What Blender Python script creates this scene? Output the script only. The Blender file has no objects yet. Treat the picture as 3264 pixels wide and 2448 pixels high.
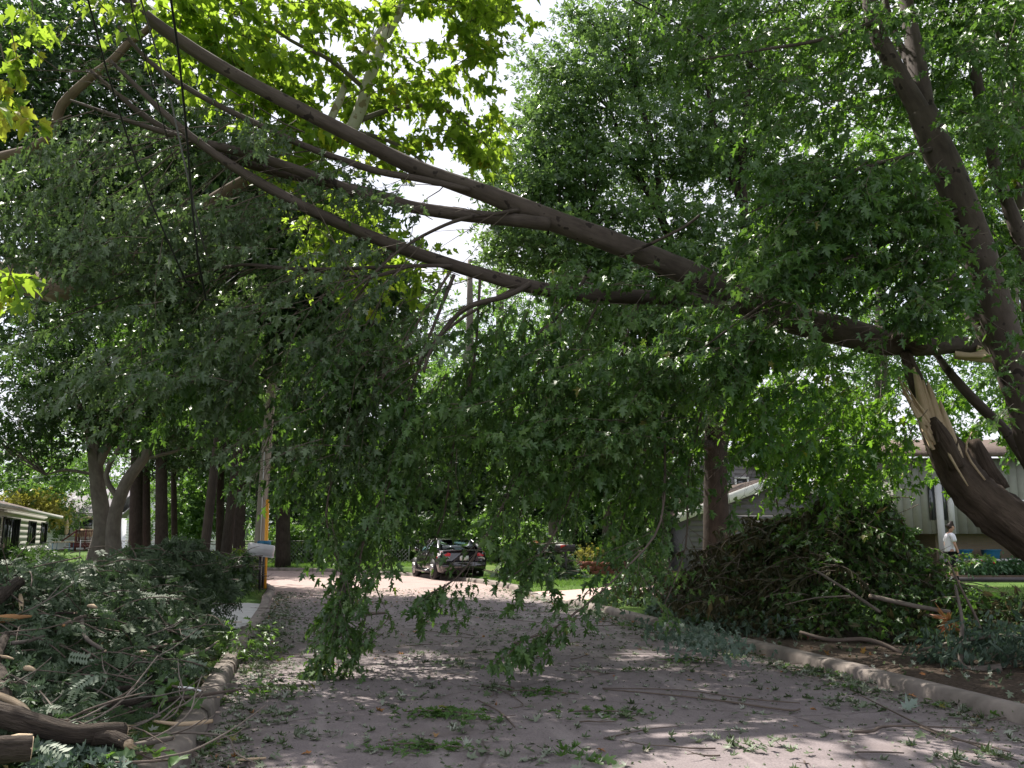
import bpy, bmesh, math, random
import numpy as np
from mathutils import Vector, Matrix

S = bpy.context.scene
COL = S.collection
R = random.Random(7)
NR = np.random.default_rng(11)

# ------------------------------------------------------------------ camera, sky, sun, exposure
CAM = (0.0, 0.0, 1.6)
FPX = 887.0
PITCH = math.atan(151 / FPX)
cam = bpy.data.cameras.new('camera')
cam.sensor_width = 36
cam.lens = FPX / 1024 * 36
cam.clip_end = 3000
cam.clip_start = 0.05
camo = bpy.data.objects.new('camera', cam)
COL.objects.link(camo)
camo.location = CAM
camo.rotation_euler = (math.pi / 2 + PITCH, 0, 0)
S.camera = camo

SUN_EL, SUN_AZ = math.radians(54), math.atan2(-0.62, 0.78)      # azimuth measured from +Y towards +X: front left
sun_dir = Vector((math.sin(SUN_AZ) * math.cos(SUN_EL), math.cos(SUN_AZ) * math.cos(SUN_EL), math.sin(SUN_EL)))
W = bpy.data.worlds.new('World')
S.world = W
W.use_nodes = True
wn, wl = W.node_tree.nodes, W.node_tree.links
wn.clear()
wo = wn.new('ShaderNodeOutputWorld')
bg = wn.new('ShaderNodeBackground')
bg.inputs['Strength'].default_value = 0.12
sky = wn.new('ShaderNodeTexSky')
sky.sky_type = 'NISHITA'
sky.sun_disc = False
sky.sun_elevation = SUN_EL
sky.sun_rotation = SUN_AZ
sky.air_density = 1.0
sky.dust_density = 2.0
tcw = wn.new('ShaderNodeTexCoord')
mpw = wn.new('ShaderNodeMapping')
mpw.inputs['Scale'].default_value = (1, 1, 2.2)
nz = wn.new('ShaderNodeTexNoise')
nz.inputs['Scale'].default_value = 2.6
nz.inputs['Detail'].default_value = 6
nz.inputs['Roughness'].default_value = 0.55
crw = wn.new('ShaderNodeValToRGB')
crw.color_ramp.elements[0].position = 0.30
crw.color_ramp.elements[0].color = (0.45, 0.45, 0.45, 1)
crw.color_ramp.elements[1].position = 0.56
crw.color_ramp.elements[1].color = (1, 1, 1, 1)
mxw = wn.new('ShaderNodeMix')
mxw.data_type = 'RGBA'
mxw.inputs[7].default_value = (4.7, 4.75, 5.2, 1)                 # cloud radiance before the 0.12 strength
wl.new(tcw.outputs['Generated'], mpw.inputs[0])
wl.new(mpw.outputs[0], nz.inputs['Vector'])
wl.new(nz.outputs[0], crw.inputs[0])
wl.new(crw.outputs[0], mxw.inputs[0])
wl.new(sky.outputs[0], mxw.inputs[6])
wl.new(mxw.outputs[2], bg.inputs[0])
wl.new(bg.outputs[0], wo.inputs[0])

sl = bpy.data.lights.new('sun', 'SUN')
sl.energy = 5.0
sl.angle = math.radians(0.53)
sl.color = (1.0, 0.94, 0.85)
so = bpy.data.objects.new('sun', sl)
COL.objects.link(so)
so.rotation_euler = sun_dir.to_track_quat('Z', 'Y').to_euler()
so.location = (-30, 40, 60)

S.view_settings.view_transform = 'Standard'
S.view_settings.look = 'None'
S.view_settings.exposure = 1.06
S.view_settings.gamma = 1.0
S.view_settings.use_curve_mapping = False
S.render.engine = 'CYCLES'
S.cycles.use_denoising = True
S.cycles.max_bounces = 8
S.cycles.diffuse_bounces = 4
S.cycles.glossy_bounces = 2
S.cycles.transmission_bounces = 5
S.cycles.transparent_max_bounces = 6
S.cycles.sample_clamp_indirect = 6
S.cycles.caustics_reflective = False
S.cycles.caustics_refractive = False

# ------------------------------------------------------------------ small helpers
def nrm(v):
    l = math.sqrt(v[0] * v[0] + v[1] * v[1] + v[2] * v[2]) or 1.0
    return (v[0] / l, v[1] / l, v[2] / l)
def add(a, b, k=1.0): return (a[0] + b[0] * k, a[1] + b[1] * k, a[2] + b[2] * k)
def sub(a, b): return (a[0] - b[0], a[1] - b[1], a[2] - b[2])
def cross(a, b): return (a[1]*b[2]-a[2]*b[1], a[2]*b[0]-a[0]*b[2], a[0]*b[1]-a[1]*b[0])
def mixv(a, b, t): return tuple(a[i] + (b[i] - a[i]) * t for i in range(3))
def rv(k=1.0): return (R.gauss(0, k), R.gauss(0, k), R.gauss(0, k))
def at(px, py, Y):
    """the place Y metres ahead that the photograph shows at (px, py) of 1024 x 768"""
    x, v = (px - 512) / FPX, (384 - py) / FPX
    f = math.cos(PITCH) - v * math.sin(PITCH)
    u = math.sin(PITCH) + v * math.cos(PITCH)
    return (CAM[0] + x / f * Y, Y, CAM[2] + u / f * Y)
def path(pts): return [at(*p) for p in pts]

def tag(o, label=None, cat=None, group=None, kind=None):
    if label: o['label'] = label
    if cat: o['category'] = cat
    if group: o['group'] = group
    if kind: o['kind'] = kind
    return o
def empty(name, loc, label=None, cat=None, group=None, kind=None, rz=0):
    o = bpy.data.objects.new(name, None)
    o.empty_display_size = 0.2
    COL.objects.link(o)
    o.location = loc
    o.rotation_euler = (0, 0, rz)
    return tag(o, label, cat, group, kind)
def link(name, me, mat, parent=None, keep_world=True):
    o = bpy.data.objects.new(name, me)
    COL.objects.link(o)
    if mat is not None and not me.materials: me.materials.append(mat)
    if parent is not None:
        o.parent = parent
        if keep_world:
            o.matrix_parent_inverse = world_of(parent).inverted()
    return o
def world_of(o):
    M = o.matrix_basis.copy()
    M = Matrix.LocRotScale(o.location, o.rotation_euler, o.scale)
    if o.parent is not None:
        M = world_of(o.parent) @ o.matrix_parent_inverse @ M
    return M
def np_mesh(name, V, loops, totals, smooth=False, attrs=None, uv=None):
    me = bpy.data.meshes.new(name)
    V = np.ascontiguousarray(V, np.float32)
    loops = np.ascontiguousarray(loops, np.int32)
    totals = np.ascontiguousarray(totals, np.int32)
    me.vertices.add(len(V))
    me.vertices.foreach_set('co', V.ravel())
    me.loops.add(len(loops))
    me.loops.foreach_set('vertex_index', loops)
    me.polygons.add(len(totals))
    st = np.zeros(len(totals), np.int32)
    st[1:] = np.cumsum(totals)[:-1]
    me.polygons.foreach_set('loop_start', st)
    me.polygons.foreach_set('loop_total', totals)
    if smooth: me.polygons.foreach_set('use_smooth', np.ones(len(totals), bool))
    if uv is not None:
        l = me.uv_layers.new(name='UVMap')
        l.data.foreach_set('uv', np.ascontiguousarray(uv, np.float32).ravel())
    for k, a in (attrs or {}).items():
        at_ = me.attributes.new(k, 'FLOAT', 'POINT')
        at_.data.foreach_set('value', np.ascontiguousarray(a, np.float32))
    me.update(calc_edges=True)
    me.validate()
    return me

class Geo:
    """collects faces, then builds ONE mesh object"""
    def __init__(s): s.v, s.f, s.uv = [], [], []
    def face(s, idx, uv=None):
        s.f.append(tuple(idx)); s.uv.append(uv or [(0, 0)] * len(idx))
    def quad(s, *P):
        b = len(s.v); s.v += [tuple(p) for p in P]; s.face(range(b, b + len(P))); return s
    def box(s, c, d, rz=0.0, M=None):
        b = len(s.v); cz, sz = math.cos(rz), math.sin(rz)
        for k in range(8):
            x = (k & 1 and 1 or -1) * d[0] / 2; y = (k & 2 and 1 or -1) * d[1] / 2; z = (k & 4 and 1 or -1) * d[2] / 2
            p = (c[0] + x * cz - y * sz, c[1] + x * sz + y * cz, c[2] + z)
            s.v.append(tuple(M @ Vector(p)) if M else p)
        for q in ((0, 2, 3, 1), (4, 5, 7, 6), (0, 1, 5, 4), (2, 6, 7, 3), (0, 4, 6, 2), (1, 3, 7, 5)): s.face([b + i for i in q])
        return s
    def prism(s, quad, off):
        """a polygon pushed along off into a solid"""
        b = len(s.v); n = len(quad)
        s.v += [tuple(p) for p in quad] + [add(p, off) for p in quad]
        s.face([b + i for i in range(n)]); s.face([b + n + i for i in reversed(range(n))])
        for i in range(n):
            j = (i + 1) % n; s.face((b + i, b + n + i, b + n + j, b + j))
        return s
    def tube(s, pts, rad, sides=8, sub=3, rough=0.0, cap=True, seed=None):
        pts = [Vector(p) for p in pts]
        if not hasattr(rad, '__len__'): rad = [rad] * len(pts)
        if sub > 1 and len(pts) > 2:
            P, Q = [], []
            for i in range(len(pts) - 1):
                p0, p1, p2, p3 = pts[max(i - 1, 0)], pts[i], pts[i + 1], pts[min(i + 2, len(pts) - 1)]
                for k in range(sub):
                    t = k / sub
                    P.append(0.5 * ((2 * p1) + (p2 - p0) * t + (2 * p0 - 5 * p1 + 4 * p2 - p3) * t * t + (3 * p1 - p0 - 3 * p2 + p3) * t ** 3))
                    Q.append(rad[i] + (rad[i + 1] - rad[i]) * t)
            P.append(pts[-1]); Q.append(rad[-1]); pts, rad = P, Q
        n = len(pts); b = len(s.v)
        t0 = (pts[1] - pts[0]).normalized()
        u = t0.orthogonal().normalized(); dist = 0.0; vs = []
        ph = R.random() * 6
        for i in range(n):
            t = (pts[min(i + 1, n - 1)] - pts[max(i - 1, 0)]).normalized()
            u = (u - t * u.dot(t)).normalized(); w = t.cross(u)
            if i: dist += (pts[i] - pts[i - 1]).length
            vs.append(dist)
            for k in range(sides):
                a = 2 * math.pi * k / sides
                r = rad[i]
                if rough: r *= 1 + rough * (0.5 * math.sin(3 * a + ph + dist * 1.3) + 0.35 * math.sin(5 * a - dist * 2.1 + ph * 2)) + R.gauss(0, rough * 0.25)
                s.v.append(tuple(pts[i] + (u * math.cos(a) + w * math.sin(a)) * r))
        for i in range(n - 1):
            for k in range(sides):
                k2 = (k + 1) % sides
                s.face((b + i * sides + k, b + i * sides + k2, b + (i + 1) * sides + k2, b + (i + 1) * sides + k),
                       [(k / sides, vs[i]), ((k + 1) / sides, vs[i]), ((k + 1) / sides, vs[i + 1]), (k / sides, vs[i + 1])])
        if cap:
            s.face([b + k for k in reversed(range(sides))]); s.face([b + (n - 1) * sides + k for k in range(sides)])
        return s
    def build(s, name, mat, parent=None, smooth=False, label=None):
        loops = [i for f in s.f for i in f]
        me = np_mesh(name, np.array(s.v, np.float32), loops, [len(f) for f in s.f], smooth, uv=[c for u in s.uv for c in u])
        o = link(name, me, mat, parent)
        if label: o['label'] = label
        return o

# ------------------------------------------------------------------ materials
def new_mat(name):
    m = bpy.data.materials.new(name); m.use_nodes = True
    nt = m.node_tree; nt.nodes.clear()
    out = nt.nodes.new('ShaderNodeOutputMaterial')
    return m, nt.nodes, nt.links, out
def ramp(n, stops):
    c = n.new('ShaderNodeValToRGB')
    e = c.color_ramp.elements
    while len(e) > 1: e.remove(e[-1])
    e[0].position = stops[0][0]; e[0].color = (*stops[0][1], 1)
    for p, col in stops[1:]:
        x = e.new(p); x.color = (*col, 1)
    return c
def leaf_mat(name, stops, trans, tfac=0.35, rough=0.42, spec=0.45):
    m, n, l, out = new_mat(name)
    at_ = n.new('ShaderNodeAttribute'); at_.attribute_name = 'tone'
    cr = ramp(n, stops); l.new(at_.outputs['Fac'], cr.inputs[0])
    pb = n.new('ShaderNodeBsdfPrincipled')
    pb.inputs['Roughness'].default_value = rough
    pb.inputs['Specular IOR Level'].default_value = spec
    l.new(cr.outputs[0], pb.inputs['Base Color'])
    tr = n.new('ShaderNodeBsdfTranslucent')
    mx = n.new('ShaderNodeMix'); mx.data_type = 'RGBA'
    mx.inputs[0].default_value = 0.3
    mx.inputs[6].default_value = (*trans, 1); l.new(cr.outputs[0], mx.inputs[7])
    l.new(mx.outputs[2], tr.inputs[0])
    ms = n.new('ShaderNodeMixShader'); ms.inputs[0].default_value = tfac
    l.new(pb.outputs[0], ms.inputs[1]); l.new(tr.outputs[0], ms.inputs[2]); l.new(ms.outputs[0], out.inputs[0])
    return m
def bark_mat(name, c0, c1, sx=7, sy=2.2, bump=0.6, rough=0.9, spots=None, dist=0.02):
    m, n, l, out = new_mat(name)
    tc = n.new('ShaderNodeTexCoord')
    mp = n.new('ShaderNodeMapping'); mp.inputs['Scale'].default_value = (sx, sy, 1); l.new(tc.outputs['UV'], mp.inputs[0])
    nz = n.new('ShaderNodeTexNoise'); nz.inputs['Scale'].default_value = 2.2; nz.inputs['Detail'].default_value = 7; nz.inputs['Roughness'].default_value = 0.65
    l.new(mp.outputs[0], nz.inputs['Vector'])
    n2 = n.new('ShaderNodeTexNoise'); n2.inputs['Scale'].default_value = 3.5; n2.inputs['Detail'].default_value = 4
    l.new(tc.outputs['Object'], n2.inputs['Vector'])
    cr = ramp(n, [(0.32, c0), (0.68, c1)])
    mxf = n.new('ShaderNodeMix'); mxf.data_type = 'FLOAT'; mxf.inputs[0].default_value = 0.4
    l.new(nz.outputs[0], mxf.inputs[2]); l.new(n2.outputs[0], mxf.inputs[3]); l.new(mxf.outputs[0], cr.inputs[0])
    colr = cr.outputs[0]
    if spots:
        v = n.new('ShaderNodeTexNoise'); v.inputs['Scale'].default_value = spots[2]; v.inputs['Detail'].default_value = 2; l.new(tc.outputs['Object'], v.inputs['Vector'])
        st = ramp(n, [(spots[1], (0, 0, 0)), (spots[1] + 0.03, (1, 1, 1))]); l.new(v.outputs[0], st.inputs[0])
        mx = n.new('ShaderNodeMix'); mx.data_type = 'RGBA'; l.new(st.outputs[0], mx.inputs[0]); l.new(colr, mx.inputs[6]); mx.inputs[7].default_value = (*spots[0], 1)
        colr = mx.outputs[2]
    pb = n.new('ShaderNodeBsdfPrincipled'); pb.inputs['Roughness'].default_value = rough; pb.inputs['Specular IOR Level'].default_value = 0.25
    l.new(colr, pb.inputs['Base Color'])
    bp = n.new('ShaderNodeBump'); bp.inputs['Strength'].default_value = bump; bp.inputs['Distance'].default_value = dist
    l.new(mxf.outputs[0], bp.inputs['Height']); l.new(bp.outputs[0], pb.inputs['Normal'])
    l.new(pb.outputs[0], out.inputs[0])
    return m
def plain_mat(name, col, rough=0.6, spec=0.4, var=0.12, scale=6, bump=0.0, metal=0.0, detail=4, coat=0.0):
    m, n, l, out = new_mat(name)
    tc = n.new('ShaderNodeTexCoord')
    nz = n.new('ShaderNodeTexNoise'); nz.inputs['Scale'].default_value = scale; nz.inputs['Detail'].default_value = detail
    l.new(tc.outputs['Object'], nz.inputs['Vector'])
    cr = ramp(n, [(0.3, tuple(c * (1 - var) for c in col)), (0.7, tuple(min(1, c * (1 + var)) for c in col))]); l.new(nz.outputs[0], cr.inputs[0])
    pb = n.new('ShaderNodeBsdfPrincipled'); l.new(cr.outputs[0], pb.inputs['Base Color'])
    pb.inputs['Roughness'].default_value = rough; pb.inputs['Specular IOR Level'].default_value = spec; pb.inputs['Metallic'].default_value = metal
    pb.inputs['Coat Weight'].default_value = coat
    if bump:
        bp = n.new('ShaderNodeBump'); bp.inputs['Strength'].default_value = bump; bp.inputs['Distance'].default_value = 0.01
        l.new(nz.outputs[0], bp.inputs['Height']); l.new(bp.outputs[0], pb.inputs['Normal'])
    l.new(pb.outputs[0], out.inputs[0])
    return m

M = {}
M['maple'] = leaf_mat('maple_leaf', [(0, (0.0351, 0.081, 0.0243)), (0.45, (0.0621, 0.1283, 0.0351)), (0.85, (0.0972, 0.1755, 0.0486)), (0.985, (0.1283, 0.2025, 0.0607)), (1.0, (0.18, 0.16, 0.04))], (.18, .36, .035), .36, .40, .55)
M['maple_silver'] = leaf_mat('silvered_maple_leaf', [(0, (0.0468, 0.0819, 0.0351)), (0.5, (0.0842, 0.131, 0.0585)), (0.9, (0.1346, 0.1872, 0.103)), (1.0, (0.2, 0.235, 0.16))], (.16, .28, .05), .28, .42, .5)
M['maple_bright'] = leaf_mat('backlit_maple_leaf', [(0, (0.0275, 0.075, 0.0275)), (0.5, (0.05, 0.1225, 0.035)), (0.9, (0.0813, 0.175, 0.0375)), (0.97, (0.1125, 0.2, 0.0375)), (1.0, (0.3, 0.24, 0.03))], (.27, .52, .03), .50, .42, .4)  # maple leaf copy, backlight put into a brighter, more translucent colour
M['sycamore'] = leaf_mat('sycamore_leaf', [(0, (.05, .10, .02)), (.5, (.085, .155, .03)), (.95, (.12, .20, .035)), (1.0, (.34, .22, .04))], (.46, .66, .05), .58, .5, .3)
M['oak'] = leaf_mat('oak_leaf', [(0, (0.0418, 0.0858, 0.033)), (0.5, (0.077, 0.1408, 0.055)), (1.0, (0.12, 0.19, 0.075))], (.26, .44, .08), .38, .30, .6)
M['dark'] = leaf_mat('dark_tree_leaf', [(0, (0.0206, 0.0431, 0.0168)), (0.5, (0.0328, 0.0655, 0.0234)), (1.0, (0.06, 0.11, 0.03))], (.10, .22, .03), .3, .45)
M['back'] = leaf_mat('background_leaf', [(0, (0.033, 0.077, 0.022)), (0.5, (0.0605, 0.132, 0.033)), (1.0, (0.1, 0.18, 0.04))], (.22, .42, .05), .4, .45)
M['yellowtree'] = leaf_mat('yellowing_leaf', [(0, (.16, .15, .03)), (1.0, (.34, .30, .06))], (.4, .4, .06), .4, .5)
M['locust'] = leaf_mat('locust_leaflet', [(0, (.030, .052, .026)), (.5, (.056, .088, .046)), (.9, (.095, .135, .078)), (1.0, (.20, .25, .18))], (.09, .18, .05), .22, .55, .3)
M['wilted'] = leaf_mat('wilted_leaf', [(0, (.032, .036, .018)), (.5, (.062, .062, .030)), (.85, (.098, .088, .044)), (.97, (.15, .12, .06)), (1.0, (.22, .17, .08))], (.14, .11, .045), .2, .65, .25)
M['silverpile'] = leaf_mat('silver_maple_underside', [(0, (.05, .085, .058)), (.5, (.095, .14, .105)), (1.0, (.21, .26, .22))], (.1, .2, .07), .2, .6, .3)
M['litter'] = leaf_mat('fallen_leaf', [(0, (.045, .070, .03)), (.35, (.085, .120, .058)), (.65, (.19, .22, .16)), (.94, (.33, .35, .30)), (.97, (.35, .17, .05)), (1.0, (.32, .10, .04))], (.12, .2, .05), .2, .6)
M['flower_leaf'] = leaf_mat('garden_leaf', [(0, (.03, .08, .04)), (1.0, (.10, .19, .08))], (.1, .25, .06), .25, .45)
M['grass'] = leaf_mat('grass_blade', [(0, (.05, .11, .02)), (.6, (.09, .17, .035)), (1.0, (.18, .22, .07))], (.22, .42, .05), .35, .6)

M['bark_maple'] = bark_mat('smooth_maple_bark', (.046, .034, .030), (.115, .090, .079), 6, 1.5, .7, .85, ((.030, .022, .020), .64, 7.0))
M['bark_torn'] = bark_mat('rough_maple_bark', (.030, .021, .017), (.145, .108, .085), 10, 1.3, 1.0, .95, None, .10)
M['bark_dark'] = bark_mat('furrowed_dark_bark', (.022, .017, .014), (.066, .052, .042), 12, 2.0, 1.0, .95, None, .04)
M['bark_syc'] = bark_mat('peeling_sycamore_bark', (.36, .34, .28), (.50, .47, .41), 3, 1, .2, .8, ((.24, .19, .13), .60, 5.0))
M['bark_syc_brown'] = bark_mat('brown_sycamore_bark', (.085, .055, .042), (.19, .135, .105), 6, 1.2, .5, .9, ((.30, .26, .21), .68, 4.0))
M['bark_oak'] = bark_mat('oak_bark', (.016, .011, .009), (.054, .040, .032), 11, 1.8, 1.0, .95, None, .04)
M['bark_grey'] = bark_mat('grey_bark', (.085, .070, .060), (.18, .155, .135), 6, 1.6, .5, .9)
M['bark_log'] = bark_mat('cut_log_bark', (.016, .012, .010), (.115, .090, .072), 7, 2.6, 1.0, .95, None, .10)
M['twig'] = bark_mat('twig_bark', (.075, .055, .045), (.15, .12, .10), 3, 4, .3, .85)
M['stick'] = bark_mat('stick_bark', (.10, .08, .068), (.21, .18, .155), 4, 4, .4, .9)
M['wood'] = bark_mat('torn_pale_wood', (.38, .27, .17), (.62, .49, .34), 16, .7, .6, .75)
M['wood_cut'] = bark_mat('sawn_wood', (.56, .39, .25), (.72, .56, .39), 3, 3, .2, .8)
M['wood_old'] = bark_mat('orange_wood', (.36, .18, .08), (.52, .30, .14), 10, 1.0, .5, .8)
M['pole'] = bark_mat('weathered_pole_wood', (.23, .20, .17), (.36, .32, .27), 16, .5, .5, .9)
M['white'] = plain_mat('white_paint', (.74, .74, .73), .55, .35, .05)
M['cream'] = plain_mat('cream_siding', (.40, .39, .36), .7, .3, .06)
M['whiteside'] = plain_mat('white_siding', (.70, .70, .71), .65, .3, .05)
M['greyside'] = plain_mat('grey_siding', (.25, .235, .255), .7, .3, .06)
M['greyside2'] = plain_mat('dark_grey_siding', (.20, .19, .205), .7, .3, .06)
M['olive'] = plain_mat('olive_grey_board', (.235, .235, .21), .75, .25, .06)
M['shingle'] = plain_mat('brown_shingle', (.12, .092, .08), .95, .15, .25, 9, .6)
M['shingle_grey'] = plain_mat('grey_shingle', (.30, .28, .30), .95, .15, .15, 9, .6)
M['black'] = plain_mat('black_paint', (.018, .018, .02), .5, .4, .1)
M['deckred'] = plain_mat('red_stained_wood', (.095, .026, .022), .6, .35, .15)
M['concrete'] = plain_mat('pale_concrete', (.46, .45, .44), .9, .2, .12, 5, .25, detail=8)
M['kerb'] = plain_mat('weathered_kerb_concrete', (.215, .185, .165), .92, .2, .3, 5, .6, detail=9)
M['steel'] = plain_mat('galvanised_steel', (.38, .39, .40), .45, .5, .1, metal=.8)
M['cable'] = plain_mat('black_cable', (.012, .012, .013), .5, .4, .1)
M['wire'] = plain_mat('grey_wire', (.09, .085, .085), .6, .4, .1)
M['yellow'] = plain_mat('orange_yellow_plastic', (.80, .36, .03), .45, .4, .05)
M['blue'] = plain_mat('blue_plastic', (.015, .13, .24), .4, .4, .08)
M['red'] = plain_mat('red_plastic', (.60, .03, .03), .4, .4, .06)
M['mailgrey'] = plain_mat('grey_white_metal', (.52, .51, .53), .5, .4, .06)
M['maildark'] = plain_mat('dark_brown_metal', (.045, .038, .042), .5, .4, .08)
M['carpaint'] = plain_mat('dark_plum_paint', (.020, .016, .020), .22, .6, .05, metal=.25, coat=1.0)
M['rubber'] = plain_mat('tyre_rubber', (.022, .021, .021), .85, .2, .1)
M['alloy'] = plain_mat('alloy_wheel', (.45, .43, .43), .35, .5, .08, metal=.9)
M['lampred'] = plain_mat('red_lamp_plastic', (.55, .02, .03), .15, .6, .04)
M['lampclear'] = plain_mat('clear_lamp_plastic', (.70, .66, .68), .15, .6, .04)
M['skin'] = plain_mat('skin', (.40, .23, .16), .55, .35, .06)
M['hair'] = plain_mat('dark_brown_hair', (.035, .022, .018), .6, .3, .2, 40)
M['shirt'] = plain_mat('white_cotton', (.66, .66, .70), .9, .1, .05)
M['trousers'] = plain_mat('black_cotton', (.014, .014, .017), .9, .1, .1)
M['sock'] = plain_mat('grey_sock', (.45, .44, .42), .9, .1, .1)
M['brickred'] = plain_mat('red_block', (.22, .085, .065), .9, .2, .2, 14, .4)
M['dirtflat'] = plain_mat('dark_soil', (.055, .042, .032), .95, .1, .3, 8, .6)
M['umbrella'] = plain_mat('tan_canvas', (.55, .44, .30), .85, .15, .08)
M['flower'] = plain_mat('red_petal', (.55, .03, .05), .6, .3, .1)

def glass_mat():
    m, n, l, out = new_mat('window_glass')
    pb = n.new('ShaderNodeBsdfPrincipled')
    pb.inputs['Base Color'].default_value = (.03, .035, .04, 1)
    pb.inputs['Roughness'].default_value = .06; pb.inputs['Specular IOR Level'].default_value = .9
    l.new(pb.outputs[0], out.inputs[0]); return m
M['glass'] = glass_mat()
def car_glass():
    m, n, l, out = new_mat('tinted_car_glass')
    g = n.new('ShaderNodeBsdfGlossy'); g.inputs['Roughness'].default_value = .03; g.inputs['Color'].default_value = (.8, .9, .9, 1)
    t = n.new('ShaderNodeBsdfTransparent'); t.inputs[0].default_value = (.42, .52, .50, 1)
    f = n.new('ShaderNodeFresnel'); f.inputs[0].default_value = 1.5
    ms = n.new('ShaderNodeMixShader'); l.new(f.outputs[0], ms.inputs[0]); l.new(t.outputs[0], ms.inputs[1]); l.new(g.outputs[0], ms.inputs[2]); l.new(ms.outputs[0], out.inputs[0])
    return m
M['carglass'] = car_glass()
def brick_mat(name, c1, c2, mortar, sc, bw, rh):
    m, n, l, out = new_mat(name)
    tc = n.new('ShaderNodeTexCoord'); mp = n.new('ShaderNodeMapping'); mp.inputs['Scale'].default_value = (sc, sc, sc)
    l.new(tc.outputs['UV'], mp.inputs[0])
    b = n.new('ShaderNodeTexBrick'); b.inputs['Color1'].default_value = (*c1, 1); b.inputs['Color2'].default_value = (*c2, 1); b.inputs['Mortar'].default_value = (*mortar, 1)
    b.inputs['Scale'].default_value = 1; b.inputs['Brick Width'].default_value = bw; b.inputs['Row Height'].default_value = rh; b.inputs['Mortar Size'].default_value = .01
    l.new(mp.outputs[0], b.inputs['Vector'])
    pb = n.new('ShaderNodeBsdfPrincipled'); pb.inputs['Roughness'].default_value = .9; l.new(b.outputs[0], pb.inputs['Base Color']); l.new(pb.outputs[0], out.inputs[0])
    return m
M['tanbrick'] = brick_mat('tan_brick', (.30, .235, .16), (.26, .20, .135), (.24, .21, .17), 1.0, .22, .075)
# ------------------------------------------------------------------ road, kerbs, ground
HALF = 3.42
ctrl = [(3.6, -12), (2.55, -5), (1.25, 6), (-.75, 15), (-2.35, 22), (-4.2, 29), (-7.4, 34.5), (-13.5, 38.6), (-28, 41), (-60, 42.5), (-110, 43)]
def catmull(c, sub):
    P = []
    for i in range(len(c) - 1):
        p0, p1, p2, p3 = [np.array(c[k], float) for k in (max(i - 1, 0), i, i + 1, min(i + 2, len(c) - 1))]
        for k in range(sub):
            t = k / sub
            P.append(.5 * (2 * p1 + (p2 - p0) * t + (2 * p0 - 5 * p1 + 4 * p2 - p3) * t * t + (3 * p1 - p0 - 3 * p2 + p3) * t ** 3))
    P.append(np.array(c[-1], float)); return np.array(P)
CL = catmull(ctrl, 24)
seg = np.linalg.norm(np.diff(CL, axis=0), axis=1)
ARC = np.concatenate([[0], np.cumsum(seg)])
TAN = np.gradient(CL, axis=0); TAN /= np.linalg.norm(TAN, axis=1)[:, None]
NORM = np.stack([TAN[:, 1], -TAN[:, 0]], 1)                       # towards the right kerb
def side_of(X, Y):
    """signed distance from the road's centre line (right +) and arc length"""
    X, Y = np.asarray(X, float).ravel(), np.asarray(Y, float).ravel()
    d = np.empty(len(X)); a = np.empty(len(X))
    for s in range(0, len(X), 4000):
        q = np.stack([X[s:s + 4000], Y[s:s + 4000]], 1)
        D = np.linalg.norm(q[:, None] - CL[None], axis=2)
        k = D.argmin(1)
        a[s:s + 4000] = ARC[k]
        off = q - CL[k]
        d[s:s + 4000] = np.sign((off * NORM[k]).sum(1)) * np.minimum(D.min(1), np.where((k == 0) | (k == len(CL) - 1), 1e9, np.abs((off * NORM[k]).sum(1)) + 1e-6))
    return d, a
def on_road(s, off, z=0.0):
    x = np.interp(s, ARC, CL[:, 0]); y = np.interp(s, ARC, CL[:, 1])
    nx = np.interp(s, ARC, NORM[:, 0]); ny = np.interp(s, ARC, NORM[:, 1])
    return (float(x + nx * off), float(y + ny * off), z)
def arc_at_y(y): return float(np.interp(y, CL[:, 1], ARC))
A_DR0, A_DR1 = arc_at_y(21.0), arc_at_y(25.2)                     # right drive
A_DL0, A_DL1 = arc_at_y(16.3), arc_at_y(22.6)                     # left drive
def sstep(a, b, x): t = np.clip((x - a) / (b - a), 0, 1); return t * t * (3 - 2 * t)
def lawn_h(X, Y, d, a):
    e = np.abs(d)
    drive = np.where(d > 0, sstep(A_DR0 - .5, A_DR0, a) * (1 - sstep(A_DR1, A_DR1 + .5, a)), sstep(A_DL0 - .5, A_DL0, a) * (1 - sstep(A_DL1, A_DL1 + .5, a)))
    lip = .125 * (1 - drive) + .02 * drive
    h = -.06 + (lip + .06) * sstep(3.50, 3.74, e)
    h = h + np.where(e > 3.7, (.125 - lip) * sstep(3.7, 6.5, e), 0)
    h = h - .03 * drive * sstep(3.6, 3.9, e)
    h = h + .10 * sstep(4, 12, e)
    h = h + np.where(e > 3.9, .025 * np.sin(X * 1.7 + Y * .6) * np.sin(Y * 1.3 - X * .4), 0) * (1 - drive)
    h = h + np.clip((Y - 60) * .008, 0, 1.0)
    return h
def gz(x, y):
    d, a = side_of([x], [y]); return float(lawn_h(np.array([x]), np.array([y]), d, a)[0])

xs = np.concatenate([-np.geomspace(700, 34, 26), np.arange(-33, 24, .42), np.geomspace(24.5, 700, 26)])
ys = np.concatenate([-np.geomspace(300, 13, 12), np.arange(-12, 62, .42), np.geomspace(62.5, 900, 26)])
GX, GY = np.meshgrid(xs, ys)
gd, ga = side_of(GX, GY)
GZ = lawn_h(GX.ravel(), GY.ravel(), gd, ga)
nx_, ny_ = len(xs), len(ys)
idx = np.arange(nx_ * ny_).reshape(ny_, nx_)
q = np.stack([idx[:-1, :-1], idx[:-1, 1:], idx[1:, 1:], idx[1:, :-1]], -1).reshape(-1, 4)
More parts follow.
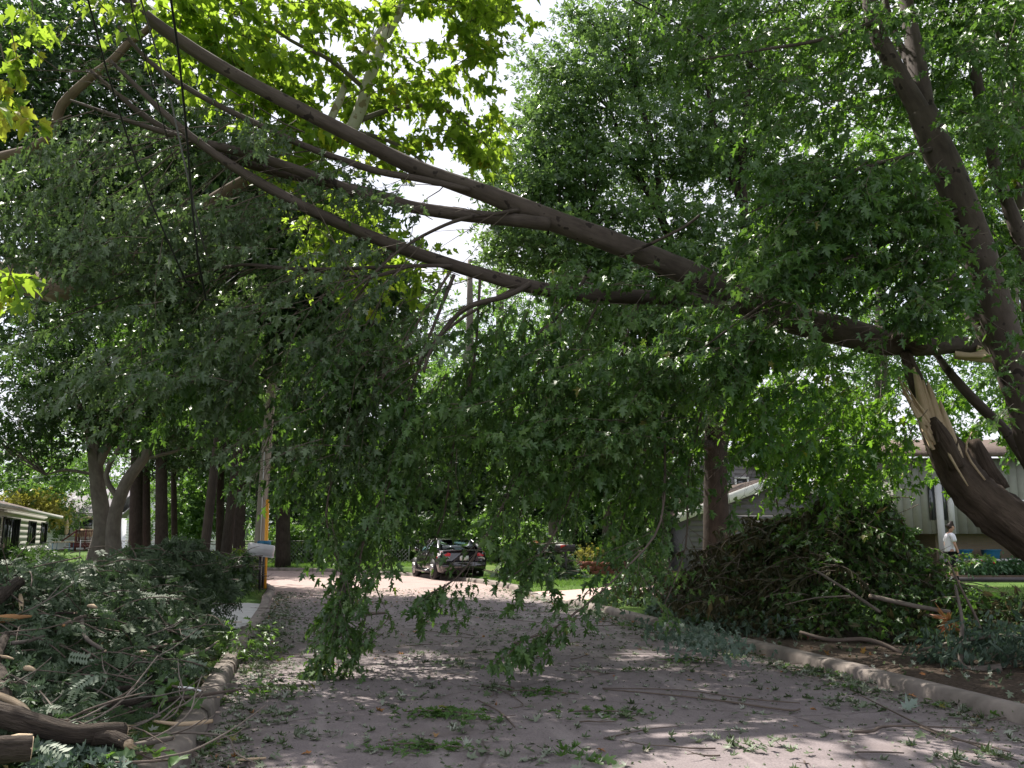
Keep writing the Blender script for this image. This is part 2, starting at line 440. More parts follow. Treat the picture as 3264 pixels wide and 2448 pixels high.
# bare soil on the verge under the right brush heap and along both kerbs
gx, gy = GX.ravel(), GY.ravel()
soil = np.where((gd > 3.4), np.clip(1.25 - np.abs(gd - 4.9) / 2.2, 0, 1) * sstep(2, 4, gy) * (1 - sstep(16, 19, gy)), 0)
soil = np.maximum(soil, np.clip(1 - np.hypot((gx + 5.2) / 3.2, (gy - 9.5) / 5.5), 0, 1) * .9)
soil = np.maximum(soil, np.where(np.abs(gd) > 3.3, np.clip(1 - (np.abs(gd) - 3.5) / .35, 0, 1) * .7, 0))
def lawn_mat():
    m, n, l, out = new_mat('lawn_turf')
    tc = n.new('ShaderNodeTexCoord')
    a = n.new('ShaderNodeAttribute'); a.attribute_name = 'soil'
    n1 = n.new('ShaderNodeTexNoise'); n1.inputs['Scale'].default_value = .55; n1.inputs['Detail'].default_value = 6; l.new(tc.outputs['Object'], n1.inputs['Vector'])
    n2 = n.new('ShaderNodeTexNoise'); n2.inputs['Scale'].default_value = 26; n2.inputs['Detail'].default_value = 5; l.new(tc.outputs['Object'], n2.inputs['Vector'])
    c1 = ramp(n, [(.3, (.045, .095, .022)), (.5, (.075, .135, .03)), (.72, (.13, .17, .05))]); l.new(n1.outputs[0], c1.inputs[0])
    c2 = ramp(n, [(.3, (.55, .55, .5)), (.7, (1.25, 1.25, 1.1))]); l.new(n2.outputs[0], c2.inputs[0])
    mm = n.new('ShaderNodeMix'); mm.data_type = 'RGBA'; mm.blend_type = 'MULTIPLY'; mm.inputs[0].default_value = 1; l.new(c1.outputs[0], mm.inputs[6]); l.new(c2.outputs[0], mm.inputs[7])
    c3 = ramp(n, [(.3, (.040, .029, .022)), (.7, (.10, .075, .058))]); l.new(n2.outputs[0], c3.inputs[0])
    sb = n.new('ShaderNodeMath'); sb.operation = 'ADD'; l.new(a.outputs['Fac'], sb.inputs[0]); 
    ns = n.new('ShaderNodeMath'); ns.operation = 'MULTIPLY_ADD'; ns.inputs[1].default_value = 1.1; ns.inputs[2].default_value = -.55; l.new(n2.outputs[0], ns.inputs[0]); l.new(ns.outputs[0], sb.inputs[1])
    st = ramp(n, [(.42, (0, 0, 0)), (.58, (1, 1, 1))]); l.new(sb.outputs[0], st.inputs[0])
    mx = n.new('ShaderNodeMix'); mx.data_type = 'RGBA'; l.new(st.outputs[0], mx.inputs[0]); l.new(mm.outputs[2], mx.inputs[6]); l.new(c3.outputs[0], mx.inputs[7])
    pb = n.new('ShaderNodeBsdfPrincipled'); pb.inputs['Roughness'].default_value = .95; pb.inputs['Specular IOR Level'].default_value = .15; l.new(mx.outputs[2], pb.inputs['Base Color'])
    bp = n.new('ShaderNodeBump'); bp.inputs['Strength'].default_value = .8; bp.inputs['Distance'].default_value = .04; l.new(n2.outputs[0], bp.inputs['Height']); l.new(bp.outputs[0], pb.inputs['Normal'])
    l.new(pb.outputs[0], out.inputs[0]); return m
M['lawn'] = lawn_mat()
me = np_mesh('ground', np.stack([gx, gy, GZ], 1), q.ravel(), np.full(len(q), 4), True, {'soil': soil})
tag(link('ground', me, M['lawn']), kind='structure')

def road_mat():
    m, n, l, out = new_mat('worn_reddish_road')
    tc = n.new('ShaderNodeTexCoord')
    def noise(scale, det=6, src='Object', rough=.6):
        k = n.new('ShaderNodeTexNoise'); k.inputs['Scale'].default_value = scale; k.inputs['Detail'].default_value = det; k.inputs['Roughness'].default_value = rough
        l.new(tc.outputs[src], k.inputs['Vector']); return k
    big, mid, fine = noise(.35, 5), noise(2.6, 7), noise(70, 4)
    base = ramp(n, [(.32, (.150, .125, .129)), (.50, (.198, .167, .171)), (.68, (.248, .212, .214))])
    mxf = n.new('ShaderNodeMix'); mxf.data_type = 'FLOAT'; mxf.inputs[0].default_value = .5; l.new(big.outputs[0], mxf.inputs[2]); l.new(mid.outputs[0], mxf.inputs[3]); l.new(mxf.outputs[0], base.inputs[0])
    gr = ramp(n, [(.30, (.66, .64, .64)), (.5, (1, 1, 1)), (.72, (1.22, 1.2, 1.18))]); l.new(fine.outputs[0], gr.inputs[0])
    mm = n.new('ShaderNodeMix'); mm.data_type = 'RGBA'; mm.blend_type = 'MULTIPLY'; mm.inputs[0].default_value = 1; l.new(base.outputs[0], mm.inputs[6]); l.new(gr.outputs[0], mm.inputs[7])
    # grime by the gutters and pale worn streaks along the wheel tracks (UV: across, along)
    sx = n.new('ShaderNodeSeparateXYZ'); l.new(tc.outputs['UV'], sx.inputs[0])
    ab = n.new('ShaderNodeMath'); ab.operation = 'ABSOLUTE'; l.new(sx.outputs[0], ab.inputs[0])
    ad = n.new('ShaderNodeMath'); ad.operation = 'MULTIPLY_ADD'; ad.inputs[1].default_value = 1.1; l.new(mid.outputs[0], ad.inputs[0]); l.new(ab.outputs[0], ad.inputs[2])
    gg = ramp(n, [(.0, (1, 1, 1)), (1.0, (1, 1, 1))])
    mr = n.new('ShaderNodeMapRange'); mr.inputs[1].default_value = 3.2; mr.inputs[2].default_value = 4.1; mr.inputs[3].default_value = 0; mr.inputs[4].default_value = .6; l.new(ad.outputs[0], mr.inputs[0])
    mg = n.new('ShaderNodeMix'); mg.data_type = 'RGBA'; l.new(mr.outputs[0], mg.inputs[0]); l.new(mm.outputs[2], mg.inputs[6]); mg.inputs[7].default_value = (.12, .095, .08, 1)
    mp = n.new('ShaderNodeMapping'); mp.inputs['Scale'].default_value = (2.2, .16, 1); l.new(tc.outputs['UV'], mp.inputs[0])
    stn = n.new('ShaderNodeTexNoise'); stn.inputs['Scale'].default_value = 1.2; stn.inputs['Detail'].default_value = 4; l.new(mp.outputs[0], stn.inputs['Vector'])
    sr = ramp(n, [(.56, (0, 0, 0)), (.70, (.5, .5, .5))]); l.new(stn.outputs[0], sr.inputs[0])
    ml = n.new('ShaderNodeMix'); ml.data_type = 'RGBA'; l.new(sr.outputs[0], ml.inputs[0]); l.new(mg.outputs[2], ml.inputs[6]); ml.inputs[7].default_value = (.36, .315, .31, 1)
    # brick courses showing further along the street, their colour lightened for the sunlit stretch
    br = n.new('ShaderNodeTexBrick'); br.inputs['Scale'].default_value = 1; br.inputs['Brick Width'].default_value = .23; br.inputs['Row Height'].default_value = .105; br.inputs['Mortar Size'].default_value = .012
    br.inputs['Color1'].default_value = (.40, .285, .255, 1); br.inputs['Color2'].default_value = (.46, .335, .30, 1); br.inputs['Mortar'].default_value = (.26, .205, .185, 1)
    l.new(tc.outputs['UV'], br.inputs['Vector'])
    mb = n.new('ShaderNodeMix'); mb.data_type = 'RGBA'
    fr = n.new('ShaderNodeMapRange'); fr.inputs[1].default_value = 33; fr.inputs[2].default_value = 39; fr.inputs[4].default_value = .75; l.new(sx.outputs[1], fr.inputs[0])
    l.new(fr.outputs[0], mb.inputs[0]); l.new(ml.outputs[2], mb.inputs[6]); l.new(br.outputs[0], mb.inputs[7])
    stn2 = noise(.9, 3); s2 = ramp(n, [(.57, (0, 0, 0)), (.68, (.45, .45, .45))]); l.new(stn2.outputs[0], s2.inputs[0])
    mb2 = n.new('ShaderNodeMix'); mb2.data_type = 'RGBA'; l.new(s2.outputs[0], mb2.inputs[0]); l.new(mb.outputs[2], mb2.inputs[6]); mb2.inputs[7].default_value = (.13, .105, .10, 1); mb = mb2
    # long cracks
    vo = n.new('ShaderNodeTexVoronoi'); vo.feature = 'DISTANCE_TO_EDGE'; vo.inputs['Scale'].default_value = .32
    wob = n.new('ShaderNodeMix'); wob.data_type = 'RGBA'; wob.blend_type = 'ADD'; wob.inputs[0].default_value = .25; l.new(tc.outputs['Object'], wob.inputs[6]); l.new(mid.outputs['Color'], wob.inputs[7]); l.new(wob.outputs[2], vo.inputs['Vector'])
    ck = ramp(n, [(.0, (1, 1, 1)), (.007, (0, 0, 0))]); l.new(vo.outputs[0], ck.inputs[0])
    mc = n.new('ShaderNodeMix'); mc.data_type = 'RGBA'
    ckm = n.new('ShaderNodeMath'); ckm.operation = 'MULTIPLY'; ckm.inputs[1].default_value = .8; l.new(ck.outputs[0], ckm.inputs[0]); l.new(ckm.outputs[0], mc.inputs[0]); l.new(mb.outputs[2], mc.inputs[6]); mc.inputs[7].default_value = (.09, .07, .065, 1)
    pb = n.new('ShaderNodeBsdfPrincipled'); pb.inputs['Roughness'].default_value = .88; pb.inputs['Specular IOR Level'].default_value = .3; l.new(mc.outputs[2], pb.inputs['Base Color'])
    bp = n.new('ShaderNodeBump'); bp.inputs['Strength'].default_value = .45; bp.inputs['Distance'].default_value = .006; l.new(fine.outputs[0], bp.inputs['Height']); l.new(bp.outputs[0], pb.inputs['Normal'])
    l.new(pb.outputs[0], out.inputs[0]); return m
M['road'] = road_mat()
offs = [-3.42, -3.0, -1.5, 0, 1.5, 3.0, 3.42]
crown = [0, .006, .03, .042, .03, .006, 0]
def road_z(off): return float(np.interp(off, offs, crown))
g = Geo()
for i in range(len(CL)):
    for o_, c_ in zip(offs, crown): g.v.append((CL[i, 0] + NORM[i, 0] * o_, CL[i, 1] + NORM[i, 1] * o_, c_))
nk = len(offs)
for i in range(len(CL) - 1):
    for k in range(nk - 1):
        g.face((i*nk+k, i*nk+k+1, (i+1)*nk+k+1, (i+1)*nk+k), [(offs[k], ARC[i]), (offs[k+1], ARC[i]), (offs[k+1], ARC[i+1]), (offs[k], ARC[i+1])])
tag(g.build('road', M['road'], smooth=True), kind='structure')

def kerb(sgn, dr):
    root = empty('kerb', on_road(arc_at_y(6), sgn * 3.5), kind='structure')
    prof = [(3.40, -.05), (3.415, .085), (3.45, .118), (3.49, .128), (3.60, .130), (3.60, -.08)]
    s = 1.0; first = True
    while s < 70:
        L = R.uniform(2.7, 3.2); e = min(s + L, 70)
        g = Geo(); n = 16; jz = R.uniform(-.012, .012); jo = R.uniform(-.016, .016)
        for k in range(n + 1):
            a = s + .014 + (e - s - .028) * k / n
            dip = sstep(dr[0] - .5, dr[0] + .1, a) * (1 - sstep(dr[1] - .1, dr[1] + .5, a))
            chip = R.gauss(0, .008) if R.random() < .6 else R.gauss(0, .02)
            for i, (o_, z_) in enumerate(prof):
                zz = z_ if z_ < 0 else z_ * (1 - .78 * dip) + jz
                g.v.append(on_road(a, sgn * (o_ + jo * (0 < i < 5)) + (chip if 1 <= i <= 3 else 0), zz + (R.gauss(0, .003) if 1 <= i <= 3 else 0)))
        m_ = len(prof)
        for k in range(n):
            for i in range(m_ - 1):
                f = (k*m_+i, k*m_+i+1, (k+1)*m_+i+1, (k+1)*m_+i); g.face(f if sgn < 0 else f[::-1])
        g.face(range(m_)); g.face([n*m_+i for i in range(m_)])
        g.build('kerb_section', M['kerb'], root)
        s = e
    return root
kerb(-1, (A_DL0, A_DL1)); kerb(1, (A_DR0, A_DR1))

def drive(name, sgn, a0, a1, far, mat, n=10):
    g = Geo(); cols = [3.605, 3.9, 4.6, 6.0, 8.0, 11.0, far]
    for k in range(n + 1):
        t = k / n
        for c in cols:
            p0 = np.array(on_road(a0 + (a1 - a0) * .5, sgn * c)); tx, ty = on_road(a1, 0)[0] - on_road(a0, 0)[0], on_road(a1, 0)[1] - on_road(a0, 0)[1]
            x = p0[0] + tx * (t - .5) * (.92 if c > 4 else 1.0); y = p0[1] + ty * (t - .5) * (.92 if c > 4 else 1.0)
            g.v.append((x, y, gz(x, y) + .035))
    m_ = len(cols)
    for k in range(n):
        for i in range(m_ - 1):
            f = (k*m_+i, k*m_+i+1, (k+1)*m_+i+1, (k+1)*m_+i)
            g.face(f if sgn < 0 else f[::-1], [(g.v[j][0], g.v[j][1]) for j in (f if sgn < 0 else f[::-1])])
    return tag(g.build(name, mat), kind='structure')
M['drive_brick'] = brick_mat('pink_brick_paving', (.40, .275, .245), (.46, .33, .295), (.33, .26, .23), 1, .23, .105)
drive('driveway', -1, A_DL0 + .3, A_DL1 - .3, 20, M['concrete'])
drive('driveway', 1, A_DR0 + .3, A_DR1 - .3, 13.5, M['drive_brick'])
# ------------------------------------------------------------------ leaves and branches
def star(outline, zf):
    V = [(0, .32, -.05)] + [(x, y, zf(x, y)) for x, y in outline]
    n = len(outline)
    return np.array(V, np.float32), np.array([(0, i + 1, (i + 1) % n + 1) for i in range(n)], np.int32)
half = [(.12, -.06), (.42, .02), (.19, .21), (.36, .36), (.56, .58), (.15, .47), (.22, .74), (.10, .80)]
mp_out = [(0, 0)] + half + [(0, 1.0)] + [(-x, y) for x, y in reversed(half)]
T_MAPLE = star(mp_out, lambda x, y: .10 * abs(x) - .16 * max(0, y - .35) ** 2 - .25 * x * x)
half2 = [(.20, -.12), (.34, -.02), (.54, .08), (.40, .22), (.50, .34), (.62, .52), (.34, .52), (.26, .60), (.24, .76)]
T_SYC = star([(0, 0)] + half2 + [(0, 1.0)] + [(-x, y) for x, y in reversed(half2)], lambda x, y: .12 * abs(x) - .2 * x * x - .1 * y * y)
T_CURL = star(mp_out, lambda x, y: .55 * x * x + .35 * max(0, y - .3) ** 2 - .03)
T_OVAL = (np.array([(0, 0, 0), (.24, .5, .07), (0, 1, -.05), (-.24, .5, .07)], np.float32), np.array([(0, 1, 2), (0, 2, 3)], np.int32))
def multi(parts):
    V, F, b = [], [], 0
    for (ox, oy, oz, ang, tilt, s) in parts:
        v = T_OVAL[0].copy() * s; c, d = math.cos(ang), math.sin(ang)
        v[:, 2] += v[:, 1] * math.tan(tilt)
        x = v[:, 0] * c + v[:, 1] * d; y = -v[:, 0] * d + v[:, 1] * c
        V.append(np.stack([x + ox, y + oy, v[:, 2] + oz], 1)); F.append(T_OVAL[1] + b); b += 4
    return np.concatenate(V).astype(np.float32), np.concatenate(F)
T_SPRIG = multi([(0, 0, 0, -.9, .2, .8), (0, .1, 0, .8, -.2, .8), (0, .25, 0, -.25, -.3, .8), (0, .3, 0, .45, .35, .7)])
T_PINN = multi([((-1) ** k * .015, .12 + .115 * (k // 2), -.10 * (k // 2 / 7) ** 2, (-1) ** k * -1.25 if k < 14 else 0, -.15 - .02 * k + .12 * math.sin(k * 2.3), .27 + .04 * math.sin(k * 1.7)) for k in range(15)])
T_PINN[0][:, 0] *= 1.15
T_DROOP = multi([(0, 0, 0, -.3, -.9, .7), (.06, .06, 0, .35, -1.0, .75), (-.05, .12, 0, 0, -.7, .8)])

class Leaves:
    def __init__(s): s.p, s.a, s.n, s.s, s.t = [], [], [], [], []
    def put(s, p, a, n, size, tone): s.p.append(p); s.a.append(a); s.n.append(n); s.s.append(size); s.t.append(tone)
    def many(s, P, A, N, Z, T):
        s.p.extend(map(tuple, P)); s.a.extend(map(tuple, A)); s.n.extend(map(tuple, N)); s.s.extend(Z); s.t.extend(T)
    def build(s, name, tmpl, mat, parent=None, kind=None, rare=None):
        V, F = tmpl
        P = np.array(s.p, np.float32); A = np.array(s.a, np.float32); N = np.array(s.n, np.float32); Z = np.array(s.s, np.float32); T = np.array(s.t, np.float32)
        if rare is not None: T = np.where(NR.random(len(T)) < rare, 1, np.clip(T, 0, .96))
        A /= np.linalg.norm(A, axis=1)[:, None] + 1e-9
        N = N - A * (A * N).sum(1)[:, None]; N /= np.linalg.norm(N, axis=1)[:, None] + 1e-9
        X = np.cross(A, N)
        k, m = len(P), len(V)
        bend = NR.uniform(-.5, 2.4, (k, 1, 1)).astype(np.float32)
        fo = np.minimum(np.abs(NR.normal(0, .45, (k, 1))), 1.15); yb = NR.uniform(0, .45, (k, 1)); vx = V[None, :, 0] * np.cos(fo); vz = V[None, :, 2] * bend[:, :, 0] + np.abs(V[None, :, 0]) * np.sin(fo) - yb * V[None, :, 1] ** 2
        if m > 14 and tmpl is not T_MAPLE and tmpl is not T_SYC and tmpl is not T_CURL: vx = V[None, :, 0] + 0 * fo; vz = V[None, :, 2] * bend[:, :, 0]
        out = P[:, None] + Z[:, None, None] * (X[:, None] * vx[:, :, None] * NR.uniform(.62, 1.12, (k, 1, 1)) + A[:, None] * V[None, :, 1:2] + N[:, None] * vz[:, :, None])
        f = (F[None] + (np.arange(k, dtype=np.int32) * m)[:, None, None]).reshape(-1)
        me = np_mesh(name, out.reshape(-1, 3), f, np.full(len(f) // 3, 3), False, {'tone': np.repeat(np.clip(T, 0, 1), m)})
        o = link(name, me, mat, parent)
        if kind: o['kind'] = kind
        return o

def spray(lv, tw, P, D, L, droop=.5, size=.12, fill=.9, r=.007, tone=(.4, .2), nb=(0, 0, 1), nj=.55, hang=.55, gap=.13):
    """a branchlet with side twigs and leaves in pairs"""
    tone = (tone[0] + R.gauss(0, .16), tone[1]); size = size * R.uniform(.72, 1.3); n = max(3, int(L / gap)); st = L / n; p = P; d = nrm(D); pts = [P]
    G, U = R.gauss, R.uniform
    for i in range(n):
        d = nrm((d[0] + G(0, .13), d[1] + G(0, .13), d[2] + G(0, .10) - droop * st)); p = add(p, d, st); pts.append(p); t = (i + 1) / n
        if t > .12:
            sd = nrm(cross(d, (0.01, 0.02, 1)))
            for s in (-1, 1):
                if R.random() < fill:
                    td = nrm((d[0] * .6 + sd[0] * s * .8 + G(0, .2), d[1] * .6 + sd[1] * s * .8 + G(0, .2), d[2] * .6 - .12 + G(0, .2)))
                    l = L * .30 * (1 - .6 * t) * U(.5, 1.25) + .08; m = max(2, int(l / .085)); q = p
                    for j in range(m):
                        td = nrm((td[0] + G(0, .12), td[1] + G(0, .12), td[2] + G(0, .1) - droop * .12)); q = add(q, td, l / m)
                        for e in ((-1, 1) if j < m - 1 else (0,)):
                            ax = (td[0] * .5 + sd[0] * e * .4 + G(0, .35), td[1] * .5 + sd[1] * e * .4 + G(0, .35), td[2] * .4 - hang + G(0, .3))
                            lv.put(q, ax, (nb[0] + G(0, nj), nb[1] + G(0, nj), nb[2] + G(0, nj)), size * U(.6, 1.2), G(*tone))
                    if R.random() < .4: tw.append(([p, add(p, sub(q, p), .55), q], [r * .5, r * .35, r * .2]))
        lv.put(p, (d[0] * .5 + G(0, .4), d[1] * .5 + G(0, .4), d[2] * .5 - hang * .7), (nb[0] + G(0, nj), nb[1] + G(0, nj), nb[2] + G(0, nj)), size * U(.6, 1.15), G(*tone))
    tw.append((pts[::2] if len(pts) % 2 else pts[::2] + pts[-1:], [r * (1 - .7 * k / max(1, len(pts) // 2)) for k in range(len(pts[::2]) + (0 if len(pts) % 2 else 1))]))
    return pts
def twig_mesh(tw, mat, parent, name='twigs', sides=4):
    g = Geo()
    for p, r in tw: g.tube(p, r, sides, 1, cap=False)
    o = g.build(name, mat, parent, True); o['kind'] = 'stuff'; return o

def thin(lv, bands):
    """fewer leaves where the storm stripped them: bands of (picture polyline, half width, share lost, farthest Y)"""
    P = np.array(lv.p, float); f = P[:, 1] * math.cos(PITCH) + (P[:, 2] - CAM[2]) * math.sin(PITCH)
    u = -P[:, 1] * math.sin(PITCH) + (P[:, 2] - CAM[2]) * math.cos(PITCH)
    q = np.stack([512 + FPX * P[:, 0] / f, 384 - FPX * u / f], 1); keep = np.ones(len(P), bool)
    for pl_, hw, pr, ymax in bands:
        d = np.full(len(P), 1e9)
        for (x0, y0), (x1, y1) in zip(pl_[:-1], pl_[1:]):
            a = np.array([x0, y0], float); b = np.array([x1 - x0, y1 - y0], float); t = np.clip(((q - a) @ b) / (b @ b), 0, 1)
            d = np.minimum(d, np.linalg.norm(q - a - t[:, None] * b, axis=1))
        keep &= ~((d < hw) & (P[:, 1] < ymax) & (NR.random(len(P)) < pr))
    idx_ = np.nonzero(keep)[0]
    for a in 'panst': L0 = getattr(lv, a); setattr(lv, a, [L0[i] for i in idx_])
def poly_in(poly, x, y):
    c = False; j = len(poly) - 1
    for i in range(len(poly)):
        if (poly[i][1] > y) != (poly[j][1] > y) and x < (poly[j][0] - poly[i][0]) * (y - poly[i][1]) / (poly[j][1] - poly[i][1]) + poly[i][0]: c = not c
        j = i
    return c
def sample_poly(poly):
    xs_, ys_ = [p[0] for p in poly], [p[1] for p in poly]
    while True:
        x, y = R.uniform(min(xs_), max(xs_)), R.uniform(min(ys_), max(ys_))
        if poly_in(poly, x, y): return x, y

def clumps(lv, lobes, n_clump, per, size, csize=.55, tone=(.5, .22), up=.8, surf=.45, hang=.25):
    """leaf clumps spread through ellipsoid lobes (centre, radii)"""
    w = np.array([l[1][0] * l[1][1] * l[1][2] for l in lobes]) ** .67; w /= w.sum()
    ks = NR.choice(len(lobes), n_clump, p=w)
    D = NR.normal(size=(n_clump, 3)); D /= np.linalg.norm(D, axis=1)[:, None]
    rr = NR.random(n_clump) ** surf
    C = np.array([lobes[k][0] for k in ks]) + D * rr[:, None] * np.array([lobes[k][1] for k in ks])
    for c, dd in zip(C, D):
        k = max(3, int(per * NR.uniform(.5, 1.4))); cs = csize * NR.uniform(.6, 1.35)
        P = c + NR.normal(size=(k, 3)) * np.array([cs, cs, cs * .55])
        A = NR.normal(size=(k, 3)) * .7 + (P - c) / cs * .5 + dd * .3; A[:, 2] -= hang
        N = NR.normal(size=(k, 3)) * .6; N[:, 2] += up
        lv.many(P, A, N, size * NR.uniform(.6, 1.25, k), NR.normal(tone[0] + NR.normal() * .12, tone[1], k))
    return C

def tree(name, label, cat, base, trunk, lobes, mat, bark, n_clump, per, size, tmpl=None, group=None, limbs=(), csize=.55, tone=(.5, .22), branchlets=60, surf=.45, up=.8, sides=12, rough=.05, cut=None, hang=.25):
    """trunk: [(point, radius)...]; limbs: [([points], [radii])...]; lobes: [(centre, radii)...]"""
    root = empty(name, base, label, cat, group)
    Geo().tube([p for p, r in trunk], [r for p, r in trunk], sides, 3, rough).build('trunk', bark, root, True)
    for pts, rad in limbs:
        Geo().tube(pts, rad, max(6, sides - 4), 3, rough * .6).build('limb', bark, root, True)
    lv = Leaves(); C = clumps(lv, lobes, n_clump, per, size, csize, tone, up, surf, hang)
    nodes = [Vector(p) for p, r in trunk[len(trunk) // 2:]] + [Vector(p) for pts, r in limbs for p in pts[1:]]
    if branchlets:
        g = Geo()
        for c in C[:branchlets]:
            c = Vector(c); s = min(nodes, key=lambda k: (k - c).length + (2.5 if k.z > c.z else 0))
            mid = s.lerp(c, .5) + Vector((R.gauss(0, .2), R.gauss(0, .2), R.gauss(.15, .2)))
            g.tube([s, mid, c], [.035, .022, .008], 5, 3, cap=False)
        o = g.build('branchlets', bark, root, True); o['kind'] = 'stuff'
    if cut is not None:
        keep = [i for i, p in enumerate(lv.p) if cut(p)]
        for a in 'panst': setattr(lv, a, [getattr(lv, a)[i] for i in keep])
    cr = lv.build('crown', tmpl or T_SPRIG, mat, root)
    return root
def L_(px, py, Y, rx, rz=None, ry=None):
    """a crown lobe centred where the photo shows (px, py)"""
    return (at(px, py, Y), (rx, ry or rx, rz or rx * .8))
# ------------------------------------------------------------------ the broken maple across the road
base = (8.2, 11.8, gz(8.2, 11.8))
bm = empty('broken_maple_tree', base, 'maple snapped at its stump with the whole top fallen across the road', 'tree')
stump = path([(905, 352, 11.9), (922, 400, 11.8), (943, 446, 11.7), (966, 482, 11.6), (1000, 512, 11.5), (1050, 545, 11.5)]) + [(7.9, 11.7, .95), (8.25, 11.8, .3), (8.35, 11.8, -.1)]
Geo().tube(stump, [.07, .12, .22, .265, .29, .32, .37, .48, .60], 26, 8, .15).build('trunk', M['bark_torn'], bm, True)
# a slab of bark standing off the stump, the pale torn face above it, splinters
sl_ = Geo()
for k in range(7):
    x0, y0 = 914 + k * 4.2 + R.uniform(-1, 1), 372 + k * 5 + R.uniform(-6, 6)
    x1, y1 = 929 + k * 4.8, 432 + k * 3.5 + R.uniform(-4, 8)
    p, q_ = at(x0, y0, 11.62 - .02 * k), at(x1, y1, 11.52 - .012 * k)
    sl_.tube([p, mixv(p, q_, .5), q_], [.012, .055, .07], 6, 3, .12)
sl_.build('torn_wood', M['wood'], bm, True)
def shard(p, q, w, th, name='splinter', mat='wood'):
    g = Geo(); d = nrm(sub(q, p)); u = nrm(cross(d, (0, 1, .1))); n_ = 5; b = 0
    for k in range(n_ + 1):
        t = k / n_; c = add(mixv(p, q, t), rv(w * .10)); ww = w * (1 - t ** 1.6) * R.uniform(.75, 1.1) + .002
        g.v += [add(c, u, -ww), add(add(c, u, -ww * .2), (0, -th, 0)), add(add(c, u, ww * .4), (0, -th * R.uniform(.2, 1), 0)), add(c, u, ww), add(c, (0, th, 0))]
    for k in range(n_):
        for i in range(5): g.face((k*5+i, k*5+(i+1)%5, k*5+5+(i+1)%5, k*5+5+i))
    g.face(range(5)); return g.build(name, M[mat], bm)
for k in range(11):
    t = R.random(); a_ = at(926 + 14 * t + R.uniform(-5, 5), 436 + 14 * t + R.uniform(-14, 5), 11.42); L__ = R.uniform(.4, 1.15)
    shard(a_, at(926 + 14 * t - 30 * L__ + R.uniform(-3, 3), 440 + 12 * t - 62 * L__ + R.uniform(-6, 6), 11.5), R.uniform(.014, .036), .02)
for k in range(7):
    a_ = at(940 + k * 3 + R.uniform(-2, 2), 442 + k * 3, 11.34); shard(a_, at(936 + k * 4 + R.uniform(-3, 3), 425 + k * 5 - R.uniform(0, 14), 11.4), R.uniform(.02, .04), .015, 'splinter', 'bark_torn')
for k in range(9):
    a_ = at(978 + R.uniform(-6, 8), 352 + R.uniform(-4, 7), 12.1); shard(a_, at(1000 + R.uniform(-4, 14), 354 + R.uniform(-4, 12), 12.1), R.uniform(.012, .04), .02)
shard(at(955, 354, 11.95), at(1000, 358, 12.0), .05, .02)
Geo().tube(path([(932, 418, 11.45), (944, 440, 11.4), (958, 468, 11.35)]), [.05, .12, .10], 8, 3, .2).build('bark_slab', M['bark_torn'], bm, True)
Geo().tube(path([(974, 440, 11.8), (981, 462, 11.75), (996, 492, 11.7)]), [.07, .13, .16], 8, 3, .2).build('bark_slab', M['bark_torn'], bm, True)
for pts, r in (([(972, 432, 11.6), (966, 452, 11.5), (985, 480, 11.3)], [.006, .018, .012]), ([(938, 432, 11.4), (950, 456, 11.3), (968, 486, 11.2)], [.006, .02, .008])):
    Geo().tube(path(pts), r, 5, 3, .1).build('splinter', M['wood'], bm, True)
# the fallen trunk and its limbs
main = path([(1006, 352, 12.3), (960, 345, 12.2), (925, 344, 12.0), (880, 341, 12.0), (835, 329, 11.95), (787, 317, 11.9), (740, 298, 11.8), (694, 276, 11.7), (625, 247, 11.5), (555, 221, 11.3), (490, 195, 11.1), (417, 168, 10.9), (360, 140, 10.7), (301, 110, 10.5), (240, 78, 10.3), (185, 44, 10.0), (130, 2, 9.7), (60, -70, 9.4)])
Geo().tube(main, [.76 * r_ for r_ in [.13, .16, .215, .255, .27, .265, .25, .225, .195, .185, .155, .135, .125, .118, .11, .105, .085, .04]], 20, 5, .08).build('fallen_trunk', M['bark_maple'], bm, True)
Geo().tube(path([(1010, 357, 12.28), (985, 357, 12.1), (955, 357, 12.02)]), [.08, .085, .03], 8, 3, .15).build('torn_wood', M['wood'], bm, True)
Geo().tube(path([(996, 358, 12.15), (1004, 385, 12.1), (1014, 412, 12.05), (1022, 432, 12.05)]), [.05, .06, .04, .008], 6, 3, .15).build('splinter', M['wood'], bm, True)
Geo().tube(path([(893, 336, 11.72), (912, 341, 11.74), (925, 347, 11.76)]), [.05, .13, .08], 8, 3, .25).build('bark_slab', M['bark_torn'], bm, True)
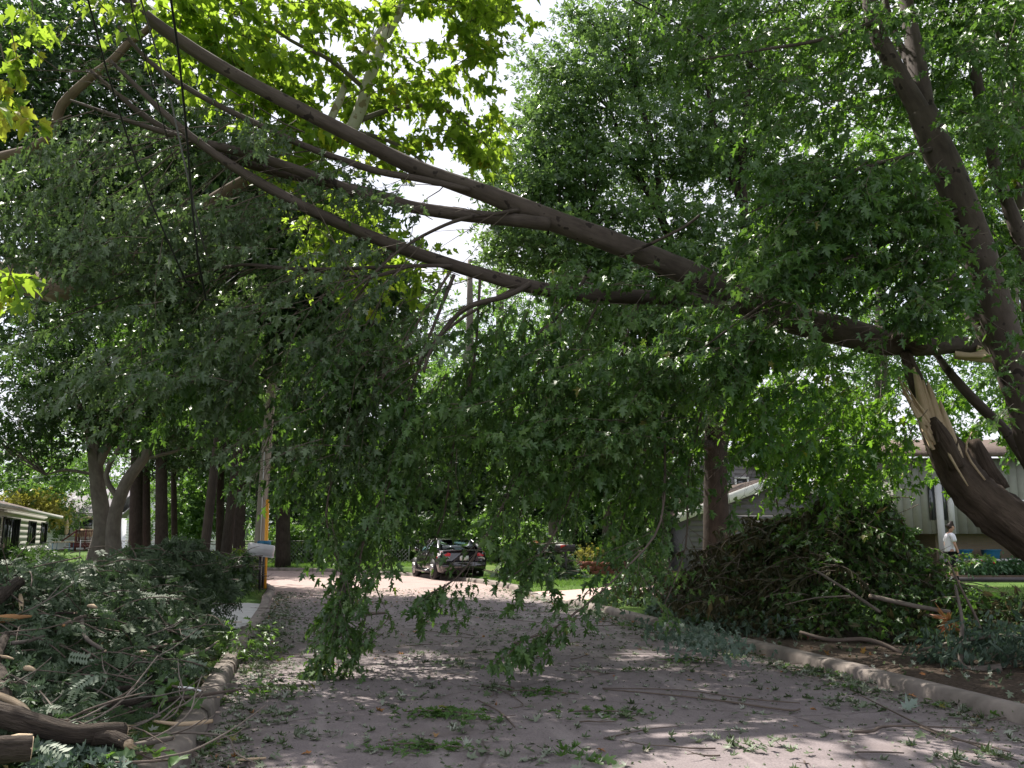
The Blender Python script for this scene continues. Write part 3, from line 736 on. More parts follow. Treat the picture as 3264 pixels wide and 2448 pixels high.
limbs = [
    ([(548, 224, 11.2), (523, 221, 11.1), (470, 216, 11.0), (416, 208, 10.9), (393, 201, 10.8)], [.12, .11, .105, .10, .095]),
    ([(395, 200, 10.8), (370, 193, 10.75), (333, 184, 10.6), (273, 171, 10.4), (215, 153, 10.2), (150, 120, 9.9), (90, 70, 9.6)], [.09, .085, .075, .07, .06, .045, .02]),
    ([(393, 202, 10.8), (365, 196, 10.6), (324, 180, 10.35), (262, 158, 10.1), (204, 143, 9.9), (150, 128, 9.7), (70, 100, 9.4)], [.08, .085, .08, .075, .065, .04, .015]),
    ([(735, 312, 11.6), (690, 300, 11.5), (650, 297, 11.4), (600, 296, 11.3), (560, 292, 11.2), (510, 282, 11.0), (440, 261, 10.8), (370, 236, 10.5), (300, 205, 10.2), (232, 166, 9.9), (176, 124, 9.6), (110, 60, 9.3)], [.14, .13, .125, .12, .115, .11, .10, .095, .085, .07, .05, .02]),
    ([(470, 190, 10.95), (425, 180, 10.8), (381, 172, 10.7), (352, 163, 10.6), (315, 150, 10.5), (259, 125, 10.3), (199, 95, 10.1), (150, 62, 9.9), (118, 26, 9.7)], [.04, .055, .055, .055, .052, .05, .042, .035, .02]),
    ([(452, 266, 10.7), (410, 266, 10.6), (333, 269, 10.4), (280, 268, 10.3), (240, 265, 10.2), (185, 277, 10.0), (140, 290, 9.8), (60, 318, 9.6)], [.03, .03, .028, .026, .024, .02, .015, .008]),
    ([(408, 267, 10.6), (382, 275, 10.5), (352, 276, 10.45), (320, 272, 10.4), (255, 264, 10.25)], [.022, .022, .02, .018, .014]),
    ([(518, 210, 11.1), (500, 213, 10.9), (462, 219, 10.7), (430, 232, 10.5), (400, 250, 10.3), (372, 275, 10.1), (340, 300, 9.9)], [.035, .033, .03, .026, .022, .016, .01]),
    ([(626, 254, 11.4), (650, 244, 11.2), (684, 227, 11.0), (700, 215, 10.9)], [.032, .028, .025, .022]),
    ([(530, 284, 11.0), (506, 296, 10.9), (470, 306, 10.7), (448, 325, 10.6), (430, 352, 10.5), (424, 372, 10.4)], [.05, .045, .042, .036, .03, .02]),
    ([(454, 275, 10.7), (444, 300, 10.6), (430, 335, 10.5), (418, 365, 10.4)], [.03, .028, .024, .016]),
    ([(590, 270, 11.1), (570, 302, 10.9), (552, 322, 10.7), (538, 334, 10.6)], [.03, .028, .024, .02]),
]
for pts, r in limbs: Geo().tube(path(pts), [.8 * r_ for r_ in r], 12, 4, .07).build('limb', M['bark_maple'], bm, True)

lvF, lvS, twF = Leaves(), Leaves(), []
hang = [   # boughs hanging from the limbs to the road
    [(520, 285, 11.0), (436, 345, 10.9), (405, 410, 10.8), (388, 470, 10.6), (370, 520, 10.5), (352, 590, 10.4), (328, 650, 10.35), (300, 684, 10.3)],
    [(600, 298, 11.2), (560, 380, 11.0), (520, 460, 10.7), (486, 535, 10.5), (455, 572, 10.4), (432, 590, 10.3)],
    [(680, 302, 11.5), (668, 380, 11.2), (664, 450, 10.8), (655, 520, 10.3), (625, 575, 9.9), (565, 620, 9.6), (512, 645, 9.4)],
    [(640, 300, 11.4), (600, 400, 11.1), (575, 480, 10.8), (545, 545, 10.5), (505, 578, 10.4)],
    [(730, 315, 11.6), (705, 400, 11.4), (694, 480, 11.2), (682, 550, 11.0), (660, 610, 10.9)],
    [(450, 272, 10.7), (410, 340, 10.6), (352, 430, 10.5), (330, 510, 10.45), (342, 580, 10.4), (345, 640, 10.35)],
    [(480, 278, 10.9), (470, 360, 11.3), (455, 440, 11.4), (440, 520, 11.4), (420, 560, 11.4)],
    [(560, 295, 11.2), (540, 370, 11.8), (530, 450, 12.0), (522, 520, 12.0), (515, 555, 12.0)],
    [(400, 245, 10.6), (350, 300, 10.8), (320, 380, 11.0), (300, 450, 11.0), (290, 500, 11.0)],
    [(700, 305, 11.6), (690, 380, 12.2), (640, 470, 12.3), (610, 540, 12.3)],
]
for pl in hang:
    P = [add(p_, rv(.05)) if 0 < i_ else p_ for i_, p_ in enumerate(path(pl))]; n = len(P)
    Geo().tube(P, [.017 * (1 - .75 * k / (n - 1)) + .003 for k in range(n)], 6, 3, .04).build('bough', M['twig'], bm, True)
    for i in range(1, n):
        for j in range(4 if i > 1 else 2):
            p = mixv(P[i - 1], P[i], R.random()); d = nrm(sub(P[i], P[i - 1]))
            d = (d[0] * .8 + R.gauss(0, .38), d[1] * .8 + R.gauss(0, .45), d[2] * .8 + R.gauss(0, .18) - .1)
            spray(lvF, twF, p, d, R.uniform(.45, .95) * (1 if i < n - 1 else .6), .5, .105, .85, .005, (.45, .24))
def gaps(x, y): return math.sin(x * .045 + 1) * math.sin(y * .06 + x * .02) + .6 * math.sin(x * .115 - y * .05) < -.42
def fill(poly, n, y0, y1, lv, d0, L, size, tone, nj=.55, droop=.5, nb=(0, -.25, .9), dj=.4, mask=None):
    for _ in range(n):
        x, y = sample_poly(poly)
        if mask and mask(x, y): continue
        Y = R.uniform(y0, y1)
        d = (d0[0] + R.gauss(0, dj), d0[1] + R.gauss(0, dj), d0[2] + R.gauss(0, dj * .6))
        ll = R.uniform(*L)
        p = add(at(x, y, Y), nrm(d), -ll * .5)
        if p[2] - .2 < 0: continue
        spray(lv, twF, p, d, ll, droop, size, .85, .006, tone, nb, nj)
curtain = [(330, 430), (392, 350), (450, 330), (520, 330), (560, 310), (640, 300), (700, 310), (735, 325), (725, 400), (700, 470), (672, 540), (645, 560), (630, 540), (600, 515), (520, 512), (470, 500), (415, 515), (400, 545), (360, 580), (335, 560), (315, 500)]
fill(curtain, 160, 10.3, 12.8, lvF, (-.35, -.1, -.9), (.8, 1.7), .102, (.45, .24), .55, .8, (0, -.25, .9), .28, gaps)
fill([(425, 330), (470, 315), (560, 340), (640, 330), (700, 340), (640, 440), (560, 470), (480, 440), (420, 420)], 60, 9.8, 10.8, lvF, (-.85, -.2, -.05), (.7, 1.3), .115, (.60, .22), .4)
fill([(560, 265), (640, 245), (700, 260), (760, 300), (820, 330), (830, 360), (740, 350), (640, 320), (560, 300)], 34, 10.4, 11.4, lvF, (-.8, -.2, -.1), (.6, 1.1), .11, (.60, .22), .4, .3)
fill([(310, 660), (335, 600), (370, 560), (380, 590), (372, 640), (340, 680), (300, 690)], 22, 10.0, 10.6, lvF, (-.35, -.1, -.8), (.3, .7), .10, (.5, .22))
fill([(65, 215), (250, 185), (250, 245), (170, 265), (75, 290)], 46, 9.4, 11.4, lvS, (-.8, -.1, -.35), (.7, 1.3), .098, (.38, .22), .6, .45, (0, -.45, .6))
# the crown's top, its paler leaf backs turned to the street
topc = [(0, 160), (70, 110), (110, 130), (190, 170), (250, 205), (330, 250), (400, 285), (430, 330), (390, 400), (330, 440), (290, 470), (240, 430), (190, 400), (120, 395), (60, 370), (0, 350)]
fill(topc, 190, 9.0, 11.6, lvS, (-.8, -.1, -.35), (.7, 1.5), .098, (.42, .24), .6, .45, (0, -.45, .6), .4, gaps)
fill([(60, 320), (330, 300), (400, 330), (380, 420), (330, 500), (290, 510), (250, 440), (170, 420)], 85, 9.8, 12.0, lvF, (-.6, -.1, -.6), (.7, 1.4), .102, (.45, .22), .6)
fill([(100, 60), (200, 90), (300, 140), (400, 190), (380, 260), (300, 230), (200, 170), (120, 130)], 40, 9.8, 11.0, lvS, (-.8, -.1, .1), (.6, 1.1), .098, (.45, .22), .6)
TRUNK = [(905, 348), (880, 341), (835, 329), (787, 317), (740, 298), (694, 276), (625, 247), (555, 221)]
POLE = [(257, 560), (268, 430), (277, 330)]
VIEW = [([(716, 520), (716, 415)], 14, .88, 23), ([(744, 492), (744, 476)], 13, .92, 23), ([(690, 475), (765, 478)], 12, .45, 23), ([(745, 512), (868, 514)], 13, .5, 23), ([(740, 550), (910, 545)], 26, .9, 23), ([(636, 2), (720, 46), (850, 118), (1024, 226)], 4, .7, 13.5), ([(675, 520), (712, 530)], 14, .6, 23), ([(428, 560), (472, 558)], 23, .85, 23), ([(700, 560), (740, 640)], 34, .85, 23), ([(555, 548), (578, 548)], 11, .9, 23), ([(566, 556), (566, 580)], 7, .85, 23), ([(440, 470), (500, 520)], 26, .45, 23), ([(560, 440), (600, 500)], 18, .4, 23)]
thin(lvF, VIEW + [(TRUNK, 18, .85, 12.1), (POLE, 11, .8, 20), ([(420, 560), (490, 560)], 16, .35, 20), ([(590, 296), (735, 312)], 8, .6, 12)])
thin(lvS, [(POLE, 11, .8, 20), ([(0, 277), (62, 291)], 12, .85, 20), ([(118, 268), (148, 250)], 8, .5, 20), ([(215, 150), (330, 212), (440, 261)], 7, .6, 20)])
for _ in range(90):                                             # bare twigs off the limbs
    pts, r = limbs[R.choice((1, 2, 3, 3, 4, 5, 5, 7, 9))]; k = R.randrange(len(pts) - 1); p = at(*[pts[k][i] + (pts[k + 1][i] - pts[k][i]) * R.random() for i in range(3)])
    d = nrm((-.8 + R.gauss(0, .35), R.gauss(-.1, .35), R.gauss(-.25, .4))); l = R.uniform(.5, 1.5); q = [p]
    for _j in range(5): d = nrm((d[0] + R.gauss(0, .1), d[1] + R.gauss(0, .1), d[2] + R.gauss(-.03, .1))); q.append(add(q[-1], d, l / 5))
    w_ = R.uniform(.005, .011); twF.append((q, [w_, w_ * .9, w_ * .75, w_ * .6, w_ * .45, w_ * .3]))
    if R.random() < .6: twF.append(([q[2], add(add(q[2], d, l * .25), rv(.08)), add(add(q[2], d, l * .5), rv(.16))], [w_ * .6, w_ * .5, w_ * .3]))
lvF.build('crown', T_MAPLE, M['maple'], bm, None, .004)
lvS.build('crown', T_MAPLE, M['maple_silver'], bm, None, .02)
twig_mesh(twF, M['twig'], bm)

# ------------------------------------------------------------------ the maple that still stands beside it
sm = empty('standing_maple_tree', (8.9, 11.2, gz(8.9, 11.2)), 'tall many stemmed maple still upright beside the snapped stump', 'tree')
stems = [
    ([(8.9, 11.2, -.1), (8.3, 11.1, 1.6)] + path([(1060, 470, 10.9), (1024, 395, 10.7), (1002, 330, 10.6), (978, 250, 10.5), (955, 190, 10.4), (936, 146, 10.4), (922, 112, 10.4)]), [.55, .40, .30, .235, .225, .215, .21, .205, .19]),
    (path([(926, 122, 10.4), (905, 85, 10.4), (888, 55, 10.4), (874, 25, 10.45), (866, -20, 10.6), (850, -120, 11)]), [.15, .125, .12, .11, .10, .06]),
    (path([(926, 125, 10.45), (920, 85, 10.6), (914, 46, 10.8), (906, 0, 11), (896, -80, 11.4)]), [.15, .14, .12, .10, .06]),
    (path([(925, 110, 10.5), (908, 62, 10.9), (893, 30, 11.3), (880, -20, 11.6)]), [.07, .06, .055, .04]),
    ([(8.6, 11.6, .4)] + path([(1075, 400, 11.6), (1042, 300, 11.7), (1012, 215, 11.8), (998, 178, 11.9), (982, 105, 12.1), (971, 50, 12.3), (962, 0, 12.5), (955, -80, 13)]), [.2, .17, .14, .105, .10, .095, .09, .08, .05]),
    (path([(1000, 352, 10.75), (985, 335, 10.9), (966, 304, 11.1), (950, 275, 11.3), (940, 245, 11.6), (935, 200, 12)]), [.13, .12, .105, .09, .07, .04]),
    ([(8.4, 12.6, .6)] + path([(1024, 458, 12.4), (1004, 430, 12.4), (976, 402, 12.4), (958, 382, 12.5), (945, 366, 12.6), (920, 330, 12.9)]), [.13, .09, .085, .08, .075, .06, .03]),
    (path([(1050, 120, 12.4), (1020, 80, 12.6), (1000, 40, 12.8), (985, 0, 13)]), [.06, .05, .045, .03]),
    (path([(1030, 330, 12.5), (1021, 190, 12.8), (1018, 100, 13.0), (1010, 0, 13.3)]), [.12, .10, .09, .07]),
    (path([(935, 148, 10.35), (900, 158, 10.0), (862, 168, 9.8), (800, 190, 9.6), (745, 215, 9.4)]), [.035, .03, .026, .018, .008]),
    (path([(960, 210, 10.35), (905, 235, 10.0), (840, 262, 9.7), (770, 300, 9.5), (700, 350, 9.3)]), [.035, .03, .026, .018, .008]),
    (path([(880, 20, 10.4), (820, 40, 10.0), (760, 50, 9.7), (700, 60, 9.5)]), [.03, .025, .018, .008]),
]
for k, (pts, r) in enumerate(stems): Geo().tube(pts, [.9 * r_ for r_ in r], 16 if k < 3 else 10, 4, .06).build('trunk' if k == 0 else 'limb', M['bark_maple'] if k not in (5, 7) else M['bark_grey'], sm, True)
lvM, lvB, twM = Leaves(), Leaves(), []
def fillm(poly, n, y0, y1, lv, d0, L, size, tone, nj=.45, droop=.35, nb=(-.1, -.1, 1), dj=.3):
    for _ in range(n):
        x, y = sample_poly(poly); Y = R.uniform(y0, y1)
        d = (d0[0] + R.gauss(0, dj), d0[1] + R.gauss(0, dj), d0[2] + R.gauss(0, dj * .4)); ll = R.uniform(*L)
        p = add(at(x, y, Y), nrm(d), -ll * .5)
        spray(lv, twM, p, d, ll, droop, size, .85, .006, tone, nb, nj, .35)
# dark layered sprays in front, leaning down to the left
fillm([(770, 160), (840, 140), (920, 165), (930, 240), (880, 260), (820, 290), (720, 370), (690, 350), (720, 280)], 92, 8.9, 10.4, lvM, (-.8, -.35, -.22), (.8, 1.5), .11, (.42, .2), .38)
fillm([(800, 290), (930, 240), (960, 300), (930, 340), (860, 345), (790, 330)], 26, 9.0, 10.0, lvM, (-.8, -.3, -.2), (.7, 1.2), .11, (.42, .2), .4)
fillm([(690, 0), (790, 0), (900, 0), (900, 60), (860, 110), (790, 120), (740, 70), (690, 50)], 38, 9.2, 11, lvM, (-.8, -.2, -.1), (.7, 1.3), .11, (.42, .2), .45)
fillm([(960, 0), (1024, 0), (1024, 160), (990, 140), (950, 60)], 26, 8.8, 9.8, lvM, (-.3, -.3, -.2), (.7, 1.2), .11, (.35, .2), .45)
fillm([(880, 200), (960, 200), (1000, 280), (960, 300), (900, 280)], 16, 9.2, 9.9, lvM, (-.6, -.3, -.2), (.6, 1.1), .11, (.4, .2), .45)
fillm([(990, 240), (1024, 240), (1024, 420), (1000, 420)], 8, 9.4, 10, lvM, (-.4, -.3, -.2), (.5, .9), .11, (.35, .2), .45)
fillm([(840, 60), (1024, 60), (1024, 330), (985, 330), (940, 240), (880, 160)], 46, 10.9, 12.6, lvM, (-.6, -.3, -.2), (.7, 1.4), .115, (.36, .2), .5)
fillm([(640, 0), (860, 0), (850, 120), (780, 160), (700, 90)], 34, 10.5, 12.5, lvM, (-.7, -.2, -.2), (.7, 1.4), .11, (.36, .2), .5)
fillm([(760, -40), (1024, -40), (1024, 60), (760, 40)], 50, 11.5, 14, lvM, (-.6, -.3, -.2), (.8, 1.5), .12, (.36, .2), .5)
# leaves behind, the sun through them partly put into a brighter leaf colour
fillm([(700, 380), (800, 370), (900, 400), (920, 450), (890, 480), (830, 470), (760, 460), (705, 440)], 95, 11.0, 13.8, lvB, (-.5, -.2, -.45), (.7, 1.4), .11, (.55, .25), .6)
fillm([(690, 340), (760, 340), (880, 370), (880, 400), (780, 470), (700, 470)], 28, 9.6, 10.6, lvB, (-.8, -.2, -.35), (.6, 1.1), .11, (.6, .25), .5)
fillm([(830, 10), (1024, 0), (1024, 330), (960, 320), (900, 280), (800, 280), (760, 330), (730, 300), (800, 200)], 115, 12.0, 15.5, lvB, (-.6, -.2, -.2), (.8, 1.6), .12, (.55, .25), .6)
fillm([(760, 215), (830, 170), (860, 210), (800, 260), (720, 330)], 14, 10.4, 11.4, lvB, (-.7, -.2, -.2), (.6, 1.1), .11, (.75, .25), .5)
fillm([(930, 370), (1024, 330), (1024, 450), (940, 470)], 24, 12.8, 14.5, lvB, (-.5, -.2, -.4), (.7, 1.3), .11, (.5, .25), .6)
# the part of the crown above the picture, shading the street
lvO = Leaves()
clumps(lvO, [((7.5, 9, 12), (4, 4.5, 2.6)), ((3, 7, 12.5), (3.5, 3.5, 2.2))], 200, 26, .42, .6, (.5, .22), .8, .6)
thin(lvO, [([(-4000, y_), (4000, y_)], 300, 1, 900) for y_ in (280, 800)])
lvO.build('crown', T_SPRIG, M['maple'], sm)
PERSON = [(953, 525), (953, 592)]
thin(lvM, VIEW + [(TRUNK, 18, .85, 12.1), ([(1002, 330), (978, 250), (936, 146), (905, 85), (874, 25)], 14, .55, 10.4), (PERSON, 26, .95, 25)])
thin(lvB, VIEW + [(TRUNK, 17, .85, 12.1), (PERSON, 26, .95, 25), ([(716, 500), (716, 430)], 11, .7, 24), ([(738, 484), (750, 484)], 11, .85, 24), ([(975, 470), (1024, 500)], 24, .7, 25), ([(850, 500), (870, 512)], 12, .7, 25)])
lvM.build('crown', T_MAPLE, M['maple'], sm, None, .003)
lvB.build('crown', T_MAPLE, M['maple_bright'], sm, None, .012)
twig_mesh(twM, M['twig'], sm)
# ------------------------------------------------------------------ sycamore reaching in from the left
sy = empty('sycamore_tree', (-11.5, 14.0, gz(-11.5, 14)), 'big sycamore with pale peeling limbs and sunlit yellow green leaves', 'tree')
Geo().tube([(-11.5, 14, -.1), (-11.4, 14, 3), (-11.0, 14, 6), (-10.4, 14.2, 9), (-9.6, 14.6, 12), (-8.6, 15, 16)], [.62, .5, .44, .38, .30, .16], 16, 4, .05).build('trunk', M['bark_syc_brown'], sy, True)
for pts, r, b in (
    ([(-11.2, 14, 5.2)] + path([(0, 277, 13.2), (32, 284, 13.0), (60, 290, 12.8), (100, 274, 12.9), (145, 252, 13.3), (190, 215, 13.7), (250, 178, 14.1), (310, 155, 14.4), (345, 134, 14.6)]), [.28, .23, .20, .17, .14, .11, .10, .10, .11, .12], 'bark_syc_brown'),
    (path([(340, 140, 14.5), (351, 130, 14.5), (360, 110, 14.6), (369, 80, 14.7), (386, 34, 14.9), (402, 5, 15.1), (415, -50, 15.4), (430, -140, 15.8)]), [.12, .115, .11, .105, .10, .09, .075, .03], 'bark_syc'),
    (path([(316, 150, 14.2), (336, 108, 14.5), (352, 72, 14.8), (372, 43, 15), (392, 5, 15.3), (400, -60, 15.6)]), [.07, .07, .065, .06, .045, .02], 'bark_syc'),
    ([(-10.8, 14.1, 7.4)] + path([(30, 150, 12.6), (62, 105, 12.3), (90, 78, 12.2), (111, 62, 12.1), (130, 42, 12.1), (148, 29, 12.1), (160, 8, 12.2), (170, -30, 12.4)]), [.16, .075, .07, .065, .06, .055, .05, .04, .02], 'bark_syc_brown'),
    (path([(356, 122, 14.6), (390, 110, 14.8), (430, 106, 15.0), (462, 120, 15.1), (490, 150, 15.2)]), [.05, .045, .04, .03, .012], 'bark_grey'),
    (path([(352, 132, 14.5), (380, 138, 14.7), (410, 152, 14.8), (440, 178, 14.9)]), [.04, .035, .025, .012], 'bark_grey'),
    (path([(366, 90, 14.7), (330, 60, 14.3), (290, 40, 14), (250, 10, 13.8)]), [.045, .04, .03, .015], 'bark_grey'),
):
    Geo().tube(pts, r, 12, 4, .05).build('limb', M[b], sy, True)
lvY, twY = Leaves(), []
def filly(poly, n, y0, y1, d0, L, size, tone, nj=.6):
    for _ in range(n):
        x, y = sample_poly(poly); Y = R.uniform(y0, y1); ll = R.uniform(*L)
        d = (d0[0] + R.gauss(0, .5), d0[1] + R.gauss(0, .5), d0[2] + R.gauss(0, .35))
        spray(lvY, twY, add(at(x, y, Y), nrm(d), -ll * .5), d, ll, .25, size, .62, .008, tone, (0, 0, .8), nj, .4, .19)
filly([(215, -30), (270, -60), (480, -60), (500, 20), (470, 60), (440, 100), (395, 110), (330, 95), (262, 110), (240, 60)], 112, 13.4, 16.4, (.5, .1, .1), (.7, 1.4), .165, (.5, .25))
filly([(240, 60), (300, 60), (330, 120), (320, 190), (280, 200), (250, 150)], 40, 13.2, 14.4, (.5, .1, .1), (.7, 1.3), .165, (.5, .25))
filly([(330, 100), (410, 95), (470, 100), (510, 130), (500, 175), (440, 165), (380, 165), (335, 160)], 40, 14.4, 16.4, (.6, .1, -.1), (.6, 1.2), .155, (.5, .25))
filly([(280, 195), (350, 190), (420, 230), (440, 280), (360, 300), (300, 260)], 40, 13.8, 16, (.4, .1, -.3), (.6, 1.2), .155, (.45, .25))
filly([(440, -40), (522, -40), (515, 45), (478, 95), (450, 60)], 18, 14.0, 16.0, (.6, .1, -.1), (.6, 1.2), .15, (.5, .25))
filly([(0, -20), (120, -30), (150, 20), (110, 60), (60, 40), (0, 60)], 8, 9.0, 10.8, (.3, -.1, -.5), (.6, 1.0), .125, (.6, .2))
filly([(0, 20), (22, 40), (18, 110), (0, 120)], 5, 7.2, 8.0, (.2, 0, -.8), (.4, .7), .14, (.75, .15))
filly([(0, 220), (18, 240), (14, 290), (0, 300)], 3, 7.5, 8.2, (.2, 0, -.8), (.3, .5), .13, (.8, .12))
filly([(150, -20), (250, -40), (270, 60), (230, 100), (170, 70)], 34, 11.6, 13.6, (.4, .1, 0), (.7, 1.3), .19, (.5, .25))
lvO = Leaves()
clumps(lvO, [((-8, 28.5, 22), (5, 4.5, 3.2)), ((-.2, 11.6, 11.4), (2.8, 2.2, 1.4)), ((-13, 30, 23), (4, 4, 3)), ((-10, 8, 13), (4, 4, 2.4))], 480, 26, .5, .7, (.5, .22), .8, .55)  # unseen leaf lobes above the view, added to shade the road
thin(lvO, [([(-4000, y_), (4000, y_)], 300, 1, 900) for y_ in (280, 800)])
lvO.build('crown', T_SPRIG, M['sycamore'], sy)
thin(lvY, [([(349, 134), (358, 120), (369, 80), (386, 34), (408, 0)], 7, .55, 15), ([(62, 105), (111, 62), (148, 29)], 7, .6, 12)])
lvY.build('crown', T_SYC, M['sycamore'], sy)
twig_mesh(twY, M['twig'], sy)

# ------------------------------------------------------------------ the oak beyond the road
ob = (6.30, 27.7, gz(6.30, 27.7))
oak_l = [
    ([at(722, 420, 27.59), at(735, 330, 27.36), at(745, 250, 27.36), at(742, 150, 27.36), at(752, 60, 27.70)], [.30, .2, .15, .12, .06]),
    ([at(712, 400, 27.59), at(690, 300, 27.59), at(660, 215, 27.59), at(632, 165, 27.59), at(610, 110, 27.82)], [.24, .18, .13, .09, .05]),
    ([at(660, 218, 27.59), at(656, 160, 27.36), at(640, 100, 27.36), at(632, 60, 27.36)], [.11, .09, .07, .04]),
    ([at(688, 300, 27.59), at(640, 260, 27.36), at(590, 240, 27.13), at(545, 245, 26.90)], [.12, .09, .07, .03]),
    ([at(714, 445, 27.59), at(690, 445, 26.90), at(660, 455, 26.45), at(630, 440, 25.99)], [.16, .13, .09, .04]),
    ([at(714, 410, 27.59), at(690, 390, 26.90), at(662, 380, 26.45), at(630, 385, 25.99)], [.14, .11, .08, .04]),
    ([at(740, 200, 27.36), at(715, 130, 27.59), at(705, 60, 27.82), at(700, 0, 28.04)], [.11, .09, .07, .04]),
    ([at(742, 180, 27.36), at(770, 110, 27.59), at(785, 60, 27.82)], [.10, .07, .04]),
    ([at(730, 340, 27.36), at(770, 290, 27.36), at(810, 250, 27.36)], [.13, .09, .04]),
]
oak_lobes = [L_(518, 170, 27.4, 1.4), L_(548, 75, 27.8, 1.3), L_(585, 95, 27.82, 1.94), L_(640, 60, 28.04, 2.17), L_(700, 55, 28.27, 2.17), L_(760, 70, 28.27, 2.05), L_(545, 130, 27.70, 1.48), L_(535, 190, 27.59, 1.82), L_(590, 180, 27.36, 2.17), L_(650, 150, 27.59, 2.17), L_(712, 150, 28.04, 2.17), L_(770, 160, 28.27, 2.05),
             L_(520, 240, 27.36, 1.48), L_(560, 255, 26.90, 1.94), L_(620, 250, 26.90, 2.17), L_(680, 240, 27.36, 2.17), L_(740, 250, 27.82, 2.05), L_(800, 240, 28.04, 2.05), L_(605, 320, 26.68, 1.71), L_(660, 320, 26.90, 1.94), L_(720, 330, 27.36, 1.94), L_(780, 330, 27.82, 1.82),
             L_(590, 30, 28.04, 1.14), L_(650, -30, 28.50, 2.28), L_(720, -40, 28.50, 2.51), L_(640, 400, 26.45, 1.60), L_(690, 410, 27.13, 1.48)]
tree('oak_tree', 'tall oak with a thick dark trunk in front of the grey garage', 'tree', ob,
     [((*ob[:2], -.1), .62), ((*ob[:2], .6), .48), (at(716, 490, 27.70), .36), (at(716, 430, 27.70), .36), (at(722, 380, 27.59), .31), (at(730, 330, 27.47), .26), (at(738, 270, 27.36), .2)],
     oak_lobes, M['oak'], M['bark_oak'], 1250, 36, .225, T_SPRIG, None, oak_l, .36, (.5, .24), 220, .42, .7, 16, .06)

# ------------------------------------------------------------------ trees on the left lawn and along the far verge
tree('forked_tree', 'grey trunked tree forking low down beside the house with the deck', 'tree', (-13.9, 30, gz(-13.9, 30)),
     [((-13.9, 30, -.1), .42), (at(101, 545, 30), .33), (at(103, 525, 30), .29), (at(98, 490, 30), .25), (at(95, 462, 30), .22), (at(88, 430, 30), .13), (at(75, 395, 30), .07)],
     [L_(50, 400, 30, 2.6), L_(100, 370, 30, 3), L_(150, 390, 30.5, 2.8), L_(20, 440, 30, 1.8), L_(130, 420, 30, 2.2), L_(60, 350, 30, 2.6), L_(0, 380, 30, 2.6), L_(110, 300, 31, 3)], M['dark'], M['bark_grey'], 300, 30, .24, T_SPRIG, None,
     [([at(96, 470, 30), at(110, 440, 30), at(122, 400, 30), at(130, 360, 30)], [.17, .13, .10, .05]), ([at(95, 462, 30), at(99, 420, 30), at(100, 370, 30)], [.12, .1, .05]), ([at(96, 475, 30), at(66, 470, 30), at(46, 475, 30)], [.06, .05, .02])], .42, (.5, .22), 50)
tree('leaning_tree', 'pale barked tree leaning right over the locust brush heap', 'tree', (-12.6, 29, gz(-12.6, 29)),
     [((-12.6, 29, -.1), .30), (at(113, 540, 29), .24), (at(116, 510, 29), .21), (at(128, 480, 29), .19), (at(146, 455, 29), .16), (at(160, 425, 29), .12), (at(185, 390, 29), .07)],
     [L_(185, 400, 29, 2.4), L_(220, 370, 29, 2.4), L_(170, 350, 29, 2.6), L_(230, 420, 28.5, 1.6)], M['dark'], M['bark_grey'], 190, 30, .24, T_SPRIG, None,
     [([at(120, 500, 29), at(106, 475, 29), at(125, 440, 29), at(140, 425, 29)], [.10, .09, .07, .03]), ([at(140, 460, 29), at(180, 450, 29), at(215, 440, 29)], [.06, .05, .02])], .42, (.45, .2), 30)
def plain_tree(name, label, px, Y, r, top, lobes, mat, n, per, size, bark='bark_dark', group=None, lean=0, csize=.6, tone=(.5, .22), base_py=None, bl=14, tm=None, hang=.25):
    b = at(px, 535, Y); b = (b[0], Y, gz(b[0], Y))
    t = at(px + lean, top, Y)
    return tree(name, label, 'tree', b, [((b[0], Y, b[2] - .1), r * 1.35), ((b[0], Y, b[2] + .5), r * 1.05), (mixv(b, t, .5), r * .85), (t, r * .4)], lobes, M[mat], M[bark], n, per, size, tm, group, (), csize, tone, bl, .5, .8, 9, .04, None, hang)
G1 = 'dark trunks standing in a row across the left lawn'
row = [(137, 41, .30, 300, 'stoutest dark trunk of the row beyond the locust brush heap'), (147, 43, .24, 330, 'slim dark trunk touching the stoutest one in the row'), (163, 40, .28, 310, 'dark trunk in the row just left of the white gabled house'),
       (176, 45, .16, 380, 'thin crooked trunk in front of the white gabled house'), (221, 44, .20, 330, 'thin dark trunk in the row between white house and utility pole'), (240, 41, .27, 300, 'dark trunk just left of the utility pole'), (284, 42, .34, 290, 'dark trunk right behind the utility pole and yellow guard')]
for px, Y, r, top, lab in row:
    dx = R.uniform(-10, 10)
    plain_tree('lawn_tree', lab, px, Y, r, top, [L_(px + dx, 410 + R.uniform(-15, 15), Y, 2.6), L_(px - dx * 2, 375, Y + .5, 2.6)] + ([L_(px + dx, 300, Y, 2.8)] if px < 170 else []) + [L_(px + 10, 455, Y, 1.4)], 'dark', 100, 26, .30, group=G1, lean=R.uniform(-3, 8), tone=(.42, .2))
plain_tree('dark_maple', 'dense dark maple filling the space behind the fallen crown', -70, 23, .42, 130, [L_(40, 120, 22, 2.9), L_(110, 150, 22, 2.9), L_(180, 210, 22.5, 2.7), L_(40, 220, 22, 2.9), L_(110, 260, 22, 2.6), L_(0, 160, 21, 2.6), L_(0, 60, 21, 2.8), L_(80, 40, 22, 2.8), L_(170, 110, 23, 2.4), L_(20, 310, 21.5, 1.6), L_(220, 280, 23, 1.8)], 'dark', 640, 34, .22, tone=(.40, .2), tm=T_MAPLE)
G2 = 'trees standing in the yards far behind'
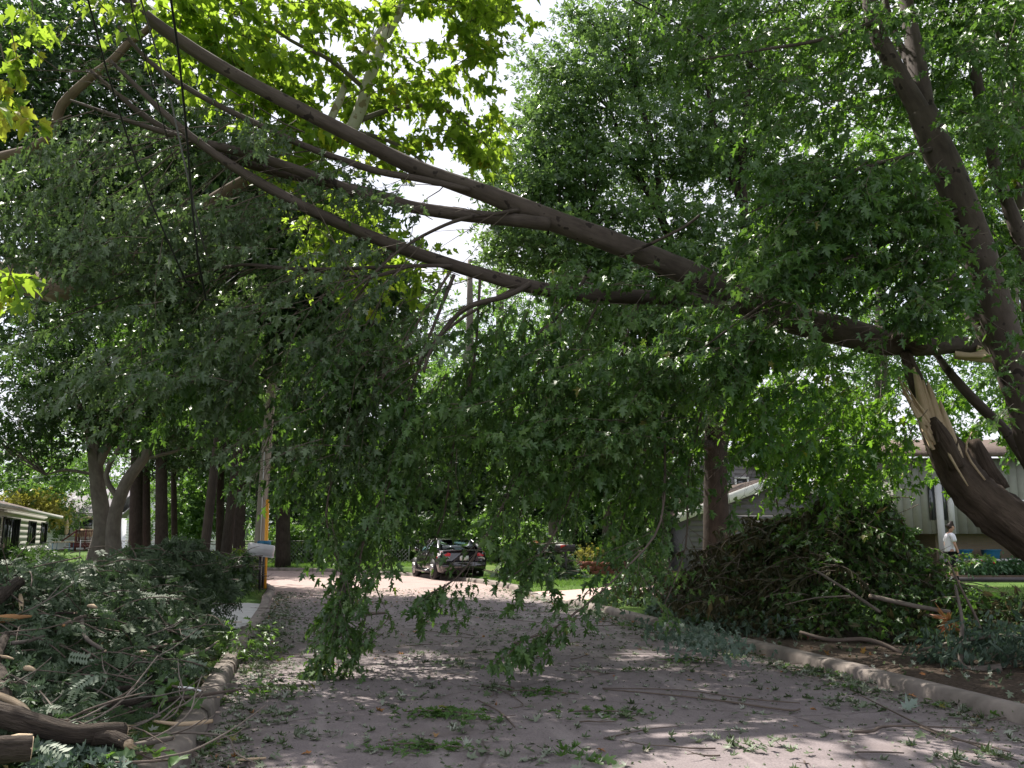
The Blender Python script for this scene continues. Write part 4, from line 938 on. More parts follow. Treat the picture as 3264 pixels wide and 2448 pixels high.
far = [
    (20, 75, .3, 420, [L_(10, 490, 75, 5), L_(60, 480, 76, 5.5), L_(30, 520, 74, 3)], 'back', 'light green rounded tree far behind the low white house'),
    (96, 90, .3, 430, [L_(70, 480, 90, 6), L_(130, 470, 92, 7), L_(170, 500, 92, 5)], 'back', 'light green tree far behind the lavender roof'),
    (200, 62, .3, 440, [L_(195, 500, 62, 3.2), L_(186, 520, 60, 2.2), L_(215, 470, 63, 3.5)], 'back', 'sunlit airy tree right of the white gabled house'),
    (262, 58, .4, 300, [L_(235, 420, 58, 4.5), L_(290, 400, 58, 5), L_(260, 480, 57, 3.5), L_(240, 350, 58, 4)], 'dark', 'dark bushy tree behind the utility pole top'),
    (330, 56, .4, 250, [L_(310, 500, 55, 4), L_(340, 470, 56, 4.5), L_(370, 500, 55, 4), L_(320, 420, 56, 4.5)], 'dark', 'dark tree at the far verge left of the car'),
    (345, 60, .4, 200, [L_(325, 330, 60, 4), L_(365, 350, 60, 4), L_(340, 390, 60, 3.6), L_(355, 300, 61, 3.6)], 'back', 'sunlit tree glimpsed under the fallen limbs left of centre'),
    (405, 58, .4, 260, [L_(390, 500, 57, 4), L_(420, 470, 58, 4.5), L_(450, 500, 57, 4), L_(410, 420, 58, 5), L_(460, 430, 59, 4.5)], 'dark', 'dark tree at the far verge straight behind the car'),
    (470, 52, .35, 260, [L_(470, 480, 52, 3.6), L_(500, 440, 52, 4), L_(455, 400, 53, 4), L_(500, 380, 54, 4.5)], 'back', 'sunlit tree behind the right side of the car'),
    (553, 38, .22, 400, [L_(545, 470, 38, 1.8), L_(580, 450, 38, 2.2), L_(560, 420, 39, 2.4), L_(600, 480, 38, 1.8)], 'back', 'slim pink barked tree behind the dark mailbox'),
    (606, 37, .22, 400, [L_(625, 470, 37, 1.8), L_(640, 430, 37, 2.2), L_(600, 410, 38, 2.2), L_(655, 490, 37, 1.5)], 'back', 'slim leaning tree above the red block wall'),
    (500, 75, .5, 200, [L_(470, 330, 70, 6), L_(530, 310, 72, 6), L_(580, 350, 72, 6), L_(430, 380, 72, 6), L_(620, 420, 70, 6)], 'back', 'tall sunlit tree far behind the hanging curtain of leaves'),
    (226, 26, .16, 330, [L_(250, 240, 25.5, 2.3), L_(305, 225, 25.5, 2.0), L_(300, 280, 25, 2.2), L_(225, 200, 26, 2.1), L_(335, 260, 26, 1.6), L_(275, 315, 25.5, 2.0), L_(190, 240, 26, 2.4)], 'dark', 'tall leafy tree just left of the utility pole'),
    (204, 21.5, .12, 330, [L_(250, 260, 21.5, 1.8), L_(305, 245, 21, 1.6), L_(285, 300, 21, 1.7), L_(340, 300, 21, 1.5), L_(215, 200, 22, 1.9), L_(200, 290, 22, 1.8), L_(235, 330, 21.5, 1.4)], 'dark', 'slim verge tree standing behind the locust brush heap'),
    (880, 50, .4, 150, [L_(800, 400, 50, 4), L_(860, 360, 50, 4.5), L_(930, 380, 52, 5), L_(840, 440, 48, 3.4), L_(990, 330, 52, 5), L_(900, 280, 52, 5)], 'back', 'green tree behind the grey garage roof'),
    (1010, 40, .4, 60, [L_(950, 200, 42, 4), L_(1010, 220, 42, 4), L_(890, 150, 44, 4), L_(980, 110, 42, 4), L_(1030, 330, 42, 3.5)], 'back', 'green tree towering behind the olive grey house'),
]
for k, (px, Y, r, top, lobes, mat, lab) in enumerate(far):
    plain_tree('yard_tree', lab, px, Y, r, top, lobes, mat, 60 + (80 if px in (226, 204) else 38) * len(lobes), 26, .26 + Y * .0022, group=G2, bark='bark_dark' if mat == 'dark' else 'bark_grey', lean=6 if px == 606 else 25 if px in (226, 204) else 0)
plain_tree('yellowing_tree', 'low yellowing tree behind the roof of the low white house', 38, 72, .2, 505, [L_(26, 506, 72, 1.5), L_(46, 512, 72, 1.2)], 'yellowtree', 80, 26, .34)
G5 = 'low trees crowding the far verge behind the fence'
for px, Y, mat, lab in ((305, 53, 'dark', 'low dark tree behind the fence beside the yellow guard'), (345, 52, 'dark', 'low dark tree behind the fence left of the car'), (385, 54, 'back', 'low green tree behind the fence just left of the car'), (425, 52, 'dark', 'low dark tree straight behind the car'), (468, 50, 'dark', 'low dark tree just right of the car roof'), (512, 49, 'dark', 'low dark tree between car and dark mailbox'), (556, 46, 'dark', 'low dark tree behind the dark mailbox'), (600, 44, 'dark', 'low dark tree behind the red block wall'), (645, 46, 'back', 'low green tree left of the grey house')):
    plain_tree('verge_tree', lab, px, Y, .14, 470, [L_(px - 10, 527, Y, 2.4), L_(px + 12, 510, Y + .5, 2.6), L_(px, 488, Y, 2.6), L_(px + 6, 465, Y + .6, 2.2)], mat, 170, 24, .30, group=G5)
# a far wood closing the view
lv = Leaves()
lobes = []
for k in range(70):
    x = -150 + k * 4.6 + R.uniform(-2, 2); y = 118 + R.uniform(-10, 14) - abs(x) * .10
    if -75 < x < -38 and R.random() < .55: continue
    h = R.uniform(7, 12) if x < -20 else R.uniform(9, 15)
    lobes.append(((x, y, h * .5), (4.4, 3.6, h * .55)))
clumps(lv, lobes, 1700, 24, .62, 1.1, (.45, .22))
o = lv.build('far_wood', T_SPRIG, M['back']); tag(o, 'distant green wood closing the view behind the yards', None, None, 'stuff')

# ------------------------------------------------------------------ shrubs
def shrub(name, label, px, Y, rx, rz, mat, n, per, size, group=None, tone=(.5, .22), tm=None, stem='bark_dark', zc=None, cat='shrub'):
    b = at(px, 535, Y); b = (b[0], Y, gz(b[0], Y))
    root = empty(name, b, label, cat, group)
    g = Geo()
    for k in range(6): g.tube([(b[0] + R.uniform(-.1, .1), Y + R.uniform(-.1, .1), b[2] - .05), (b[0] + R.gauss(0, rx * .3), Y + R.gauss(0, rx * .3), b[2] + rz * .9)], [.03, .012], 5, 1)
    o = g.build('stems', M[stem], root); o['kind'] = 'stuff'
    lv = Leaves(); clumps(lv, [((b[0], Y, b[2] + rz * .85), (rx, rx * .8, rz * .9))], n, per, size, .22, tone, .7, .5)
    keep = [i for i, p in enumerate(lv.p) if p[2] > b[2] + .02]
    for a in 'panst': setattr(lv, a, [getattr(lv, a)[i] for i in keep])
    lv.build('foliage', tm or T_SPRIG, M[mat], root); return root
G3 = 'shrubs along the far verge'
for px, Y, rx, rz, mat, lab in ((292, 47, 1.6, 1.3, 'back', 'yellow green shrub behind the chain link fence beside the pole'), (325, 48, 1.8, 1.5, 'dark', 'dark shrub second along the chain link fence'), (362, 47, 1.7, 1.2, 'back', 'green shrub in the middle of the chain link fence'),
                            (398, 48, 1.7, 1.6, 'back', 'tall green shrub left of the parked car'), (440, 47, 1.9, 1.5, 'dark', 'dark shrub just behind the parked car roof'), (500, 44, 1.6, 1.5, 'back', 'leafy green shrub right of the parked car'),
                            (530, 40, 1.2, 1.2, 'back', 'bright green shrub behind the mailbox brush heap'), (640, 36, 1.4, 1.1, 'back', 'green shrub right of the red block wall')):
    shrub('verge_shrub', lab, px, Y, rx, rz, mat, 70, 26, .2, G3)
shrub('clipped_shrub', 'round dark clipped shrub behind the red block wall', 618, 33, .8, .5, 'dark', 60, 22, .14)
shrub('yellow_shrub', 'small yellow green shrub at the end of the red block wall', 592, 33.3, .5, .55, 'yellowtree', 34, 20, .13)
for px, Y, lab in ((10, 37, 'dark shrub under the big window of the low white house'), (28, 41, 'dark shrub by the wall corner of the low white house')):
    shrub('house_shrub', lab, px, Y, 1.7, .62, 'dark', 80, 26, .16, 'shrubs under the low house windows', (.3, .18))
# ------------------------------------------------------------------ houses
def vsub2(a, b): return (b[0] - a[0], b[1] - a[1])
class Wall:
    """a straight wall from A to B (plan points); u along, z up, n out of the face on the right hand of A->B"""
    def __init__(s, A, B, z0):
        s.A, s.B, s.z0 = A, B, z0
        d = vsub2(A, B); s.L = math.hypot(*d); s.u = (d[0] / s.L, d[1] / s.L); s.n = (s.u[1], -s.u[0])
    def P(s, u, z, out=0.0): return (s.A[0] + s.u[0] * u + s.n[0] * out, s.A[1] + s.u[1] * u + s.n[1] * out, s.z0 + z)
    def off(s, k): return (s.n[0] * k, s.n[1] * k, 0)
    def slab(s, g, u0, u1, z0, z1, out, th): g.prism([s.P(u0, z0, out), s.P(u1, z0, out), s.P(u1, z1, out), s.P(u0, z1, out)], s.off(th))
    def boards(s, root, mat, z0, z1, bh, name='siding_board', gable=None, holes=(), lap=.012):
        """lap boards; gable = (height at u=0, apex u, apex height, height at u=L)"""
        z = z0
        while z < z1 - .02:
            t = min(z + bh, z1)
            def lim(zz):
                a, b = 0.0, s.L
                if gable:
                    h0, ua, ha, h1 = gable
                    if zz > h0: a = ua * (zz - h0) / (ha - h0)
                    if zz > h1: b = s.L - (s.L - ua) * (zz - h1) / (ha - h1)
                return a, b
            a0, b0 = lim(z); a1, b1 = lim(t - .001)
            if b0 - a0 > .1:
                spans = [(a0, b0, a1, b1)]
                for hu0, hu1, hz0, hz1 in holes:
                    if t > hz0 + .01 and z < hz1 - .01:
                        ns = []
                        for q in spans:
                            if q[0] < hu0 < q[1]: ns.append((q[0], hu0, q[2], hu0))
                            if q[0] < hu1 < q[1]: ns.append((hu1, q[1], hu1, q[3]))
                            if not (q[0] < hu0 < q[1] or q[0] < hu1 < q[1]): ns.append(q)
                        spans = ns
                for q in spans:
                    g = Geo(); i = len(g.v)
                    p = [s.P(q[0], z, .0), s.P(q[1], z, .0), s.P(q[3], t - .004, .0), s.P(q[2], t - .004, .0)]
                    o = [add(p[0], s.off(.035)), add(p[1], s.off(.035)), add(p[2], s.off(.035 - lap)), add(p[3], s.off(.035 - lap))]
                    g.v += p + o
                    for f in ((3, 2, 1, 0), (4, 5, 6, 7), (0, 1, 5, 4), (1, 2, 6, 5), (2, 3, 7, 6), (3, 0, 4, 7)): g.face(f)
                    g.build(name, mat, root)
            z = t
    def window(s, root, u0, u1, z0, z1, mull=(1, 1), frame=None, shutters=False, fw=.07):
        g = Geo(); o = .02
        s.slab(g, u0 - fw, u1 + fw, z0 - fw, z0, o, .06); s.slab(g, u0 - fw, u1 + fw, z1, z1 + fw, o, .06)
        s.slab(g, u0 - fw, u0, z0, z1, o, .06); s.slab(g, u1, u1 + fw, z0, z1, o, .06)
        w = g.build('window', frame or M['white'], root)
        p = Geo(); s.slab(p, u0, u1, z0, z1, .036, .012); p.build('pane', M['glass'], w)
        for k in range(1, mull[0]):
            m_ = Geo(); uu = u0 + (u1 - u0) * k / mull[0]; s.slab(m_, uu - .025, uu + .025, z0, z1, .05, .03); m_.build('mullion', frame or M['white'], w)
        for k in range(1, mull[1]):
            m_ = Geo(); zz = z0 + (z1 - z0) * k / mull[1]; s.slab(m_, u0, u1, zz - .025, zz + .025, .052, .03); m_.build('mullion', frame or M['white'], w)
        if shutters:
            for a, b in ((u0 - fw - .33, u0 - fw - .02), (u1 + fw + .02, u1 + fw + .33)):
                sh = Geo(); s.slab(sh, a, b, z0 - fw, z1 + fw, .037, .04); so_ = sh.build('shutter', M['black'], root)
        return w
def solid(root, name, mat, pts, z0, z1):
    g = Geo(); n = len(pts)
    g.v += [(x, y, z0) for x, y in pts] + [(x, y, z1) for x, y in pts]
    g.face(range(n)); g.face([n + i for i in range(n)])
    for i in range(n): g.face((i, (i + 1) % n, n + (i + 1) % n, n + i))
    return g.build(name, mat, root)

# low white house on the left: front wall runs from A (near) to B (far corner)
A, B = (-18.6, 29.0), (-31.0, 60.0)
hz = .12
h1 = empty('low_house', (-26, 45, hz), 'low white sided house with black shutters and a shallow brown roof', 'house')
wl_ = Wall(B, A, hz)                                               # right hand of B->A faces the street
un = wl_.n
if un[0] < 0: wl_ = Wall(A, B, hz)
wl_.boards(h1, M['cream'], .25, 2.7, .30, holes=[])
back = [A, B, (B[0] - 9, B[1] - 3.6), (A[0] - 9, A[1] - 3.6)]
inn = [(A[0] - wl_.n[0] * .02, A[1] - wl_.n[1] * .02), (B[0] - wl_.n[0] * .02, B[1] - wl_.n[1] * .02), back[2], back[3]]
solid(h1, 'wall', M['cream'], inn, hz - .3, hz + 2.72)
def uof(px):                                                      # where along the wall a picture column falls
    k = (px - 512) / FPX / math.cos(PITCH) * 1.0
    best = min(np.linspace(0, wl_.L, 800), key=lambda u: abs(wl_.P(u, 0)[0] / wl_.P(u, 0)[1] - (px - 512) / FPX))
    return float(best)
for (p0, p1, z0, z1, ml) in ((9.5, 24, .55, 2.25, (5, 1)), (34.5, 40.5, 1.0, 2.2, (3, 1)), (47, 52, 1.0, 2.2, (3, 1)), (-9, 4, .8, 2.2, (4, 1))):
    a, b = sorted((uof(p0), uof(p1))); wl_.window(h1, a, b, z0, z1, ml, M['black'] if p0 > 0 else M['black'], True)
ov = .75
P0, P1 = wl_.P(-.9 if wl_.A == A else -.9, 2.72, ov), wl_.P(wl_.L + .9, 2.72, ov)
g = Geo()
R0, R1 = add(add(wl_.P(3.2, 2.72), wl_.off(-4.2)), (0, 0, 1.35)), add(add(wl_.P(wl_.L - 3.2, 2.72), wl_.off(-4.2)), (0, 0, 1.35))
B0, B1 = add(wl_.P(-.9, 2.72), wl_.off(-9.2)), add(wl_.P(wl_.L + .9, 2.72), wl_.off(-9.2))
g.quad(P0, P1, R1, R0); g.quad(B1, B0, R0, R1); g.quad(B0, P0, R0); g.quad(P1, B1, R1); g.quad(P1, P0, B0, B1)
g.build('roof', M['shingle'], h1)
g = Geo(); g.prism([add(P0, (0, 0, -.16)), add(P1, (0, 0, -.16)), add(P1, (0, 0, .03)), add(P0, (0, 0, .03))], wl_.off(.05)); g.build('fascia', M['cream'], h1)
g = Geo(); g.prism([add(P1, (0, 0, -.16)), add(B1, (0, 0, -.16)), add(B1, (0, 0, .03)), add(P1, (0, 0, .03))], (wl_.u[0] * .05, wl_.u[1] * .05, 0)); g.build('fascia', M['cream'], h1)

# white house with the red deck
def X_(px, Y): return (px - 512) / FPX * Y / (math.cos(PITCH) - (384 - 535) / FPX * math.sin(PITCH))
h2 = empty('white_house', (X_(80, 80), 80, gz(X_(80, 80), 80)), 'white house with a pale lavender roof behind a red deck', 'house')
z2 = gz(X_(80, 80), 80)
a, b = (X_(40, 78), 78.0), (X_(108, 78), 78.0)
w2 = Wall(a, b, z2); w2.boards(h2, M['whiteside'], .6, 3.2, .22)
solid(h2, 'wall', M['whiteside'], [(a[0], 78.02), (b[0], 78.02), (b[0], 86), (a[0], 86)], z2 - .2, z2 + 3.22)
g = Geo(); g.quad(w2.P(-.5, 3.1, .6), w2.P(w2.L + .5, 3.1, .6), add(w2.P(w2.L + .5, 5.4), (0, 4, 0)), add(w2.P(-.5 + 1.5, 5.4), (0, 4, 0)))
g.quad(add(w2.P(w2.L + .5, 3.1), (0, 8.6, 0)), add(w2.P(-.5, 3.1), (0, 8.6, 0)), add(w2.P(1.0, 5.4), (0, 4, 0)), add(w2.P(w2.L + .5, 5.4), (0, 4, 0)))
g.quad(w2.P(-.5, 3.1, .6), add(w2.P(1.0, 5.4), (0, 4, 0)), add(w2.P(-.5, 3.1), (0, 8.6, 0)))
g.build('roof', M['shingle_grey'], h2)
for u0, u1 in ((1.6, 2.6), (3.4, 4.5)): w2.window(h2, u0, u1, 1.2, 2.6, (1, 2))
dk = empty('deck', (X_(85, 73), 73, gz(X_(85, 73), 73)), 'raised red stained deck with balusters beside the white house', 'deck')
zd = gz(X_(85, 73), 73); xa, xb = X_(71, 73), X_(99, 73)
Geo().box(((xa + xb) / 2, 75.2, zd + .62), (xb - xa, 4.4, .10)).build('floor_boards', M['deckred'], dk)
Geo().box(((xa + xb) / 2, 73.06, zd + .42), (xb - xa, .06, .30)).build('skirt_board', M['deckred'], dk)
Geo().box(((xa + xb) / 2 + .2, 73.1, zd + 1.62), (xb - xa - .4, .12, .08)).build('hand_rail', M['deckred'], dk)
Geo().box(((xa + xb) / 2 + .2, 73.1, zd + .78), (xb - xa - .4, .06, .06)).build('bottom_rail', M['deckred'], dk)
for k in range(15):
    x = xa + .45 + (xb - xa - .5) * k / 14
    Geo().box((x, 73.1, zd + 1.2), (.045, .045, .80)).build('baluster', M['deckred'], dk)
for x in (xa + .35, (xa + xb) / 2, xb): Geo().box((x, 73.12, zd + .85), (.12, .12, 1.75)).build('post', M['deckred'], dk)
Geo().tube([(xa + .35, 73.1, zd + 1.6), (xa - .55, 72.6, zd + .75)], .06, 6, 1).build('stair_rail', M['deckred'], dk)
for k in range(3): Geo().box((xa - .1 - .3 * k, 73.6, zd + .46 - .17 * k), (.32, 1.2, .05)).build('stair_tread', M['deckred'], dk)
um = empty('patio_umbrella', (X_(66, 74), 74, zd), 'closed tan patio umbrella standing by the deck stairs', 'umbrella')
Geo().tube([(X_(66, 74), 74, zd), (X_(66, 74), 74, zd + 2.6)], .025, 6, 1).build('pole', M['white'], um)
Geo().tube([(X_(66, 74), 74, zd + 1.3), (X_(66, 74), 74, zd + 1.5), (X_(66, 74), 74, zd + 2.3), (X_(66, 74), 74, zd + 2.75)], [.05, .17, .12, .02], 8, 3, .1).build('canopy', M['umbrella'], um, True)
ut = empty('patio_table', (X_(64, 71), 71, zd), 'pale patio table on thin legs in front of the deck stairs', 'table')
Geo().box((X_(64, 71), 71, zd + .74), (1.5, .8, .05)).build('tabletop', M['umbrella'], ut)
for sx in (-.65, .65):
    for sy in (-.33, .33): Geo().tube([(X_(64, 71) + sx, 71 + sy, zd), (X_(64, 71) + sx, 71 + sy, zd + .72)], .025, 5, 1).build('leg', M['blue'], ut)
ar = empty('garden_swing', (X_(86, 76), 76.2, zd + .67), 'canopied garden swing standing on the red deck', 'swing')
xa_ = X_(86, 76)
for sx in (-.8, .8): Geo().tube([(xa_ + sx, 76.6, zd + .67), (xa_ + sx, 76.2, zd + 2.6)], .03, 5, 1).build('post', M['steel'], ar)
Geo().tube([(xa_ - 1, 76.2, zd + 2.45), (xa_, 76.2, zd + 2.75), (xa_ + 1, 76.2, zd + 2.45)], .12, 6, 3).build('canopy', M['umbrella'], ar)
Geo().box((xa_, 76.2, zd + 1.15), (1.4, .5, .08)).build('seat', M['umbrella'], ar)
Geo().box((xa_, 76.45, zd + 1.5), (1.4, .06, .6)).build('backrest', M['umbrella'], ar)

# white gabled house between the dark trunks
Yg = 66.0; xg0, xg1 = X_(126, Yg), X_(181, Yg); zg = gz(xg0, Yg)
h3 = empty('gabled_house', ((xg0 + xg1) / 2, Yg, zg), 'white gabled house seen between the dark trunks', 'house')
w3 = Wall((xg0, Yg), (xg1, Yg), zg); Lg = w3.L
w3.boards(h3, M['whiteside'], .3, 5.2, .2, gable=(2.7, Lg * .62, 5.3, 2.2))
g = Geo(); g.v += [(xg0, Yg + .02, zg - .2), (xg1, Yg + .02, zg - .2), (xg1, Yg + .02, zg + 2.2), (xg0 + Lg * .62, Yg + .02, zg + 5.3), (xg0, Yg + .02, zg + 2.7)]
g.v += [(x, y + 9, z) for x, y, z in g.v[:5]]
g.face((0, 1, 2, 3, 4)); g.face((9, 8, 7, 6, 5))
for i in range(5): g.face((i, i + 5, (i + 1) % 5 + 5, (i + 1) % 5))
g.build('wall', M['whiteside'], h3)
g = Geo()
for pa, pb in (((-.4, 2.55), (Lg * .62, 5.36)), ((Lg * .62, 5.36), (Lg + .4, 2.0))):
    p, q_ = w3.P(*pa, .4), w3.P(*pb, .4); g.prism([p, q_, add(q_, (0, 9.8, 0)), add(p, (0, 9.8, 0))], (0, 0, .12))
g.build('roof', M['shingle_grey'], h3)
w3.window(h3, 1.0, 1.8, 1.1, 2.3, (1, 2)); w3.window(h3, Lg - 1.1, Lg - .5, 1.0, 2.0, (1, 2), M['white'])
# little porch house
Yp = 72.0; xp0, xp1 = X_(184, Yp), X_(206, Yp); zp = gz(xp0, Yp)
h4 = empty('porch_house', ((xp0 + xp1) / 2, Yp, zp), 'small pale house with dark porch openings behind the row of trunks', 'house')
solid(h4, 'wall', M['whiteside'], [(xp0, Yp + 1.5), (xp1, Yp + 1.5), (xp1, Yp + 7), (xp0, Yp + 7)], zp - .2, zp + 2.6)
for k in range(4): Geo().box((xp0 + (xp1 - xp0) * k / 3, Yp, zp + 1.2), (.16, .16, 2.4)).build('porch_post', M['white'], h4)
Geo().box(((xp0 + xp1) / 2, Yp + .7, zp + 2.5), (xp1 - xp0 + .5, 2.0, .25)).build('porch_roof', M['white'], h4)
g = Geo(); g.prism([(xp0 - .4, Yp, zp + 2.63), (xp1 + .4, Yp, zp + 2.63), (xp1 + .4, Yp + 4, zp + 4.2), (xp0 - .4, Yp + 4, zp + 4.2)], (0, 0, .1)); g.build('roof', M['shingle_grey'], h4)
w4 = Wall((xp0, Yp + 1.48), (xp1, Yp + 1.48), zp)
for k in range(3): w4.window(h4, .15 + k * .58, .6 + k * .58, .7, 2.0, (1, 1))

# grey two storey house and the grey garage on the right
Yh = 43.0; xh0, xh1 = X_(668, Yh), X_(795, Yh); zh = gz(xh0, Yh)
h5 = empty('grey_house', ((xh0 + xh1) / 2, Yh, zh), 'grey sided two storey house with a small white window behind the oak', 'house')
w5 = Wall((xh0, Yh), (xh1, Yh), zh); La = w5.L; ap = La * .42
def zpix(py, Y): return at(512, py, Y)[2]
ev, tp = zpix(482, Yh) - zh, zpix(446, Yh) - zh
wu0, wu1 = (X_(738.5, Yh) - xh0), (X_(749, Yh) - xh0); wz0, wz1 = zpix(492, Yh) - zh, zpix(479, Yh) - zh
w5.boards(h5, M['greyside'], .3, tp, .21, gable=(ev, ap, tp, ev), holes=[(wu0 - .07, wu1 + .07, wz0 - .07, wz1 + .07)])
w5.window(h5, wu0, wu1, wz0, wz1, (1, 2), M['white'], fw=.10)
g = Geo(); g.v += [(xh0, Yh + .02, zh - .2), (xh1, Yh + .02, zh - .2), (xh1, Yh + .02, zh + ev), (xh0 + ap, Yh + .02, zh + tp), (xh0, Yh + .02, zh + ev)]
g.v += [(x, y + 9, z) for x, y, z in g.v[:5]]; g.face((0, 1, 2, 3, 4)); g.face((9, 8, 7, 6, 5))
for i in range(5): g.face((i, i + 5, (i + 1) % 5 + 5, (i + 1) % 5))
g.build('wall', M['greyside'], h5)
sl0 = (tp - ev) / ap; sl1 = (tp - ev) / (La - ap)
for pa, pb in (((-.5, ev - .5 * sl0), (ap, tp)), ((ap, tp), (La + .5, ev - .5 * sl1))):
    g = Geo(); p, q_ = w5.P(*pa, .35), w5.P(*pb, .35); g.prism([p, q_, add(q_, (0, 9.8, 0)), add(p, (0, 9.8, 0))], (0, 0, .12)); g.build('roof', M['shingle'], h5)
    g = Geo(); p, q_ = w5.P(*pa, .36), w5.P(*pb, .36); g.prism([add(p, (0, 0, -.16)), add(q_, (0, 0, -.16)), add(q_, (0, 0, .14)), add(p, (0, 0, .14))], (0, -.05, 0)); g.build('fascia', M['white'], h5)
# its low front wing
zl = zpix(515, 38) - zh
g = Geo(); g.prism([(X_(655, 36), 36, zh + zl - .1), (X_(720, 36), 36, zh + zl - .1), (X_(724, 43), 42.9, zh + zl + 1.0), (X_(668, 43), 42.9, zh + zl + 1.0)], (0, 0, .12)); g.build('porch_roof', M['shingle'], h5)
Geo().box(((X_(655, 36) + X_(720, 36)) / 2, 35.95, zh + zl - .10), (X_(720, 36) - X_(655, 36), .06, .24)).build('fascia', M['white'], h5)
solid(h5, 'porch_wall', M['greyside2'], [(X_(668, 37), 37), (X_(715, 37), 37), (X_(722, 42.9), 42.9), (X_(672, 42.9), 42.9)], zh - .2, zh + zl - .12)

Yq = 32.0; xq0, xq1 = X_(690, Yq), X_(874, Yq); zq = gz(xq0, Yq)
h6 = empty('garage', ((xq0 + xq1) / 2, Yq, zq), 'grey sided garage with a white edged gable behind the wilted brush heap', 'garage')
w6 = Wall((xq0, Yq), (xq1, Yq), zq); Lq = w6.L; e6, t6 = zpix(512, Yq) - zq, zpix(478, Yq) - zq
w6.boards(h6, M['greyside2'], .2, t6, .19, gable=(e6, Lq * .5, t6, e6))
g = Geo(); g.v += [(xq0, Yq + .02, zq - .2), (xq1, Yq + .02, zq - .2), (xq1, Yq + .02, zq + e6), (xq0 + Lq * .5, Yq + .02, zq + t6), (xq0, Yq + .02, zq + e6)]
g.v += [(x, y + 6.5, z) for x, y, z in g.v[:5]]; g.face((0, 1, 2, 3, 4)); g.face((9, 8, 7, 6, 5))
for i in range(5): g.face((i, i + 5, (i + 1) % 5 + 5, (i + 1) % 5))
g.build('wall', M['greyside2'], h6)
s6 = (t6 - e6) / (Lq * .5)
for pa, pb in (((-.55, e6 - .55 * s6), (Lq * .5, t6)), ((Lq * .5, t6), (Lq + .55, e6 - .55 * s6))):
    g = Geo(); p, q_ = w6.P(*pa, .4), w6.P(*pb, .4); g.prism([p, q_, add(q_, (0, 7.2, 0)), add(p, (0, 7.2, 0))], (0, 0, .12)); g.build('roof', M['shingle'], h6)
    g = Geo(); p, q_ = w6.P(*pa, .41), w6.P(*pb, .41); g.prism([add(p, (0, 0, -.2)), add(q_, (0, 0, -.2)), add(q_, (0, 0, .14)), add(p, (0, 0, .14))], (0, -.05, 0)); g.build('fascia', M['white'], h6)
Geo().box((xq1 + .5, Yq - .3, zq + e6 - .30), (.42, .3, .34)).build('eave_return', M['white'], h6)
Geo().tube([(xq1 + .45, Yq - .35, zq + e6 - .48), (xq1 + .2, Yq - .25, zq + e6 - .62), (xq1 - .05, Yq - .12, zq + e6 - .72)], .035, 6, 1).build('downpipe', M['white'], h6)

# olive grey house on the far right, upper floor jutting over a tan brick base
Yo = 30.0; zo = gz(12, Yo)
xo0, xo1 = X_(896, Yo), X_(1150, Yo)
h7 = empty('olive_house', ((xo0 + xo1) / 2, Yo, zo), 'olive grey boarded house on a tan brick base behind the walking person', 'house')
zb = zpix(534, Yo) - zo; zt = zpix(458, Yo) - zo
w7 = Wall((xo0, Yo), (xo1, Yo), zo)
solid(h7, 'upper_wall', M['olive'], [(xo0, Yo + .03), (xo1, Yo + .03), (xo1, Yo + 8), (xo0, Yo + 8)], zo + zb, zo + zt)
u = 0.0
while u < w7.L:
    g = Geo(); w7.slab(g, u + .004, min(u + .296, w7.L), zb + .01, zt - .01, -.01, .025 + R.uniform(0, .006)); g.build('wall_board', M['olive'], h7); u += .30
def u7(px): return X_(px, Yo) - xo0
for p0, p1 in ((931, 936.5), (944.5, 948)):
    g = Geo(); w7.slab(g, u7(p0), u7(p1), zpix(520, Yo) - zo, zpix(484, Yo) - zo, .03, .03); g.build('window_glazing', M['glass'], h7)
for p0, p1 in ((937, 944), (949, 955)):
    g = Geo(); w7.slab(g, u7(p0), u7(p1), zb - (0 if p0 > 940 else .9), zpix(478, Yo) - zo, .03, .07); g.build('corner_trim', M['mailgrey'], h7)
g = Geo(); w7.slab(g, u7(1000), u7(1032), zpix(529, Yo) - zo, zpix(500, Yo) - zo, .03, .04); wn_ = g.build('window', M['white'], h7)
g = Geo(); w7.slab(g, u7(1003), u7(1029), zpix(526, Yo) - zo, zpix(503, Yo) - zo, .072, .01); g.build('pane', M['glass'], wn_)
def uvbox(g, A, B, y_thick, z0, z1):
    d = (B[0] - A[0], B[1] - A[1]); L = math.hypot(*d); b = len(g.v)
    g.v += [(A[0], A[1], z0), (B[0], B[1], z0), (B[0], B[1], z1), (A[0], A[1], z1)]
    g.face(range(b, b + 4), [(0, z0), (L, z0), (L, z1), (0, z1)])
for (a, b, nm) in (((X_(935, 31.2), 31.2), (X_(1016, 31.2), 31.2), 'base_wall'), ((X_(1016, 31.2), 30.4), (xo1, 30.4), 'base_wall')):
    g = Geo(); uvbox(g, a, b, .2, zo - .2, zo + zb); uvbox(g, (b[0], b[1] + 4), (a[0], a[1] + 4), .2, zo - .2, zo + zb); uvbox(g, (a[0], a[1] + 4), a, .2, zo - .2, zo + zb); uvbox(g, b, (b[0], b[1] + 4), .2, zo - .2, zo + zb)
    g.build(nm, M['tanbrick'], h7)
g = Geo(); g.prism([(xo0 - .5, Yo - .5, zo + zt), (xo1, Yo - .5, zo + zt), (xo1, Yo + 4, zo + zt + .9), (xo0 - .5, Yo + 4, zo + zt + .9)], (0, 0, .15)); g.build('roof', M['shingle'], h7)
Geo().box(((X_(945, 30.6) + X_(1022, 30.6)) / 2, 30.7, zpix(560, 30.6)), (X_(1022, 30.6) - X_(945, 30.6), .9, .08)).build('ledge', M['concrete'], h7)
